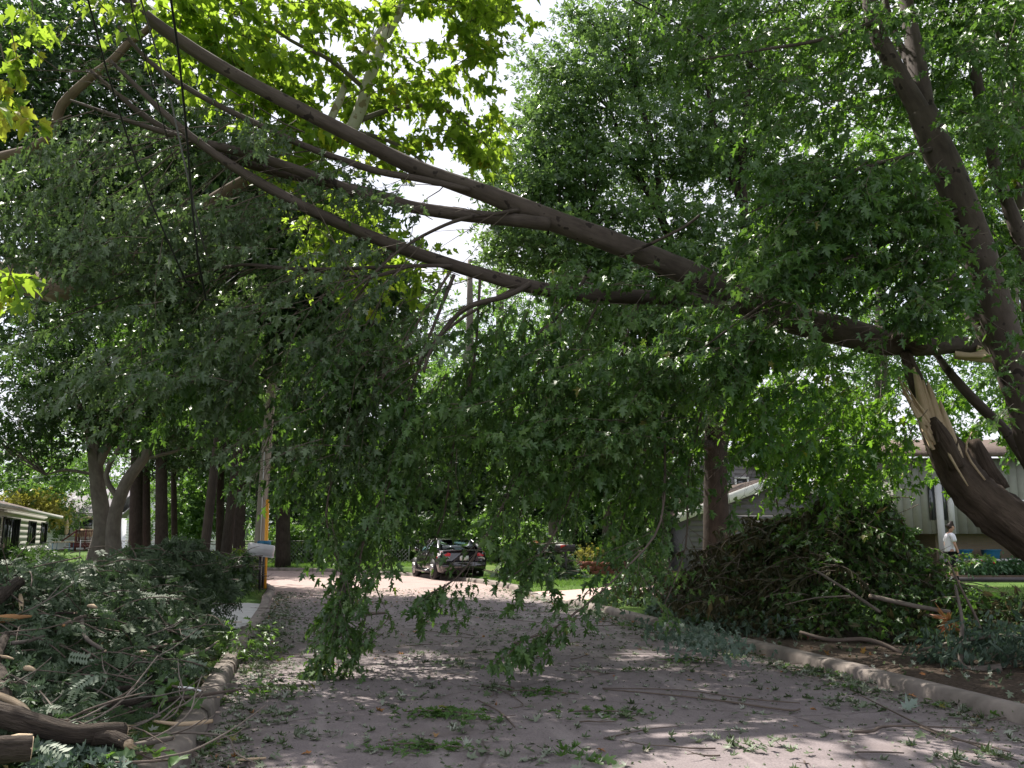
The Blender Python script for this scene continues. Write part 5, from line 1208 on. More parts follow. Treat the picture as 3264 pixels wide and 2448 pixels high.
solid(h7, 'ledge_base', M['tanbrick'], [(X_(950, 30.7), 30.4), (X_(1018, 30.7), 30.4), (X_(1018, 30.7), 31.1), (X_(950, 30.7), 31.1)], zo - .1, zpix(560, 30.6) - .041)
zled = zpix(560, 30.6) + .04
for px, w_, lab in ((961, .46, 'blue plastic tub half hidden behind the walking person'), (989, .46, 'blue plastic tub on the ledge right of the walking person')):
    t = empty('plastic_tub', (X_(px, 30.6), 30.6, zled), lab, 'tub', 'blue tubs on the house ledge')
    g = Geo(); x, hw = X_(px, 30.6), w_ / 2
    g.v += [(x + sx * hw * k, 30.6 + sy * .2 * k, zled + z) for k, z in ((.86, 0), (1, .30)) for sx, sy in ((-1, -1), (1, -1), (1, 1), (-1, 1))]
    for f in ((3, 2, 1, 0), (0, 1, 5, 4), (1, 2, 6, 5), (2, 3, 7, 6), (3, 0, 4, 7)): g.face(f)
    g.build('tub', M['blue'], t)
    Geo().box((x, 30.6 - .21, zled + .29), (w_ + .05, .03, .05)).build('rim', M['blue'], t)
bd = empty('planting_bed', (X_(985, 28.2), 28.2, gz(14, 28)), 'dark planting bed edged with timber below the olive grey house', 'flower bed')
Geo().box((X_(1010, 28), 28.9, gz(14, 28) + .09), (7.0, 2.3, .18)).build('soil', M['dirtflat'], bd)
Geo().box((X_(1010, 28), 27.7, gz(14, 28) + .06), (7.2, .12, .14)).build('edging', M['maildark'], bd)
G4 = 'leafy plants in the dark bed'
for k, (px, Y, r, lab) in enumerate(((968, 28.0, .45, 'leafy plant at the walking person\'s knees with red flowers'), (978, 28.6, .5, 'variegated leafy plant below the blue tub'), (993, 28.2, .45, 'low leafy plant in the middle of the dark bed'), (1006, 28.5, .4, 'pale leafy plant in the dark bed by the hose tap'), (1018, 28.1, .5, 'leafy plant at the right end of the dark bed'))):
    b = (X_(px, Y), Y, gz(14, 28) + .17)
    p = empty('garden_plant', b, lab, 'plant', G4)
    lv = Leaves(); clumps(lv, [((b[0], Y, b[2] + r * .5), (r, r * .7, r * .5))], 16, 16, .17, .14, (.5, .25), .8); lv.build('foliage', T_OVAL, M['flower_leaf'], p)
    if k < 2:
        for _ in range(4):
            fx = b[0] + R.gauss(0, .2); Geo().tube([(fx, Y - .2, b[2] + r * .8), (fx, Y - .22, b[2] + r * .8 + .05)], [.015, .035], 6, 1).build('flower', M['flower'], p)
tp_ = empty('hose_tap', (X_(1018, 30.2), 30.2, gz(15, 30)), 'white standpipe tap with a curved spout beside the tan brick base', 'tap')
Geo().tube([(X_(1015, 30), 30, gz(15, 30)), (X_(1015, 30), 30, gz(15, 30) + .62), (X_(1020, 30), 29.9, gz(15, 30) + .5), (X_(1024, 30), 29.9, gz(15, 30) + .28)], .03, 6, 3).build('pipe', M['white'], tp_)
Geo().box((X_(1015, 30), 30, gz(15, 30) + .66), (.1, .1, .06)).build('handle', M['white'], tp_)

# red block wall by the drive of the grey house
zr = gz(4, 33)
rw = empty('block_wall', (X_(600, 32), 32, zr), 'low curved retaining wall of rough red blocks', 'garden wall')
for c in range(3):
    for k in range(8):
        a = (k + (c % 2) * .5) / 8
        x = X_(578 + a * 68, 32.2); y = 32.2 + (a - .4) ** 2 * 2.4
        Geo().box((x, y, zr + .08 + c * .162), (.275 + R.uniform(-.02, .01), .22 + R.uniform(-.02, .03), .152), math.atan2((a - .4) * 4.8, 2.6) * .5 + R.gauss(0, .03)).build('block', M['brickred'], rw)

# chain link fence along the far verge
cf = empty('chain_link_fence', (-9, 44.6, gz(-9, 44.6)), 'low chain link fence along the far verge of the street', 'fence')
def fp(k): x = -22 + k * 2.4; return (x, 45.6 - .02 * (x + 4) + (.1 * max(0, x + 1)) * -.8)
zf = .2
for k in range(14):
    x, y = fp(k); Geo().tube([(x, y, zf - .3), (x, y, zf + 1.15)], .03, 6, 1).build('post', M['steel'], cf)
Geo().tube([(*fp(k), zf + 1.1) for k in range(14)], .022, 6, 1).build('top_rail', M['wire'], cf)
g = Geo()
for k in range(13):
    (x0, y0), (x1, y1) = fp(k), fp(k + 1)
    for j in range(12):
        t = j / 12; t2 = min(1, t + .44); h = (t2 - t) / .44
        for fl in (0, 1):
            p = (x0 + (x1 - x0) * t, y0 + (y1 - y0) * t, zf + (1.08 if fl else .02)); q_ = (x0 + (x1 - x0) * t2, y0 + (y1 - y0) * t2, zf + (1.08 - 1.06 * h if fl else .02 + 1.06 * h)); g.tube([p, q_], .006, 3, 1, cap=False)
o = g.build('wire_mesh', M['steel'], cf); o['kind'] = 'stuff'

# ------------------------------------------------------------------ pole, wires, mailboxes
pb_ = at(257, 570, 27); pt_ = at(277, 322, 27)
pl = empty('utility_pole', (pb_[0], 27, gz(pb_[0], 27)), 'weathered wooden utility pole leaning slightly behind the white mailbox', 'utility pole')
ptop = at(283, 235, 27)
Geo().tube([(pb_[0] - .02, 27, gz(pb_[0], 27) - .2), at(260, 535, 27), at(268, 430, 27), pt_, ptop], [.165, .155, .145, .135, .12], 12, 2, .015).build('shaft', M['pole'], pl, True)
Geo().box(add(ptop, (0, 0, -.6)), (2.2, .1, .12)).build('crossarm', M['pole'], pl)
for k in (-.95, -.35, .35, .95): Geo().tube([add(ptop, (k, 0, -.54)), add(ptop, (k, 0, -.38))], [.035, .045], 7, 1).build('insulator', M['mailgrey'], pl)
Geo().box(add(at(262, 505, 26.84), (0, 0, 0)), (.02, .02, 3.2)).build('ground_wire_cover', M['white'], pl)
gw = empty('guy_guard', (at(266, 567, 25.4)[0], 25.4, gz(-7, 25.4)), 'orange yellow plastic guard on the guy wire beside the pole', 'guy wire guard')
gb, gt = (at(265.5, 566, 25.4)[0], 25.4, gz(-7, 25.4)), at(267.6, 500, 26.0)
Geo().tube([gb, mixv(gb, gt, .5), gt], [.055, .055, .05], 8, 1).build('guard', M['yellow'], gw, True)
Geo().tube([gt, add(ptop, (0, -.1, -1.0))], .008, 5, 1).build('guy_wire', M['wire'], gw)
def wire(name, label, pts, r, mat='cable', group=None):
    o = Geo().tube(pts, r, 6, 1).build(name, M[mat], None, True); tag(o, label, 'cable', group); return o
wire('fallen_cable', 'thick twisted black cable sagging steeply past the fallen limbs', path([(168, -40, 6.2), (171, 0, 6.6), (178, 50, 7.0), (184, 105, 7.5), (188, 152, 7.9), (192, 205, 8.2), (198, 260, 8.5), (206, 300, 9.2), (222, 300, 13)]) + [add(ptop, (0, 0, -1.2))], .012)
wire('fallen_cable', 'black cable sagging diagonally across the top left crown', path([(84, -40, 6.0), (88, 0, 6.3), (106, 68, 7.0), (125, 130, 7.5), (150, 200, 8.1), (172, 250, 8.4), (186, 282, 8.8), (205, 300, 11)]) + [add(ptop, (-.35, 0, -.4))], .009)
wire('fallen_cable', 'thin grey cable crossing behind the fallen trunk at top left', path([(138, -30, 7.0), (141, 0, 7.3), (156, 50, 8.2), (172, 105, 8.3), (187, 175, 8.5), (202, 240, 8.8), (212, 270, 11)]) + [add(ptop, (.35, 0, -.4))], .009, 'wire')
wire('fallen_cable', 'thinnest dark wire between the two black cables at top left', path([(128, -20, 6.6), (132, 10, 7.0), (150, 75, 8.0), (168, 140, 9.4), (182, 190, 11), (200, 240, 14)]) + [add(ptop, (.95, 0, -.4))], .006)
wire('overhead_cable', 'taut black cable slanting down to the right before the oak', path([(600, -22, 13.5), (636, 2, 13.7), (720, 46, 14.2), (850, 118, 15.2), (940, 172, 15.9), (1024, 226, 16.6), (1150, 300, 17.6)]), .014)
wire('service_wire', 'thin pale service wire running left from the utility pole', [add(ptop, (-.1, 0, -2.6)), at(180, 445, 30), at(60, 475, 34), (-26, 40, 3.6)], .008, 'steel')
wire('service_wire', 'pair of low dark wires crossing in front of the grey house window', [(-1, 40.5, 3.4), at(690, 483, 38), at(760, 486, 37), (19, 31, 5.0)], .010)

def mailbox(name, label, px, py, Y, L, post_h, mat, roll=0, flag=True, rz=0, post_mat='maildark', door_line=True, w_=.17, h_=.21):
    c = at(px, py, Y); gz_ = gz(c[0], Y)
    root = empty(name, (c[0], Y, gz_), label, 'mailbox')
    sec = [(-w_ / 2, 0), (w_ / 2, 0), (w_ / 2, h_ * .55)] + [(w_ / 2 * math.cos(a), h_ * .55 + h_ * .45 * math.sin(a)) for a in np.linspace(.25, math.pi - .25, 7)] + [(-w_ / 2, h_ * .55)]
    Mx = Matrix.Translation(c) @ Matrix.Rotation(rz, 4, 'Z') @ Matrix.Rotation(roll, 4, 'Y')
    g = Geo(); n = len(sec)
    for x in (-L / 2, L / 2): g.v += [tuple(Mx @ Vector((x, y, z - h_ / 2))) for y, z in sec]
    g.face(range(n)); g.face([n + i for i in reversed(range(n))])
    for i in range(n): g.face((i, n + i, n + (i + 1) % n, (i + 1) % n))
    g.build('box', M[mat], root)
    Geo().box((0, 0, -h_ / 2 - .015), (L + .02, w_ + .02, .03), 0, Mx).build('base_plate', M[mat], root)
    if door_line: Geo().box((-L / 2 - .012, 0, 0), (.02, w_ * .96, h_ * .86), 0, Mx).build('door', M[mat], root)
    Geo().box((0, -w_ / 2 - .006, h_ * .08), (L * .98, .012, .012), 0, Mx).build('seam', M['mailgrey'] if mat == 'mailgrey' else M['black'], root)
    if flag:
        g = Geo(); g.prism([tuple(Mx @ Vector(p)) for p in ((-L * .26, -w_ / 2 - .02, -.02), (-L * .26, -w_ / 2 - .02, .085), (L * .08, -w_ / 2 - .02, .085), (-L * .12, -w_ / 2 - .02, .03))], (0, -.012, 0)); g.build('flag', M['red'], root)
    Geo().tube([(c[0], Y, gz_ - .1), tuple(Mx @ Vector((0, 0, -h_ / 2 - .02)))], .035, 8, 1).build('post', M[post_mat], root)
    return root
mailbox('white_mailbox', 'white metal mailbox knocked askew above the locust brush heap', 261.5, 549.5, 24.4, .66, 1, 'mailgrey', math.radians(8), False, 0, 'maildark', True, .24, .30)
nb_ = mailbox('newspaper_box', 'small blue and white newspaper box behind the white mailbox', 264.5, 544.5, 25.2, .32, 1, 'blue', 0, False, 0)
mailbox('dark_mailbox', 'dark brown mailbox with a red flag on a thin post', 565.5, 547.5, 30, .64, 1, 'maildark', 0, True, 0)

# ------------------------------------------------------------------ parked car
def build_car():
    Y = 34.4; c = (X_(447, Y), Y)
    hd = math.atan2(.36, 1)                                        # heading turned to the left of the line of sight
    root = empty('parked_car', (c[0], c[1], 0.03), 'dark sedan parked at the far right kerb with its tail to the street', 'car', rz=math.pi / 2 + hd)
    def W(p): return tuple(Matrix.LocRotScale(root.location, root.rotation_euler, None) @ Vector(p))
    st = [(-2.30, .34, .66, .70, .80), (-2.22, .24, .97, .80, .86), (-2.0, .20, 1.03, .86, .89), (-1.5, .20, 1.02, .89, .91), (-.7, .20, .97, .90, .92), (.3, .20, .94, .90, .92), (1.0, .20, .90, .88, .91), (1.7, .20, .84, .82, .90), (2.15, .26, .72, .70, .86), (2.32, .34, .60, .58, .76)]
    g = Geo(); nS = 12
    for x, zb_, zt_, wt, wm in st:
        zm = zb_ + (zt_ - zb_) * .55
        sec = [(0, zb_), (wm * .8, zb_), (wm * .97, zb_ + .08), (wm, zm - .1), (wm, zm + .06), (wt, zt_ - .05), (wt * .9, zt_), (0, zt_ + .015)]
        for y, z in sec: g.v.append(W((x, y, z)))
        for y, z in sec[-2:0:-1]: g.v.append(W((x, -y, z)))
    n = 14
    for i in range(len(st) - 1):
        for k in range(n): g.face((i*n+k, i*n+(k+1)%n, (i+1)*n+(k+1)%n, (i+1)*n+k))
    g.face(range(n)); g.face([(len(st)-1)*n + k for k in reversed(range(n))])
    body = g.build('body', M['carpaint'], root, True)
    # greenhouse
    gl = [(-1.72, 1.02, .80, -1.02, 1.40, .60), (.95, .92, .80, .15, 1.42, .60)]
    ro = Geo()
    pts = [(-1.08, 1.395, .60), (-.8, 1.43, .62), (-.2, 1.455, .63), (.2, 1.41, .60)]
    for x, z, w_ in pts:
        for y in (-w_, -w_ * .9, 0, w_ * .9, w_): ro.v.append(W((x, y, z - (.05 if abs(y) == w_ else 0) + (.01 if y == 0 else 0))))
    for i in range(3):
        for k in range(4): ro.face((i*5+k, i*5+k+1, (i+1)*5+k+1, (i+1)*5+k))
    ro.build('roof', M['carpaint'], root, True)
    def pane(name, P, mat): q = Geo(); q.prism([W(p) for p in P], (0, 0, .004)); return q.build(name, mat, root)
    pane('rear_window', [(-1.70, -.70, 1.045), (-1.70, .70, 1.045), (-1.09, .56, 1.385), (-1.09, -.56, 1.385)], M['carglass'])
    pane('windscreen', [(.95, -.74, .95), (.95, .74, .95), (.22, .56, 1.40), (.22, -.56, 1.40)], M['carglass'])
    for s in (1, -1):
        pane('side_window', [(-1.12, s * .85, 1.03), (-.36, s * .865, .99), (-.36, s * .655, 1.36), (-.98, s * .64, 1.345)], M['carglass'])
        pane('side_window', [(-.30, s * .865, .99), (.72, s * .86, .965), (.16, s * .64, 1.36), (-.30, s * .655, 1.36)], M['carglass'])
        Geo().tube([W((-1.74, s * .80, 1.03)), W((-1.45, s * .73, 1.20)), W((-1.04, s * .62, 1.39))], [.075, .07, .05], 6, 3).build('pillar', M['carpaint'], root, True)
        Geo().tube([W((.98, s * .80, .94)), W((.2, s * .62, 1.40))], .035, 6, 1).build('pillar', M['carpaint'], root, True)
        Geo().tube([W((-.33, s * .87, .98)), W((-.33, s * .66, 1.37))], .03, 6, 1).build('pillar', M['black'], root, True)
        Geo().tube([W((-1.04, s * .635, 1.39)), W((-.4, s * .655, 1.415)), W((.2, s * .62, 1.40))], .03, 6, 3).build('roof_rail', M['carpaint'], root, True)
        # tail lamp: red lens wrapping the corner, clear wedge
        t = Geo(); P = [(-2.275, s * .50, .93), (-2.245, s * .50, .74), (-2.20, s * .79, .66), (-1.86, s * .915, .76), (-1.88, s * .905, .90), (-2.10, s * .80, 1.0)]
        ctr = W((-2.26, s * .74, .85)); b = len(t.v); t.v += [W(p) for p in P] + [ctr]
        for k in range(6): t.face((k, (k + 1) % 6, 6))
        tl = t.build('taillight', M['lampred'], root)
        w_ = Geo(); w_.v += [W((-2.285, s * .52, .77)), W((-2.235, s * .80, .645)), W((-2.275, s * .78, .76)), W((-2.30, s * .66, .80))]; w_.face((0, 1, 2, 3)); w_.build('lens', M['lampclear'], tl)
        w_ = Geo(); w_.v += [W((-2.10, s * .82, .985)), W((-1.90, s * .93, .90)), W((-2.0, s * .915, .80)), W((-2.19, s * .835, .88))]; w_.face((0, 1, 2, 3)); w_.build('lens', M['lampclear'], tl)
        Geo().tube([W((.62, s * .90, 1.0)), W((.60, s * 1.05, 1.05)), W((.52, s * 1.06, 1.05))], [.03, .08, .06], 8, 2).build('mirror', M['carpaint'], root, True)
        for x in (-.62, .18): Geo().tube([W((x - .1, s * .935, .86)), W((x + .1, s * .935, .86))], .018, 6, 1).build('door_handle', M['carpaint'], root)
        Geo().tube([W((-1.0, s * .925, .26)), W((.95, s * .925, .26))], .06, 6, 1).build('sill', M['carpaint'], root)
        for x in (-1.38, 1.38):
            a = Geo(); a.tube([W((x, s * .70, .33)), W((x, s * .925, .33))], [.375, .375], 24, 1); a.build('wheel_well_shade', M['black'], root)  # black disc standing in for the shaded hollow of the wheel well
            wroot = Geo().tube([W((x, s * .72, .32)), W((x, s * .75, .32)), W((x, s * .91, .32)), W((x, s * .935, .32))], [.28, .32, .32, .275], 24, 1).build('wheel', M['rubber'], root, True)
            Geo().tube([W((x, s * .90, .32)), W((x, s * .942, .32))], [.215, .215], 20, 1).build('rim', M['alloy'], wroot)
            for k in range(5):
                an = k * 2 * math.pi / 5
                Geo().tube([W((x, s * .945, .32)), W((x + .2 * math.cos(an), s * .947, .32 + .2 * math.sin(an)))], [.04, .03], 5, 1).build('spoke', M['alloy'], wroot)
    bp = Geo(); bp.box((0, 0, 0), (.18, 1.66, .30)); bp.v = [W((v[0] - 2.27, v[1] * (1 if v[0] > 0 else .94), v[2] + .47)) for v in bp.v]; bp.build('rear_bumper', M['carpaint'], root)
    pl_ = Geo(); pl_.box((0, 0, 0), (.02, .32, .16)); pl_.v = [W((v[0] - 2.30, v[1], v[2] + .76)) for v in pl_.v]; pl_.build('number_plate', M['white'], root)
    em = Geo(); em.tube([W((-2.255, -.02, .93)), W((-2.285, -.02, .93))], [.055, .05], 12, 1); em.build('emblem', M['steel'], root)
    sp = Geo(); sp.box((0, 0, 0), (.16, 1.5, .03)); sp.v = [W((v[0] - 2.16, v[1], v[2] + 1.035)) for v in sp.v]; sp.build('boot_lip', M['carpaint'], root)
    for s in (-.4, .4):
        hr = Geo(); hr.tube([W((-.55, s, .92)), W((-.55, s, 1.22))], [.14, .12], 8, 1); hr.build('headrest', M['black'], root)
    ex = Geo(); ex.tube([W((-2.36, -.5, .26)), W((-2.1, -.5, .26))], .035, 8, 1); ex.build('exhaust_pipe', M['steel'], root)
build_car()

# ------------------------------------------------------------------ person walking on the far lawn
def skin_mesh(name, verts, edges, radii, mat, parent, root_i=0, levels=2):
    me = bpy.data.meshes.new(name); me.from_pydata(verts, edges, []); me.update()
    o = link(name, me, mat, parent)
    sk = o.modifiers.new('skin', 'SKIN'); sk.use_smooth_shade = True
    for i, v in enumerate(me.skin_vertices[0].data):
        r = radii[i]; v.radius = r if hasattr(r, '__len__') else (r, r); v.use_root = (i == root_i)
    ss = o.modifiers.new('sub', 'SUBSURF'); ss.levels = ss.render_levels = levels
    return o
pg = at(953, 588, 25.6); zp_ = gz(pg[0], 25.6)
per = empty('person', (pg[0], 25.6, zp_), 'person in a white t-shirt and black shorts walking right before the olive house', 'person')
def Q(x, y, z): return (pg[0] + x, 25.6 + y, zp_ + z)                # x to the right = forward
V = [Q(0, 0, .93), Q(.0, 0, 1.10), Q(.01, 0, 1.28), Q(.03, 0, 1.42), Q(.06, 0, 1.50),                     # trunk, neck
     Q(0, -.09, .90), Q(-.05, -.10, .50), Q(-.12, -.10, .12), Q(-.03, -.10, .05),                          # near leg (trailing)
     Q(0.02, .09, .90), Q(.17, .10, .52), Q(.20, .10, .12), Q(.30, .10, .05),                               # far leg (leading)
     Q(.02, -.17, 1.38), Q(.05, -.22, 1.13), Q(.13, -.22, .90),                                              # near arm
     Q(.03, .17, 1.38), Q(-.02, .22, 1.13), Q(.06, .22, .92)]
E = [(0, 1), (1, 2), (2, 3), (3, 4), (0, 5), (5, 6), (6, 7), (7, 8), (0, 9), (9, 10), (10, 11), (11, 12), (3, 13), (13, 14), (14, 15), (3, 16), (16, 17), (17, 18)]
rad = [(.13, .12), (.125, .11), (.14, .12), (.10, .09), .055, .085, .055, .038, .032, .085, .055, .038, .032, .05, .040, .028, .05, .040, .028]
skin_mesh('body', V, E, rad, M['skin'], per)
hv = [Q(.06, 0, 1.48), Q(.08, 0, 1.56), Q(.10, 0, 1.63), Q(.10, 0, 1.70)]
hd = skin_mesh('head', hv, [(0, 1), (1, 2), (2, 3)], [(.055, .055), (.075, .07), (.092, .075), (.07, .06)], M['skin'], per)
skin_mesh('nose', [Q(.17, 0, 1.61), Q(.205, 0, 1.595)], [(0, 1)], [.018, .014], M['skin'], hd, 0, 1)
for s in (-1, 1):
    Geo().tube([Q(.165, s * .032, 1.633), Q(.178, s * .032, 1.633)], .011, 6, 1).build('eye', M['black'], hd)
    skin_mesh('ear', [Q(.085, s * .078, 1.64), Q(.08, s * .085, 1.60)], [(0, 1)], [.02, .014], M['skin'], hd, 0, 1)
Geo().tube([Q(.168, -.025, 1.555), Q(.175, 0, 1.552), Q(.168, .025, 1.555)], .008, 5, 1).build('mouth', M['brickred'], hd)
skin_mesh('hair', [Q(.095, 0, 1.715), Q(.05, 0, 1.705), Q(.015, 0, 1.64), Q(.0, 0, 1.56)], [(0, 1), (1, 2), (2, 3)], [(.045, .04), (.078, .08), (.08, .078), (.05, .05)], M['hair'], per, 1)
skin_mesh('shirt', [Q(0, 0, .92), Q(0, 0, 1.10), Q(.01, 0, 1.28), Q(.025, 0, 1.41), Q(.03, -.17, 1.385), Q(.045, -.225, 1.20), Q(.035, .17, 1.385), Q(-.01, .225, 1.20)], [(0, 1), (1, 2), (2, 3), (3, 4), (4, 5), (3, 6), (6, 7)],
          [(.155, .15), (.15, .135), (.165, .14), (.10, .085), .078, .072, .078, .072], M['shirt'], per, 1)
skin_mesh('shorts', [Q(0, 0, .95), Q(0, -.09, .86), Q(-.04, -.10, .46), Q(.02, .09, .86), Q(.15, .10, .48)], [(0, 1), (1, 2), (0, 3), (3, 4)], [(.15, .145), .115, .09, .115, .09], M['trousers'], per)
for nm, y, ax, bx, m_ in (('sock', -.10, (-.09, .30), (-.12, .11), 'sock'), ('sock', .10, (.185, .30), (.20, .11), 'trousers')):
    skin_mesh(nm, [Q(ax[0], y, ax[1]), Q(bx[0], y, bx[1])], [(0, 1)], [.056, .05], M[m_], per, 0, 1)
for y, x in ((-.10, -.12), (.10, .20)): skin_mesh('shoe', [Q(x - .05, y, .05), Q(x + .05, y, .055), Q(x + .17, y, .035)], [(0, 1), (1, 2)], [.05, .055, .04], M['black'], per, 1, 1)
for y, x, z in ((-.22, .135, .885), (.22, .065, .905)):               # hands: palm, four curled fingers, thumb
    h_ = skin_mesh('hand', [Q(x, y, z), Q(x + .02, y, z - .075)], [(0, 1)], [(.025, .035), (.022, .038)], M['skin'], per, 0, 1)
    for k in range(4): skin_mesh('finger', [Q(x - .012 + k * .016, y, z - .08), Q(x - .008 + k * .017, y + .01, z - .125 - (.01 if k in (1, 2) else 0)), Q(x + k * .016, y + .025, z - .15)], [(0, 1), (1, 2)], [.010, .0095, .008], M['skin'], h_, 0, 1)
    skin_mesh('finger', [Q(x + .03, y, z - .03), Q(x + .058, y - .01, z - .065), Q(x + .06, y, z - .095)], [(0, 1), (1, 2)], [.011, .010, .008], M['skin'], h_, 0, 1)
# ------------------------------------------------------------------ heaps of storm brush along the kerbs
def bumps(B):
    def h(x, y): return sum(b[2] * math.exp(-((x - b[0]) / b[3]) ** 2 - ((y - b[1]) / b[4]) ** 2) for b in B)
    return h
def kx(y, sgn, d):                                                # x of a point d metres behind the kerb at distance y
    s = arc_at_y(y); return on_road(s, sgn * (3.5 + d))[0]
LB = [(kx(14.0, -1, 1.7), 14.0, 1.0, 1.1, 1.4), (kx(11.5, -1, 2.2), 11.5, 1.0, 1.3, 1.8), (kx(9.2, -1, 2.4), 9.2, .84, 1.3, 1.3), (kx(7.6, -1, 1.9), 7.4, .50, 1.2, 1.2), (kx(14.8, -1, 1.0), 14.8, .66, .65, .8), (kx(6, -1, 1.5), 5.8, .30, 1.2, 1.0), (kx(10.5, -1, .9), 10.5, .22, .5, 1.6), (-7.4, 9.5, .60, 1.2, 2.2)]
RB = [(4.9, 15.2, 1.6, 1.2, 1.2), (4.4, 16.2, .6, .8, .8), (5.9, 14.2, 1.4, .8, 1.0), (4.0, 17.2, 1.0, .9, 1.1), (6.9, 12.9, .55, .7, .8), (3.0, 20.0, 1.15, .7, .8), (5.0, 13.6, .8, .8, .7), (5.6, 14.6, .5, .6, .6), (7.9, 12.5, .42, .8, .7)]
hL, hR = bumps(LB), bumps(RB)
def heap_pts(h, box, n, hmin=.10, skin=.45):
    P = []; hm = max(h(x, y) for x in np.linspace(box[0], box[1], 30) for y in np.linspace(box[2], box[3], 30))
    while len(P) < n:
        x, y = R.uniform(box[0], box[1]), R.uniform(box[2], box[3]); hh = h(x, y)
        if hh < hmin or R.random() > .25 + .75 * hh / hm: continue
        dd = abs(float(side_of([x], [y])[0][0])) - 3.5
        if dd < (-.2 if x > 0 else .28 if y < 12.0 else .55) + R.uniform(-.12, .12) and not (12 < y < 16 and dd > -.15 and hh > .5 and x < 0): continue
        z = gz(x, y) * 0 + .14 + hh * (1 - skin * R.random() ** 1.8) + R.gauss(0, .05); P.append((x, y, max(z, .16)))
    return P
def on_heap(h, px, py, lift=.02):
    """where the sight line through (px, py) meets the heap"""
    Y = 3.5
    while Y < 40:
        p = at(px, py, Y)
        if p[2] < .14 + h(p[0], p[1]) + lift: return p
        if p[2] < .16: return (p[0], p[1], .16)
        Y += .03
    return at(px, py, 12)
def leafset(P, size, tone, hang=.4, up=.7, out=.4, dev=.5):
    lv = Leaves()
    for p in P: lv.put(p, (R.gauss(0, .7), R.gauss(-.15, .7), R.gauss(-hang, .4)), (R.gauss(0, dev), R.gauss(-.3, dev), up + R.gauss(0, dev)), size * R.uniform(.65, 1.25), R.gauss(*tone))
    return lv
def heap_twigs(h, P, n, L, r, mat, root, name='twigs'):
    g = Geo()
    for _ in range(n):
        p = R.choice(P); a = R.uniform(0, 6.28); l = R.uniform(*L)
        d = nrm((math.cos(a), math.sin(a) * .6, R.gauss(.12, .3)))
        g.tube([add(p, d, -l * .5), add(add(p, rv(.05)), (0, 0, .03)), add(p, d, l * .5)], [r, r * .8, r * .3], 5, 3, cap=False)
    o = g.build(name, mat, root, True); o['kind'] = 'stuff'
hp = empty('brush_heap', (kx(11, -1, 2), 11, .15), 'long heap of locust branches with small paired leaflets along the left kerb', 'brush heap')
boxL = (-10, -2.2, 4.6, 18.2)
PL = heap_pts(hL, boxL, 11500, .12, .5)
lv = leafset(PL, .165, (.42, .22)); lv.build('locust_leaves', T_PINN, M['locust'], hp)['kind'] = 'stuff'
PL2 = heap_pts(hL, boxL, 1500, .15, .25)
lv = leafset([add(p, (0, 0, .06)) for p in PL2], .20, (.75, .22), .2); lv.build('pale_leaves', T_PINN, M['locust'], hp)['kind'] = 'stuff'
leafset([p for p in heap_pts(hL, boxL, 900, .1, .4) if p[1] < 12], .05, (.5, .25)).build('dry_leaves', T_OVAL, M['wilted'], hp)['kind'] = 'stuff'
heap_twigs(hL, PL, 210, (.5, 1.4), .008, M['twig'], hp)
def upright(h, box, n, lv_mat, tmpl, size, root, tone, L=(.5, 1.0), px=None, every=.07, nm='stem_leaves'):
    """stems arching up out of a heap with leaves hanging from them"""
    lv, g = Leaves(), Geo()
    P = [p for p in heap_pts(h, box, n * 3, .25, .15) if px is None or px(p)][:n]
    for p in P:
        a = R.uniform(0, 6.28); d = nrm((math.cos(a), math.sin(a), R.uniform(.1, 1.0))); q = add(p, d, -.15); Q_ = [q]; l = R.uniform(*L); k = max(4, int(l / every)); tn = R.gauss(0, .15)
        for j in range(k):
            d = nrm((d[0] + R.gauss(0, .08), d[1] + R.gauss(0, .08), d[2] - .10)); q = add(q, d, l / k); Q_.append(q)
            if j > 1:
                for e in (-1, 1): lv.put(q, (d[0] * .4 + R.gauss(0, .6), d[1] * .4 + R.gauss(0, .6), -.45 + R.gauss(0, .3)), (R.gauss(0, .5), R.gauss(-.3, .5), .8), size * R.uniform(.6, 1.2), R.gauss(tone + tn, .2))
        g.tube(Q_[::2] + Q_[-1:], [.007] * (len(Q_[::2])) + [.003], 5, 1, cap=False)
    lv.build(nm, tmpl, M[lv_mat], root)['kind'] = 'stuff'
    o = g.build('stems', M['twig'], root, True); o['kind'] = 'stuff'
clear = lambda p: not (p[1] > 12.3 and abs(float(side_of([p[0]], [p[1]])[0][0])) < 4.5)
upright(hL, boxL, 190, 'locust', T_PINN, .19, hp, .5, px=clear)
upright(hL, (-8, -3, 11, 16.5), 80, 'locust', T_PINN, .17, hp, .4, (.5, .9), clear)
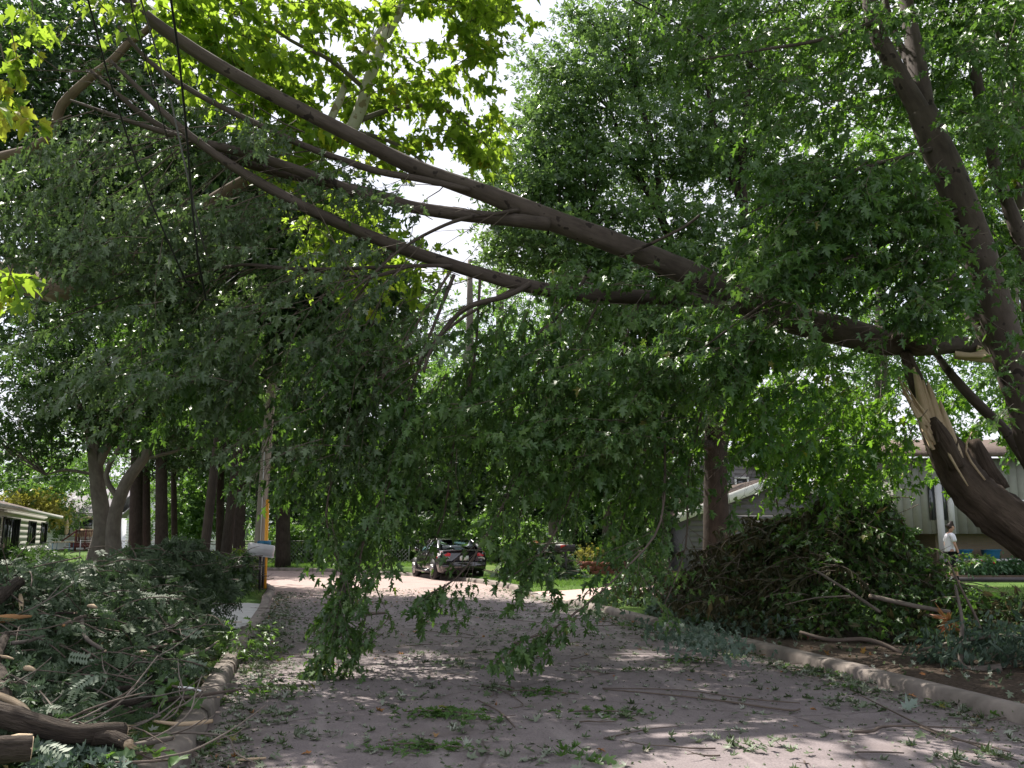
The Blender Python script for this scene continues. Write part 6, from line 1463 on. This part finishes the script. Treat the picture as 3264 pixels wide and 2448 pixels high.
# loose bare sticks tangled in the near part, copied one by one
stk = []
for k in range(6):
    L = R.uniform(.5, 1.1); p = (0, 0, 0); P = [p]; a = 0; b_ = 0
    for j in range(5): a += R.gauss(0, .25); b_ += R.gauss(0, .12); p = add(p, (math.cos(a) * L / 5, math.sin(a) * L / 5, b_ * L / 5)); P.append(p)
    g = Geo(); r = R.uniform(.005, .010); g.tube(P, [r, r, r * .9, r * .8, r * .7, r * .5], 6, 2, .06); g.tube([P[3], add(P[3], (.10, .08, .03)), add(P[3], (.18, .10, .08))], [r * .6, r * .5, r * .3], 5, 1)
    me = np_mesh('loose_stick', np.array(g.v), [i for f in g.f for i in f], [len(f) for f in g.f], True, uv=[c for u in g.uv for c in u]); me.materials.append(M[('stick', 'twig', 'bark_grey')[k % 3]]); stk.append(me)
for k in range(38):
    o = bpy.data.objects.new('loose_stick', stk[k % 6]); COL.objects.link(o); p = on_heap(hL, R.uniform(5, 205), R.uniform(615, 765), .05)
    o.location = add(p, (-.3, 0, R.uniform(0, .05))); o.rotation_euler = (R.gauss(0, .2), R.gauss(-.03, .16), R.gauss(.1, .7) + R.choice((0, 0, 1.5, 3.1)))
    tag(o, 'bare grey brown stick tangled in the locust brush heap', 'stick', 'loose sticks in the locust brush heap')
# big flat sycamore leaves lying on its near side
BL = [on_heap(hL, R.uniform(150, 205), R.uniform(645, 712), .04) for _ in range(34)] + [on_heap(hL, R.uniform(100, 195), R.uniform(738, 768), .04) for _ in range(8)] + [on_heap(hL, R.uniform(165, 200), R.uniform(615, 645), .04) for _ in range(10)]
lv = Leaves()
for p in BL: lv.put(add(p, (0, 0, .03)), (R.gauss(0, .8), R.gauss(0, .6), R.gauss(0, .25)), (R.gauss(0, .3), R.gauss(-.5, .3), .8), R.uniform(.09, .15), min(.9, R.gauss(.45, .25)))
lv.build('sycamore_leaves', T_SYC, M['maple'], hp)['kind'] = 'stuff'
lv = Leaves()
for _ in range(260):
    p = on_heap(hL, R.uniform(20, 135), R.uniform(735, 768), .05); lv.put(p, rv(), (R.gauss(0, .5), R.gauss(-.3, .4), .8), R.uniform(.05, .10), R.gauss(.6, .25))
lv.build('silver_leaves', T_CURL, M['silverpile'], hp)['kind'] = 'stuff'

def log(name, label, pts, rad, bark='bark_log', end='wood_cut', ends=(0, 1), cat='log', h=None, lift=.03, group=None, torn=False, sides=14, rough=.10):
    P = [on_heap(h or hL, *p, lift) if len(p) == 2 else p for p in pts]
    if any(len(p) == 2 for p in pts): rad = [r_ * .66 for r_ in rad]
    root = empty(name, P[0], label, cat, group)
    Geo().tube(P, rad, sides, 4, rough).build('bark', M[bark], root, True)
    for e in ends:
        i = 0 if e == 0 else -1; j = 1 if e == 0 else -2
        d = nrm(sub(P[i], P[j])); r = rad[i] if hasattr(rad, '__len__') else rad
        g = Geo()
        if torn:
            u_ = nrm(cross(d, (0.1, .2, 1))); w_ = cross(u_, d); g.tube([add(P[i], d, -.05), add(P[i], d, .012)], [r * .92, r * .78], 10, 1, .1)
            for _ in range(16):
                a_ = R.uniform(0, 6.28); k_ = r * R.uniform(.1, .85); q = add(add(P[i], u_, k_ * math.cos(a_)), w_, k_ * math.sin(a_)); l_ = R.uniform(.2, 1.0) ** 2 * r * 2.6 + .01; t_ = nrm(rv()); t2_ = nrm(cross(d, t_)); s_ = r * R.uniform(.10, .26)
                b_ = len(g.v); g.v += [add(q, t_, s_), add(q, t_, -s_), add(q, t2_, s_ * .4), add(add(q, d, l_), t_, s_ * .25)]
                g.v[b_:b_ + 3] = [add(v_, d, -.02) for v_ in g.v[b_:b_ + 3]]; g.face((b_, b_ + 1, b_ + 3)); g.face((b_ + 1, b_ + 2, b_ + 3)); g.face((b_ + 2, b_, b_ + 3))
        else:
            g.tube([add(P[i], d, -.03), add(P[i], d, .006)], [r * .93, r * .90], 14, 1)
        g.build('torn_end' if torn else 'cut_end', M[end], root)
    return root
log('cut_log', 'thick log with a round sawn face pointing up at the left edge', [(-34, 622), (-8, 602), (19, 582)], [.10, .10, .085], ends=(1,), lift=.12)
log('split_slab', 'upright pale split slab just under the round sawn log face', [(20, 594), (21, 602), (21, 612)], [.025, .038, .02], 'wood', ends=(), lift=.04, sides=6)
log('cut_log', 'red brown torn log below the pale split slab', [(-20, 622), (8, 618), (20, 617), (34, 616)], [.06, .055, .03, .012], 'wood_old', 'wood', (1,), lift=.05, torn=True)
log('cut_log', 'upright stub with a pale slanted top at the left picture edge', [(-6, 662), (0, 648), (6, 635)], [.065, .06, .05], ends=(1,), lift=.08)
log('cut_log', 'dark trunk at the left edge with two pale torn strips on top', [(-30, 664), (-6, 668), (4, 690), (-2, 715)], [.08, .075, .075, .08], ends=(), lift=.06)
log('torn_strip', 'pale torn wood strip at the left edge above the long split trunk', [(-4, 656), (6, 657), (14, 659)], [.018, .02, .008], 'wood', ends=(), lift=.10, sides=6)
log('cut_log', 'long dark trunk split at its forked end in the near left corner', [(-40, 706), (0, 715), (34, 724), (72, 734), (100, 732), (124, 730)], [.115, .11, .105, .09, .085, .07], 'bark_log', 'wood', (1,), lift=.14, torn=True)
log('cut_limb', 'short forked limb with an orange broken end beside the long split trunk', [(92, 737), (112, 738), (128, 744)], [.075, .07, .06], 'bark_log', 'wood', (1,), lift=.12, torn=True)
log('torn_strip', 'long pale strip of torn wood lying on the long split trunk', [(-8, 693), (8, 699), (22, 706), (33, 716)], [.03, .035, .03, .012], 'wood', ends=(), lift=.17, sides=6)
log('cut_log', 'stout log with a sawn round end in the bottom left corner', [(-40, 752), (-6, 750), (31, 748)], [.115, .115, .105], ends=(1,), lift=.16)
log('split_slab', 'pale split face along the top of the bottom left log', [(4, 739), (18, 738), (32, 738)], [.015, .04, .035], 'wood', ends=(), lift=.19, sides=8)
log('cut_limb', 'dark limb ending in a small orange sawn face left of the kerb', [(108, 704), (130, 703), (150, 696)], [.035, .034, .032], ends=(1,), lift=.07)
log('cut_limb', 'curving dark limb below the one with the orange sawn face', [(112, 712), (134, 711), (158, 702), (191, 696)], [.036, .034, .032, .028], ends=(1,), lift=.06)
log('cut_limb', 'grey limb curving up to a small sawn tip above the peeled patch branch', [(118, 689), (140, 686), (166, 680), (191, 675)], [.03, .028, .025, .022], ends=(1,), lift=.06)
log('cut_limb', 'brown limb with a pale slanted end beside a big green leaf', [(132, 658), (152, 661), (176, 665), (205, 665)], [.028, .027, .024, .02], 'stick', ends=(1,), lift=.08)
log('cut_limb', 'short upcurved limb whose pale tip points at the kerb', [(184, 656), (204, 651), (218, 641)], [.022, .02, .014], 'stick', ends=(1,), lift=.10)
log('peeled_stick', 'thick peeled pale stick lying over the kerb edge', [(153, 721), (176, 724), (196, 723), (212, 721)], [.012, .022, .026, .022], 'wood', ends=(), lift=.06, sides=8)
log('cut_limb', 'lichen grey limb beside the forked broken end', [(132, 746), (152, 742), (172, 738)], [.030, .028, .024], 'bark_grey', ends=(1,), lift=.06)
log('bare_branch', 'long crooked bare branch bending over the left kerb onto the road', [(147, 734), (172, 733), (196, 733), (227, 737), (236, 753), (256, 763)], [.012, .013, .013, .012, .011, .006], 'stick', ends=(), lift=.05, sides=6, cat='branch')
log('bare_branch', 'straight dark stick at the bottom left pointing at the kerb', [(108, 755), (140, 753), (174, 750)], [.014, .015, .010], 'twig', ends=(), lift=.06, sides=6, cat='branch')
log('bare_branch', 'lowest dark stick at the bottom left below the straight one', [(112, 763), (140, 762), (169, 760)], [.015, .015, .012], 'twig', ends=(), lift=.06, sides=6, cat='branch')
log('cut_limb', 'dark limb crossing the left kerb towards the fallen leafy tip', [(180, 698), (210, 694), (241, 689)], [.024, .022, .014], 'twig', ends=(), lift=.06)
log('bare_branch', 'thin grey stick across the kerb below the dark crossing limb', [(190, 700), (205, 698), (219, 697)], [.012, .011, .009], 'bark_grey', ends=(1,), lift=.05, sides=6, cat='branch')
log('patched_branch', 'short black branch with peeled white patches near the kerb', [(172, 686), (186, 689), (203, 691)], [.016, .020, .016], 'twig', ends=(), lift=.09)
log('peeled_patch', 'bright white peeled patch lying on the short black branch', [(178, 687), (190, 688), (201, 691)], [.008, .016, .010], 'white', ends=(), lift=.125, sides=6, cat='bark strip')
log('cut_limb', 'grey limb bending down to a pale end in the heap middle', [(81, 617), (83, 630), (88, 640), (105, 651)], [.026, .030, .028, .022], 'bark_grey', ends=(1,), lift=.10)
log('cut_limb', 'dark broken limb with a torn orange end high in the heap', [(86, 616), (76, 619), (64, 625)], [.022, .026, .026], 'twig', 'wood_old', (1,), lift=.12, torn=True)
log('cut_limb', 'small stub with a round sawn tip in the heap middle', [(56, 613), (66, 613), (76, 613)], [.018, .018, .018], ends=(1,), lift=.10)
log('cut_limb', 'grey leaning limb left of the round tipped stub', [(12, 643), (28, 641), (44, 636)], [.024, .022, .016], 'bark_grey', ends=(), lift=.09)
log('cut_limb', 'dark thick limb under the big green leaves', [(145, 649), (164, 646), (183, 640)], [.034, .032, .028], 'twig', ends=(1,), lift=.05)
log('peeled_stick', 'small pale stick poking from the heap above the kerb', [(222, 621), (232, 622), (242, 622)], [.008, .010, .008], 'wood', ends=(), lift=.10, sides=6)
log('peeled_stick', 'thin white stick below the grey curved limb', [(154, 667), (166, 668), (177, 669)], [.006, .007, .006], 'wood', ends=(), lift=.10, sides=6)
for px, py, lab in ((140, 652, 'orange wood chip beside the big green leaves'), (24, 668, 'flat orange wood chip in the near leaflets'), (63, 725, 'pale splinter chip on the long split trunk'), (88, 606, 'narrow pale chip hanging in the heap top')):
    p = on_heap(hL, px, py, .08); o = Geo().tube([p, add(p, (.05, -.02, .0)), add(p, (.10, -.02, -.015))], [.014, .024, .008], 6, 2, .15).build('wood_chip', M['wood'], None); tag(o, lab, 'wood chip', 'wood chips on the locust brush heap')

# wilted heap on the right
hr = empty('brush_heap', (5.2, 15, .2), 'tall heap of brown wilted and green maple brush along the right kerb', 'brush heap')
boxR = (1.9, 10, 10.8, 21.6)
def pxof(p): return 512 + FPX * p[0] / p[1] / 1.0
PR = heap_pts(hR, boxR, 15000, .12, .5)
def inside(p): q = pxof(p); return q
wil = [p for p in PR if R.random() < (.72 if pxof(p) < 800 and p[1] < 18.8 else .38)]
leafset(wil, .115, (.42, .22), .6).build('wilted_leaves', T_DROOP, M['wilted'], hr)['kind'] = 'stuff'
grn = [p for p in heap_pts(hR, boxR, 8200, .12, .35) if 770 < pxof(p) < 970]
leafset([p for p in PR if R.random() < .32], .11, (.75, .25), .5).build('dull_leaves', T_MAPLE, M['dark'], hr)['kind'] = 'stuff'
leafset(grn, .115, (.42, .25), .35, .5).build('maple_leaves', T_MAPLE, M['maple'], hr)['kind'] = 'stuff'
slv = [p for p in heap_pts(hR, boxR, 4200, .08, .4) if p[1] > 18.2 or (p[2] < .5 and pxof(p) < 790)]
leafset([add(p, (-.05, -.1, 0)) for p in slv], .105, (.45, .25), .6).build('silver_leaves', T_DROOP, M['silverpile'], hr)['kind'] = 'stuff'
heap_twigs(hR, PR, 110, (.6, 1.7), .008, M['twig'], hr)
lv = Leaves()
for _ in range(420):
    px, py = R.gauss(695, 26), R.gauss(640, 7); py += (px - 690) * .22; p = on_heap(hR, px, py, .05); p = add(p, (0, 0, R.uniform(0, .16)))
    lv.put(p, (R.gauss(-.2, .5), R.gauss(-.5, .4), R.gauss(-.5, .3)), (R.gauss(0, .5), R.gauss(-.6, .4), .6), R.uniform(.06, .11), R.gauss(.45, .22))
lv.build('silver_leaves', T_MAPLE, M['silverpile'], hr)['kind'] = 'stuff'
upright(hR, boxR, 150, 'wilted', T_DROOP, .12, hr, .45, (.6, 1.1), lambda p: pxof(p) < 840 and p[1] < 19, nm='wilted_stem_leaves')
upright(hR, boxR, 90, 'maple', T_MAPLE, .11, hr, .5, (.6, 1.1), lambda p: 800 < pxof(p) < 940, .1, nm='maple_stem_leaves')
lob = empty('leafy_branch', (5.9, 10.4, .16), 'fallen branch with grey green drooping leaves on the bare soil at right', 'branch')
P = [at(920, 650, 10.8), at(965, 640, 10.5), at(1010, 636, 10.3), at(1060, 645, 10.1), at(1110, 660, 10)]
Geo().tube(P, [.012, .022, .025, .022, .012], 7, 3, .05).build('bough', M['stick'], lob, True)
lv = Leaves()
for _ in range(1300):
    k = R.uniform(0, 3.99); p = mixv(P[int(k)], P[int(k) + 1], k % 1); p = add(p, (R.gauss(0, .12), R.gauss(0, .22), R.gauss(-.03, .13)))
    if p[2] > .16: lv.put(p, (R.gauss(0, .5), R.gauss(-.3, .5), -.7), (R.gauss(0, .5), R.gauss(-.6, .4), .5), R.uniform(.05, .09), R.gauss(.25, .22))
lv.build('foliage', T_DROOP, M['silverpile'], lob)
log('bare_limb', 'pale crooked limb standing on bare soil by the right kerb', [at(955, 585, 10.8), at(962, 620, 10.6), at(961, 648, 10.5), at(965, 668, 10.4), (5.42, 10.2, .15)], [.014, .022, .03, .034, .05], 'bark_grey', ends=(), cat='branch', sides=8)
log('bare_limb', 'dark bare limb leaning against the pale crooked limb', [at(948, 560, 11.2), at(962, 590, 11), at(978, 622, 10.8), at(985, 650, 10.6)], [.008, .014, .018, .020], 'twig', ends=(), cat='branch', sides=6)
log('bare_limb', 'long pale branch slanting across the wilted heap top', [at(832, 514, 14.6), at(852, 536, 14.2), at(868, 552, 13.8), at(882, 563, 13.5)], [.010, .016, .022, .024], 'stick', ends=(), cat='branch', sides=6)
log('bare_limb', 'grey branch slanting down the middle of the wilted heap', [at(815, 570, 13.2), at(850, 592, 12.8), at(880, 612, 12.4)], [.018, .022, .024], 'stick', ends=(), cat='branch', sides=6)
log('bare_limb', 'pale thin branch sticking out towards the road from the wilted heap', [at(785, 605, 12.6), at(815, 598, 12.3), at(850, 596, 12.1)], [.006, .010, .012], 'stick', ends=(), cat='branch', sides=6)
log('cut_limb', 'bundle limb lying level under the green part of the wilted heap', [at(870, 596, 12.2), at(915, 606, 11.8), at(950, 612, 11.5)], [.03, .03, .026], 'stick', ends=(0,), cat='branch', sides=8)
log('bare_limb', 'dark thick limb low in the shadow of the wilted heap', [at(800, 632, 12.3), at(830, 640, 12.0), at(870, 640, 11.9), at(905, 655, 11.6)], [.02, .028, .03, .03], 'twig', ends=(), cat='branch', sides=8)
o = Geo().box((4.35, 13.2, .155), (.36, .14, .05), .2).build('broken_block', M['brickred'], None); tag(o, 'broken pink block lying under the wilted heap by the kerb', 'block')
p = at(948, 622, 10.9); lv = Leaves()  # one tight tuft
for _ in range(26): lv.put(add(p, rv(.02)), rv(), rv(), .09, R.uniform(.97, 1))
o = lv.build('rust_leaf_cluster', T_DROOP, M['litter']); tag(o, 'small cluster of rust red leaves caught by the bare limbs', 'leaf cluster')

# the two lesser heaps further on
def far_heap(label, px, Y, rx, ry, h, n, mats, seed_tw=40):
    b = at(px, 535, Y); h_ = bumps([(b[0], Y, h, rx, ry), (b[0] + rx * .7, Y + .3, h * .6, rx * .6, ry)])
    root = empty('brush_heap', (b[0], Y, .15), label, 'brush heap')
    P = heap_pts(h_, (b[0] - rx * 2, b[0] + rx * 2.4, Y - ry * 1.8, Y + ry * 1.8), n, .08, .6)
    for k, (m_, t_, nm) in enumerate(mats):
        leafset(P[k::len(mats)], .20, (.6, .25), .4).build(nm, t_, M[m_], root)['kind'] = 'stuff'
    heap_twigs(h_, P, seed_tw, (.5, 1.3), .014, M['stick'], root)
far_heap('sunlit heap of limp green brush beside the dark mailbox', 533, 30.5, 1.1, .7, 1.15, 2300, [('silverpile', T_DROOP, 'pale_leaves'), ('back', T_SPRIG, 'green_leaves'), ('litter', T_DROOP, 'dry_leaves')], 70)
far_heap('low leafy heap spilling over the kerb beyond the left drive', 268, 25.5, .8, .9, 1.0, 1700, [('sycamore', T_SPRIG, 'green_leaves'), ('back', T_SPRIG, 'sunlit_leaves'), ('litter', T_DROOP, 'dry_leaves')], 40)
far_heap('dark heap of locust brush beside the left drive below the white mailbox', 236, 23.6, 1.15, .8, .78, 2400, [('locust', T_PINN, 'locust_leaves'), ('dark', T_SPRIG, 'green_leaves')], 60)
far_heap('bright heap of cut twigs behind the locust brush by the pole', 218, 27.5, 1.8, .7, .8, 1500, [('sycamore', T_SPRIG, 'green_leaves'), ('litter', T_DROOP, 'dry_leaves')], 60)

# ------------------------------------------------------------------ leaves, bits and twigs on the road
def road_pt(y0, y1, edge=0.0):
    while True:
        y = R.uniform(y0, y1); s = arc_at_y(y)
        off = R.uniform(-3.3, 3.3)
        if edge and R.random() < edge: off = math.copysign(3.35 - abs(R.gauss(0, .28)), R.choice((-1, 1)))
        if abs(off) < 3.38: return on_road(s, off, road_z(off))
lv = Leaves()
for _ in range(3000):
    p = road_pt(4.0, 26, .45); lv.put(add(p, (0, 0, R.uniform(.008, .025))), (R.gauss(0, 1), R.gauss(0, 1), R.gauss(0, .08)), (R.gauss(0, .18), R.gauss(0, .18), 1), R.uniform(.04, .10), R.random() ** .9)
for _ in range(900):
    p = road_pt(4.0, 22, .1); lv.put(add(p, (0, 0, R.uniform(.006, .02))), (R.gauss(0, 1), R.gauss(0, 1), 0), (R.gauss(0, .2), R.gauss(0, .2), 1), R.uniform(.03, .08), R.random() ** .9)
for _ in range(150):
    c = road_pt(4.2, 20, .45)
    for _ in range(R.randint(5, 16)):
        p = add(c, (R.gauss(0, .16), R.gauss(0, .10), 0)); lv.put(add(p, (0, 0, R.uniform(.01, .05))), (R.gauss(0, 1), R.gauss(0, 1), R.gauss(0, .15)), (R.gauss(0, .3), R.gauss(0, .3), 1), R.uniform(.05, .105), R.uniform(0, .9))
o = lv.build('leaf_litter', T_CURL, M['litter']); tag(o, 'torn maple leaves strewn over the road', None, None, 'stuff')
lv = Leaves()
for _ in range(13000):
    p = road_pt(3.8, 27, .4); lv.put(add(p, (0, 0, .006)), (R.gauss(0, 1), R.gauss(0, 1), 0), (R.gauss(0, .2), R.gauss(0, .2), 1), R.uniform(.012, .045), R.random() * .95)
o = lv.build('leaf_crumbs', T_OVAL, M['litter']); tag(o, 'small crumbs of leaf and twig over the road', None, None, 'stuff')
lv = Leaves()
for _ in range(1800):
    x, y = R.uniform(2.6, 10), R.uniform(6, 15)
    d_, a_ = side_of([x], [y])
    if d_[0] < 3.62: continue
    lv.put((x, y, gz(x, y) + R.uniform(.01, .04)), rv(), (R.gauss(0, .3), R.gauss(0, .3), 1), R.uniform(.025, .10), R.random())
for _ in range(700):
    x, y = R.uniform(-6, -2), R.uniform(5, 12); d_, a_ = side_of([x], [y])
    if d_[0] > -3.62: continue
    lv.put((x, y, gz(x, y) + R.uniform(.01, .05)), rv(), (R.gauss(0, .3), R.gauss(0, .3), 1), R.uniform(.025, .09), R.random())
o = lv.build('leaf_litter', T_CURL, M['litter']); tag(o, 'torn leaves over the bare soil of the verges', None, None, 'stuff')
# twigs: one kind of mesh each, copied one by one
tws = []
for k in range(7):
    L = R.uniform(.22, .75); p = (0, 0, 0); P = [p]; a = 0
    for j in range(4): a += R.gauss(0, .28); p = add(p, (math.cos(a) * L / 4, math.sin(a) * L / 4, abs(R.gauss(0, .006)))); P.append(p)
    g = Geo(); r = R.uniform(.004, .008); g.tube(P, [r, r, r * .8, r * .6, r * .4], 5, 2)
    if k % 2: g.tube([P[2], add(P[2], (.08, .07, .01))], [r * .6, r * .3], 4, 1)
    if k % 3 == 0: g.tube([P[3], add(P[3], (.07, -.06, .01))], [r * .5, r * .3], 4, 1)
    tws.append(np_mesh('twig', np.array(g.v), [i for f in g.f for i in f], [len(f) for f in g.f], True)); tws[-1].materials.append(M['twig'])
for k in range(105):
    p = road_pt(4.2, 22, .3); o = bpy.data.objects.new('twig', tws[k % 7]); COL.objects.link(o); o.location = add(p, (0, 0, .012)); o.rotation_euler = (0, 0, R.gauss(0, .8) + R.choice((0, math.pi)))
    tag(o, 'thin bare broken twig lying on the road', 'twig', 'broken twigs strewn on the road')
# sprigs: short stems with a few leaves
spr = []
for k in range(5):
    lv, tw = Leaves(), []
    pts = spray(lv, tw, (0, 0, 0), (1, 0, 0), .55, 0, .085, .7, .004, (.4, .25), (0, 0, 1), .25, .05)
    for i, p in enumerate(lv.p): lv.p[i] = (p[0], p[1], max(.01, min(.07, p[2] * .2 + .03)))
    for i, a in enumerate(lv.a): lv.a[i] = (a[0], a[1], a[2] * .2)
    spr.append((lv, [( [(q[0], q[1], .02 + abs(q[2]) * .1) for q in p], r) for p, r in tw]))
protos = []
for lv, tw in spr:
    r0 = empty('leaf_sprig', (0, 0, 0)); a_ = lv.build('leaves', T_CURL, M['litter'] if len(protos) % 2 else M['maple'], r0); b_ = twig_mesh(tw, M['twig'], r0, 'stem', 4); b_.pop('kind', None); protos.append((r0, a_, b_))
for k in range(44):
    r0, a_, b_ = protos[k % 5]
    if k < 5: o = r0
    else:
        o = r0.copy(); COL.objects.link(o)
        for c in (a_, b_): d_ = c.copy(); COL.objects.link(d_); d_.parent = o
    o.location = add(road_pt(4.4, 16, .3), (0, 0, .005)); o.rotation_euler = (0, 0, R.uniform(0, 6.28)); s_ = R.uniform(.5, 1.05); o.scale = (s_, s_, s_)
    tag(o, 'small leafy maple sprig lying on the road', 'sprig', 'leafy sprigs strewn on the road')
def gp(px, py, lift=.02):
    v = (384 - py) / FPX; u = math.sin(PITCH) + v * math.cos(PITCH); f = math.cos(PITCH) - v * math.sin(PITCH); t = (CAM[2] - .03 - lift) / -u
    return (t * (px - 512) / FPX, t * f, .03 + lift)
def stick(label, pts, r): log('fallen_branch', label, [gp(*p) for p in pts], r, 'twig', ends=(), cat='branch', sides=6)
stick('long thin dark branch lying across the middle of the road', [(603, 689), (660, 694), (715, 700), (785, 710), (800, 709)], [.006, .008, .009, .010, .008])
stick('second long thin branch just above the one across the mid road', [(602, 688), (680, 690), (750, 699), (800, 703)], [.005, .006, .007, .006])
stick('rough dark broken branch near the lower right of the road', [(853, 732), (872, 731), (893, 726), (990, 729)], [.014, .014, .010, .003])
stick('long dark branch running off the road at lower right', [(920, 727), (950, 738), (985, 745), (1010, 752)], [.009, .009, .008, .005])
stick('forked thin branch along the right gutter', [(850, 690), (880, 705), (925, 727), (975, 745), (1030, 765)], [.004, .007, .008, .007, .005])
stick('straight short dark stick near the bottom right corner', [(857, 752), (880, 752), (904, 753)], [.006, .007, .006])
stick('thin curved branch left of the two long dark ones', [(470, 685), (500, 690), (523, 704), (512, 708)], [.004, .005, .005, .003])
stick('dark stick pointing at the leafy clump in the near road', [(478, 700), (500, 712), (515, 727)], [.006, .007, .006])
stick('thin branch along the far mid road at right', [(640, 632), (720, 636), (760, 638)], [.007, .008, .006])
stick('thin branch crossing the far right of the road under the tip', [(590, 626), (650, 625), (740, 632)], [.006, .007, .006])
stick('short dark stick in the middle distance of the road', [(357, 617), (372, 614), (388, 613)], [.03, .04, .025])
o = log('peeled_stick', 'pale peeled stick lying on the near left road', [gp(237, 760), gp(252, 759), gp(266, 758)], [.008, .010, .008], 'wood', ends=(), cat='stick', sides=6)
lv = Leaves()
lv.put(gp(905, 708, .03), (.9, .4, .35), (0, -.6, .8), .17, .95)
o = lv.build('curled_leaf', T_CURL, M['mailgrey'] if False else M['silverpile']); tag(o, 'pale curled leaf standing up in the right gutter', 'leaf')
# leafy clumps lying in the near road
for px, py, n, lab in ((440, 716, 150, 'largest leafy clump in the near middle of the road'), (427, 750, 80, 'flat green leafy clump at the bottom of the road'), (608, 716, 50, 'leafy clump right of the largest one on the near road'), (540, 695, 60, 'leafy clump beside the two long dark branches'), (350, 683, 0, ''), (690, 662, 70, 'leafy clump under the hanging tip by the right kerb')):
    if not n: continue
    c = gp(px, py, 0); lv = Leaves(); root = empty('leafy_clump', c, lab, 'leaf clump')
    for _ in range(n): lv.put(add(c, (R.gauss(0, .18), R.gauss(0, .10), abs(R.gauss(0, .025)) + .01)), (R.gauss(0, 1), R.gauss(0, 1), R.gauss(.05, .1)), (R.gauss(0, .3), R.gauss(0, .3), 1), R.uniform(.04, .085), R.gauss(.55, .2))
    lv.build('leaves', T_MAPLE, M['maple'], root); Geo().tube([add(c, (-.32, .05, .03)), add(c, (0, 0, .045)), add(c, (.38, -.08, .02))], [.005, .006, .003], 5, 3).build('stem', M['twig'], root)

tip = empty('leafy_tip', gp(262, 684, 0), 'leafy branch tip lying on the road by the left kerb', 'branch')
lv, tw = Leaves(), []
for a_, b_ in (((226, 692), (285, 682)), ((240, 690), (300, 686)), ((215, 664), (262, 650)), ((250, 652), (215, 672))):
    p0, p1 = gp(*a_, .04), gp(*b_, .05); spray(lv, tw, p0, sub(p1, p0), math.dist(p0, p1), 0, .095, .9, .006, (.45, .25), (0, -.1, 1), .4, .25)
for i_, p in enumerate(lv.p): lv.p[i_] = (p[0], p[1], max(.04, p[2]))
lv.build('leaves', T_MAPLE, M['maple'], tip, None, .01); twig_mesh([([(q[0], q[1], max(.035, q[2])) for q in p], r) for p, r in tw], M['twig'], tip)

# ------------------------------------------------------------------ grass
T_BLADE = (np.array([(-.09, 0, 0), (.09, 0, 0), (0.02, 1, .15)], np.float32), np.array([(0, 1, 2)], np.int32))
def grass(n, pick, h, label):
    P = [pick() for _ in range(n)]; P = [p for p in P if p is not None]
    a_ = np.array(P); d, s = side_of(a_[:, 0], a_[:, 1]); z = lawn_h(a_[:, 0], a_[:, 1], d, s)
    ok = (np.abs(d) > 3.64) & ~((d < 0) & (s > A_DL0 + .1) & (s < A_DL1 - .1)) & ~((d > 0) & (s > A_DR0 + .1) & (s < A_DR1 - .1))
    a_, z = a_[ok], z[ok]; k = len(a_)
    A = np.stack([NR.normal(0, .35, k), NR.normal(0, .35, k), np.ones(k)], 1); N = np.stack([NR.normal(0, 1, k), NR.normal(-.4, 1, k), NR.normal(0, .2, k)], 1)
    lv = Leaves(); lv.many(np.column_stack([a_, z - .01]), A, N, h * NR.uniform(.5, 1.3, k), NR.normal(.5, .22, k))
    o = lv.build('grass', T_BLADE, M['grass']); tag(o, label, None, None, 'stuff')
grass(36000, lambda: (R.uniform(8.5, 19), R.uniform(13.5, 27.4)), .085, 'short grass of the lawn at the right')
grass(26000, lambda: (R.uniform(-1, 6), R.uniform(25, 33)), .11, 'bright grass of the verge by the dark mailbox')
grass(9000, lambda: (R.uniform(-6.5, -2.2), R.uniform(4.8, 9.5)), .07, 'grass showing between the branches at the left kerb')
grass(52000, lambda: (R.uniform(-34, -6), R.uniform(18, 60)), .13, 'sunlit grass of the lawn at the left')
grass(16000, lambda: (R.uniform(-14, 4), R.uniform(41.5, 46)), .12, 'grass of the far verge')
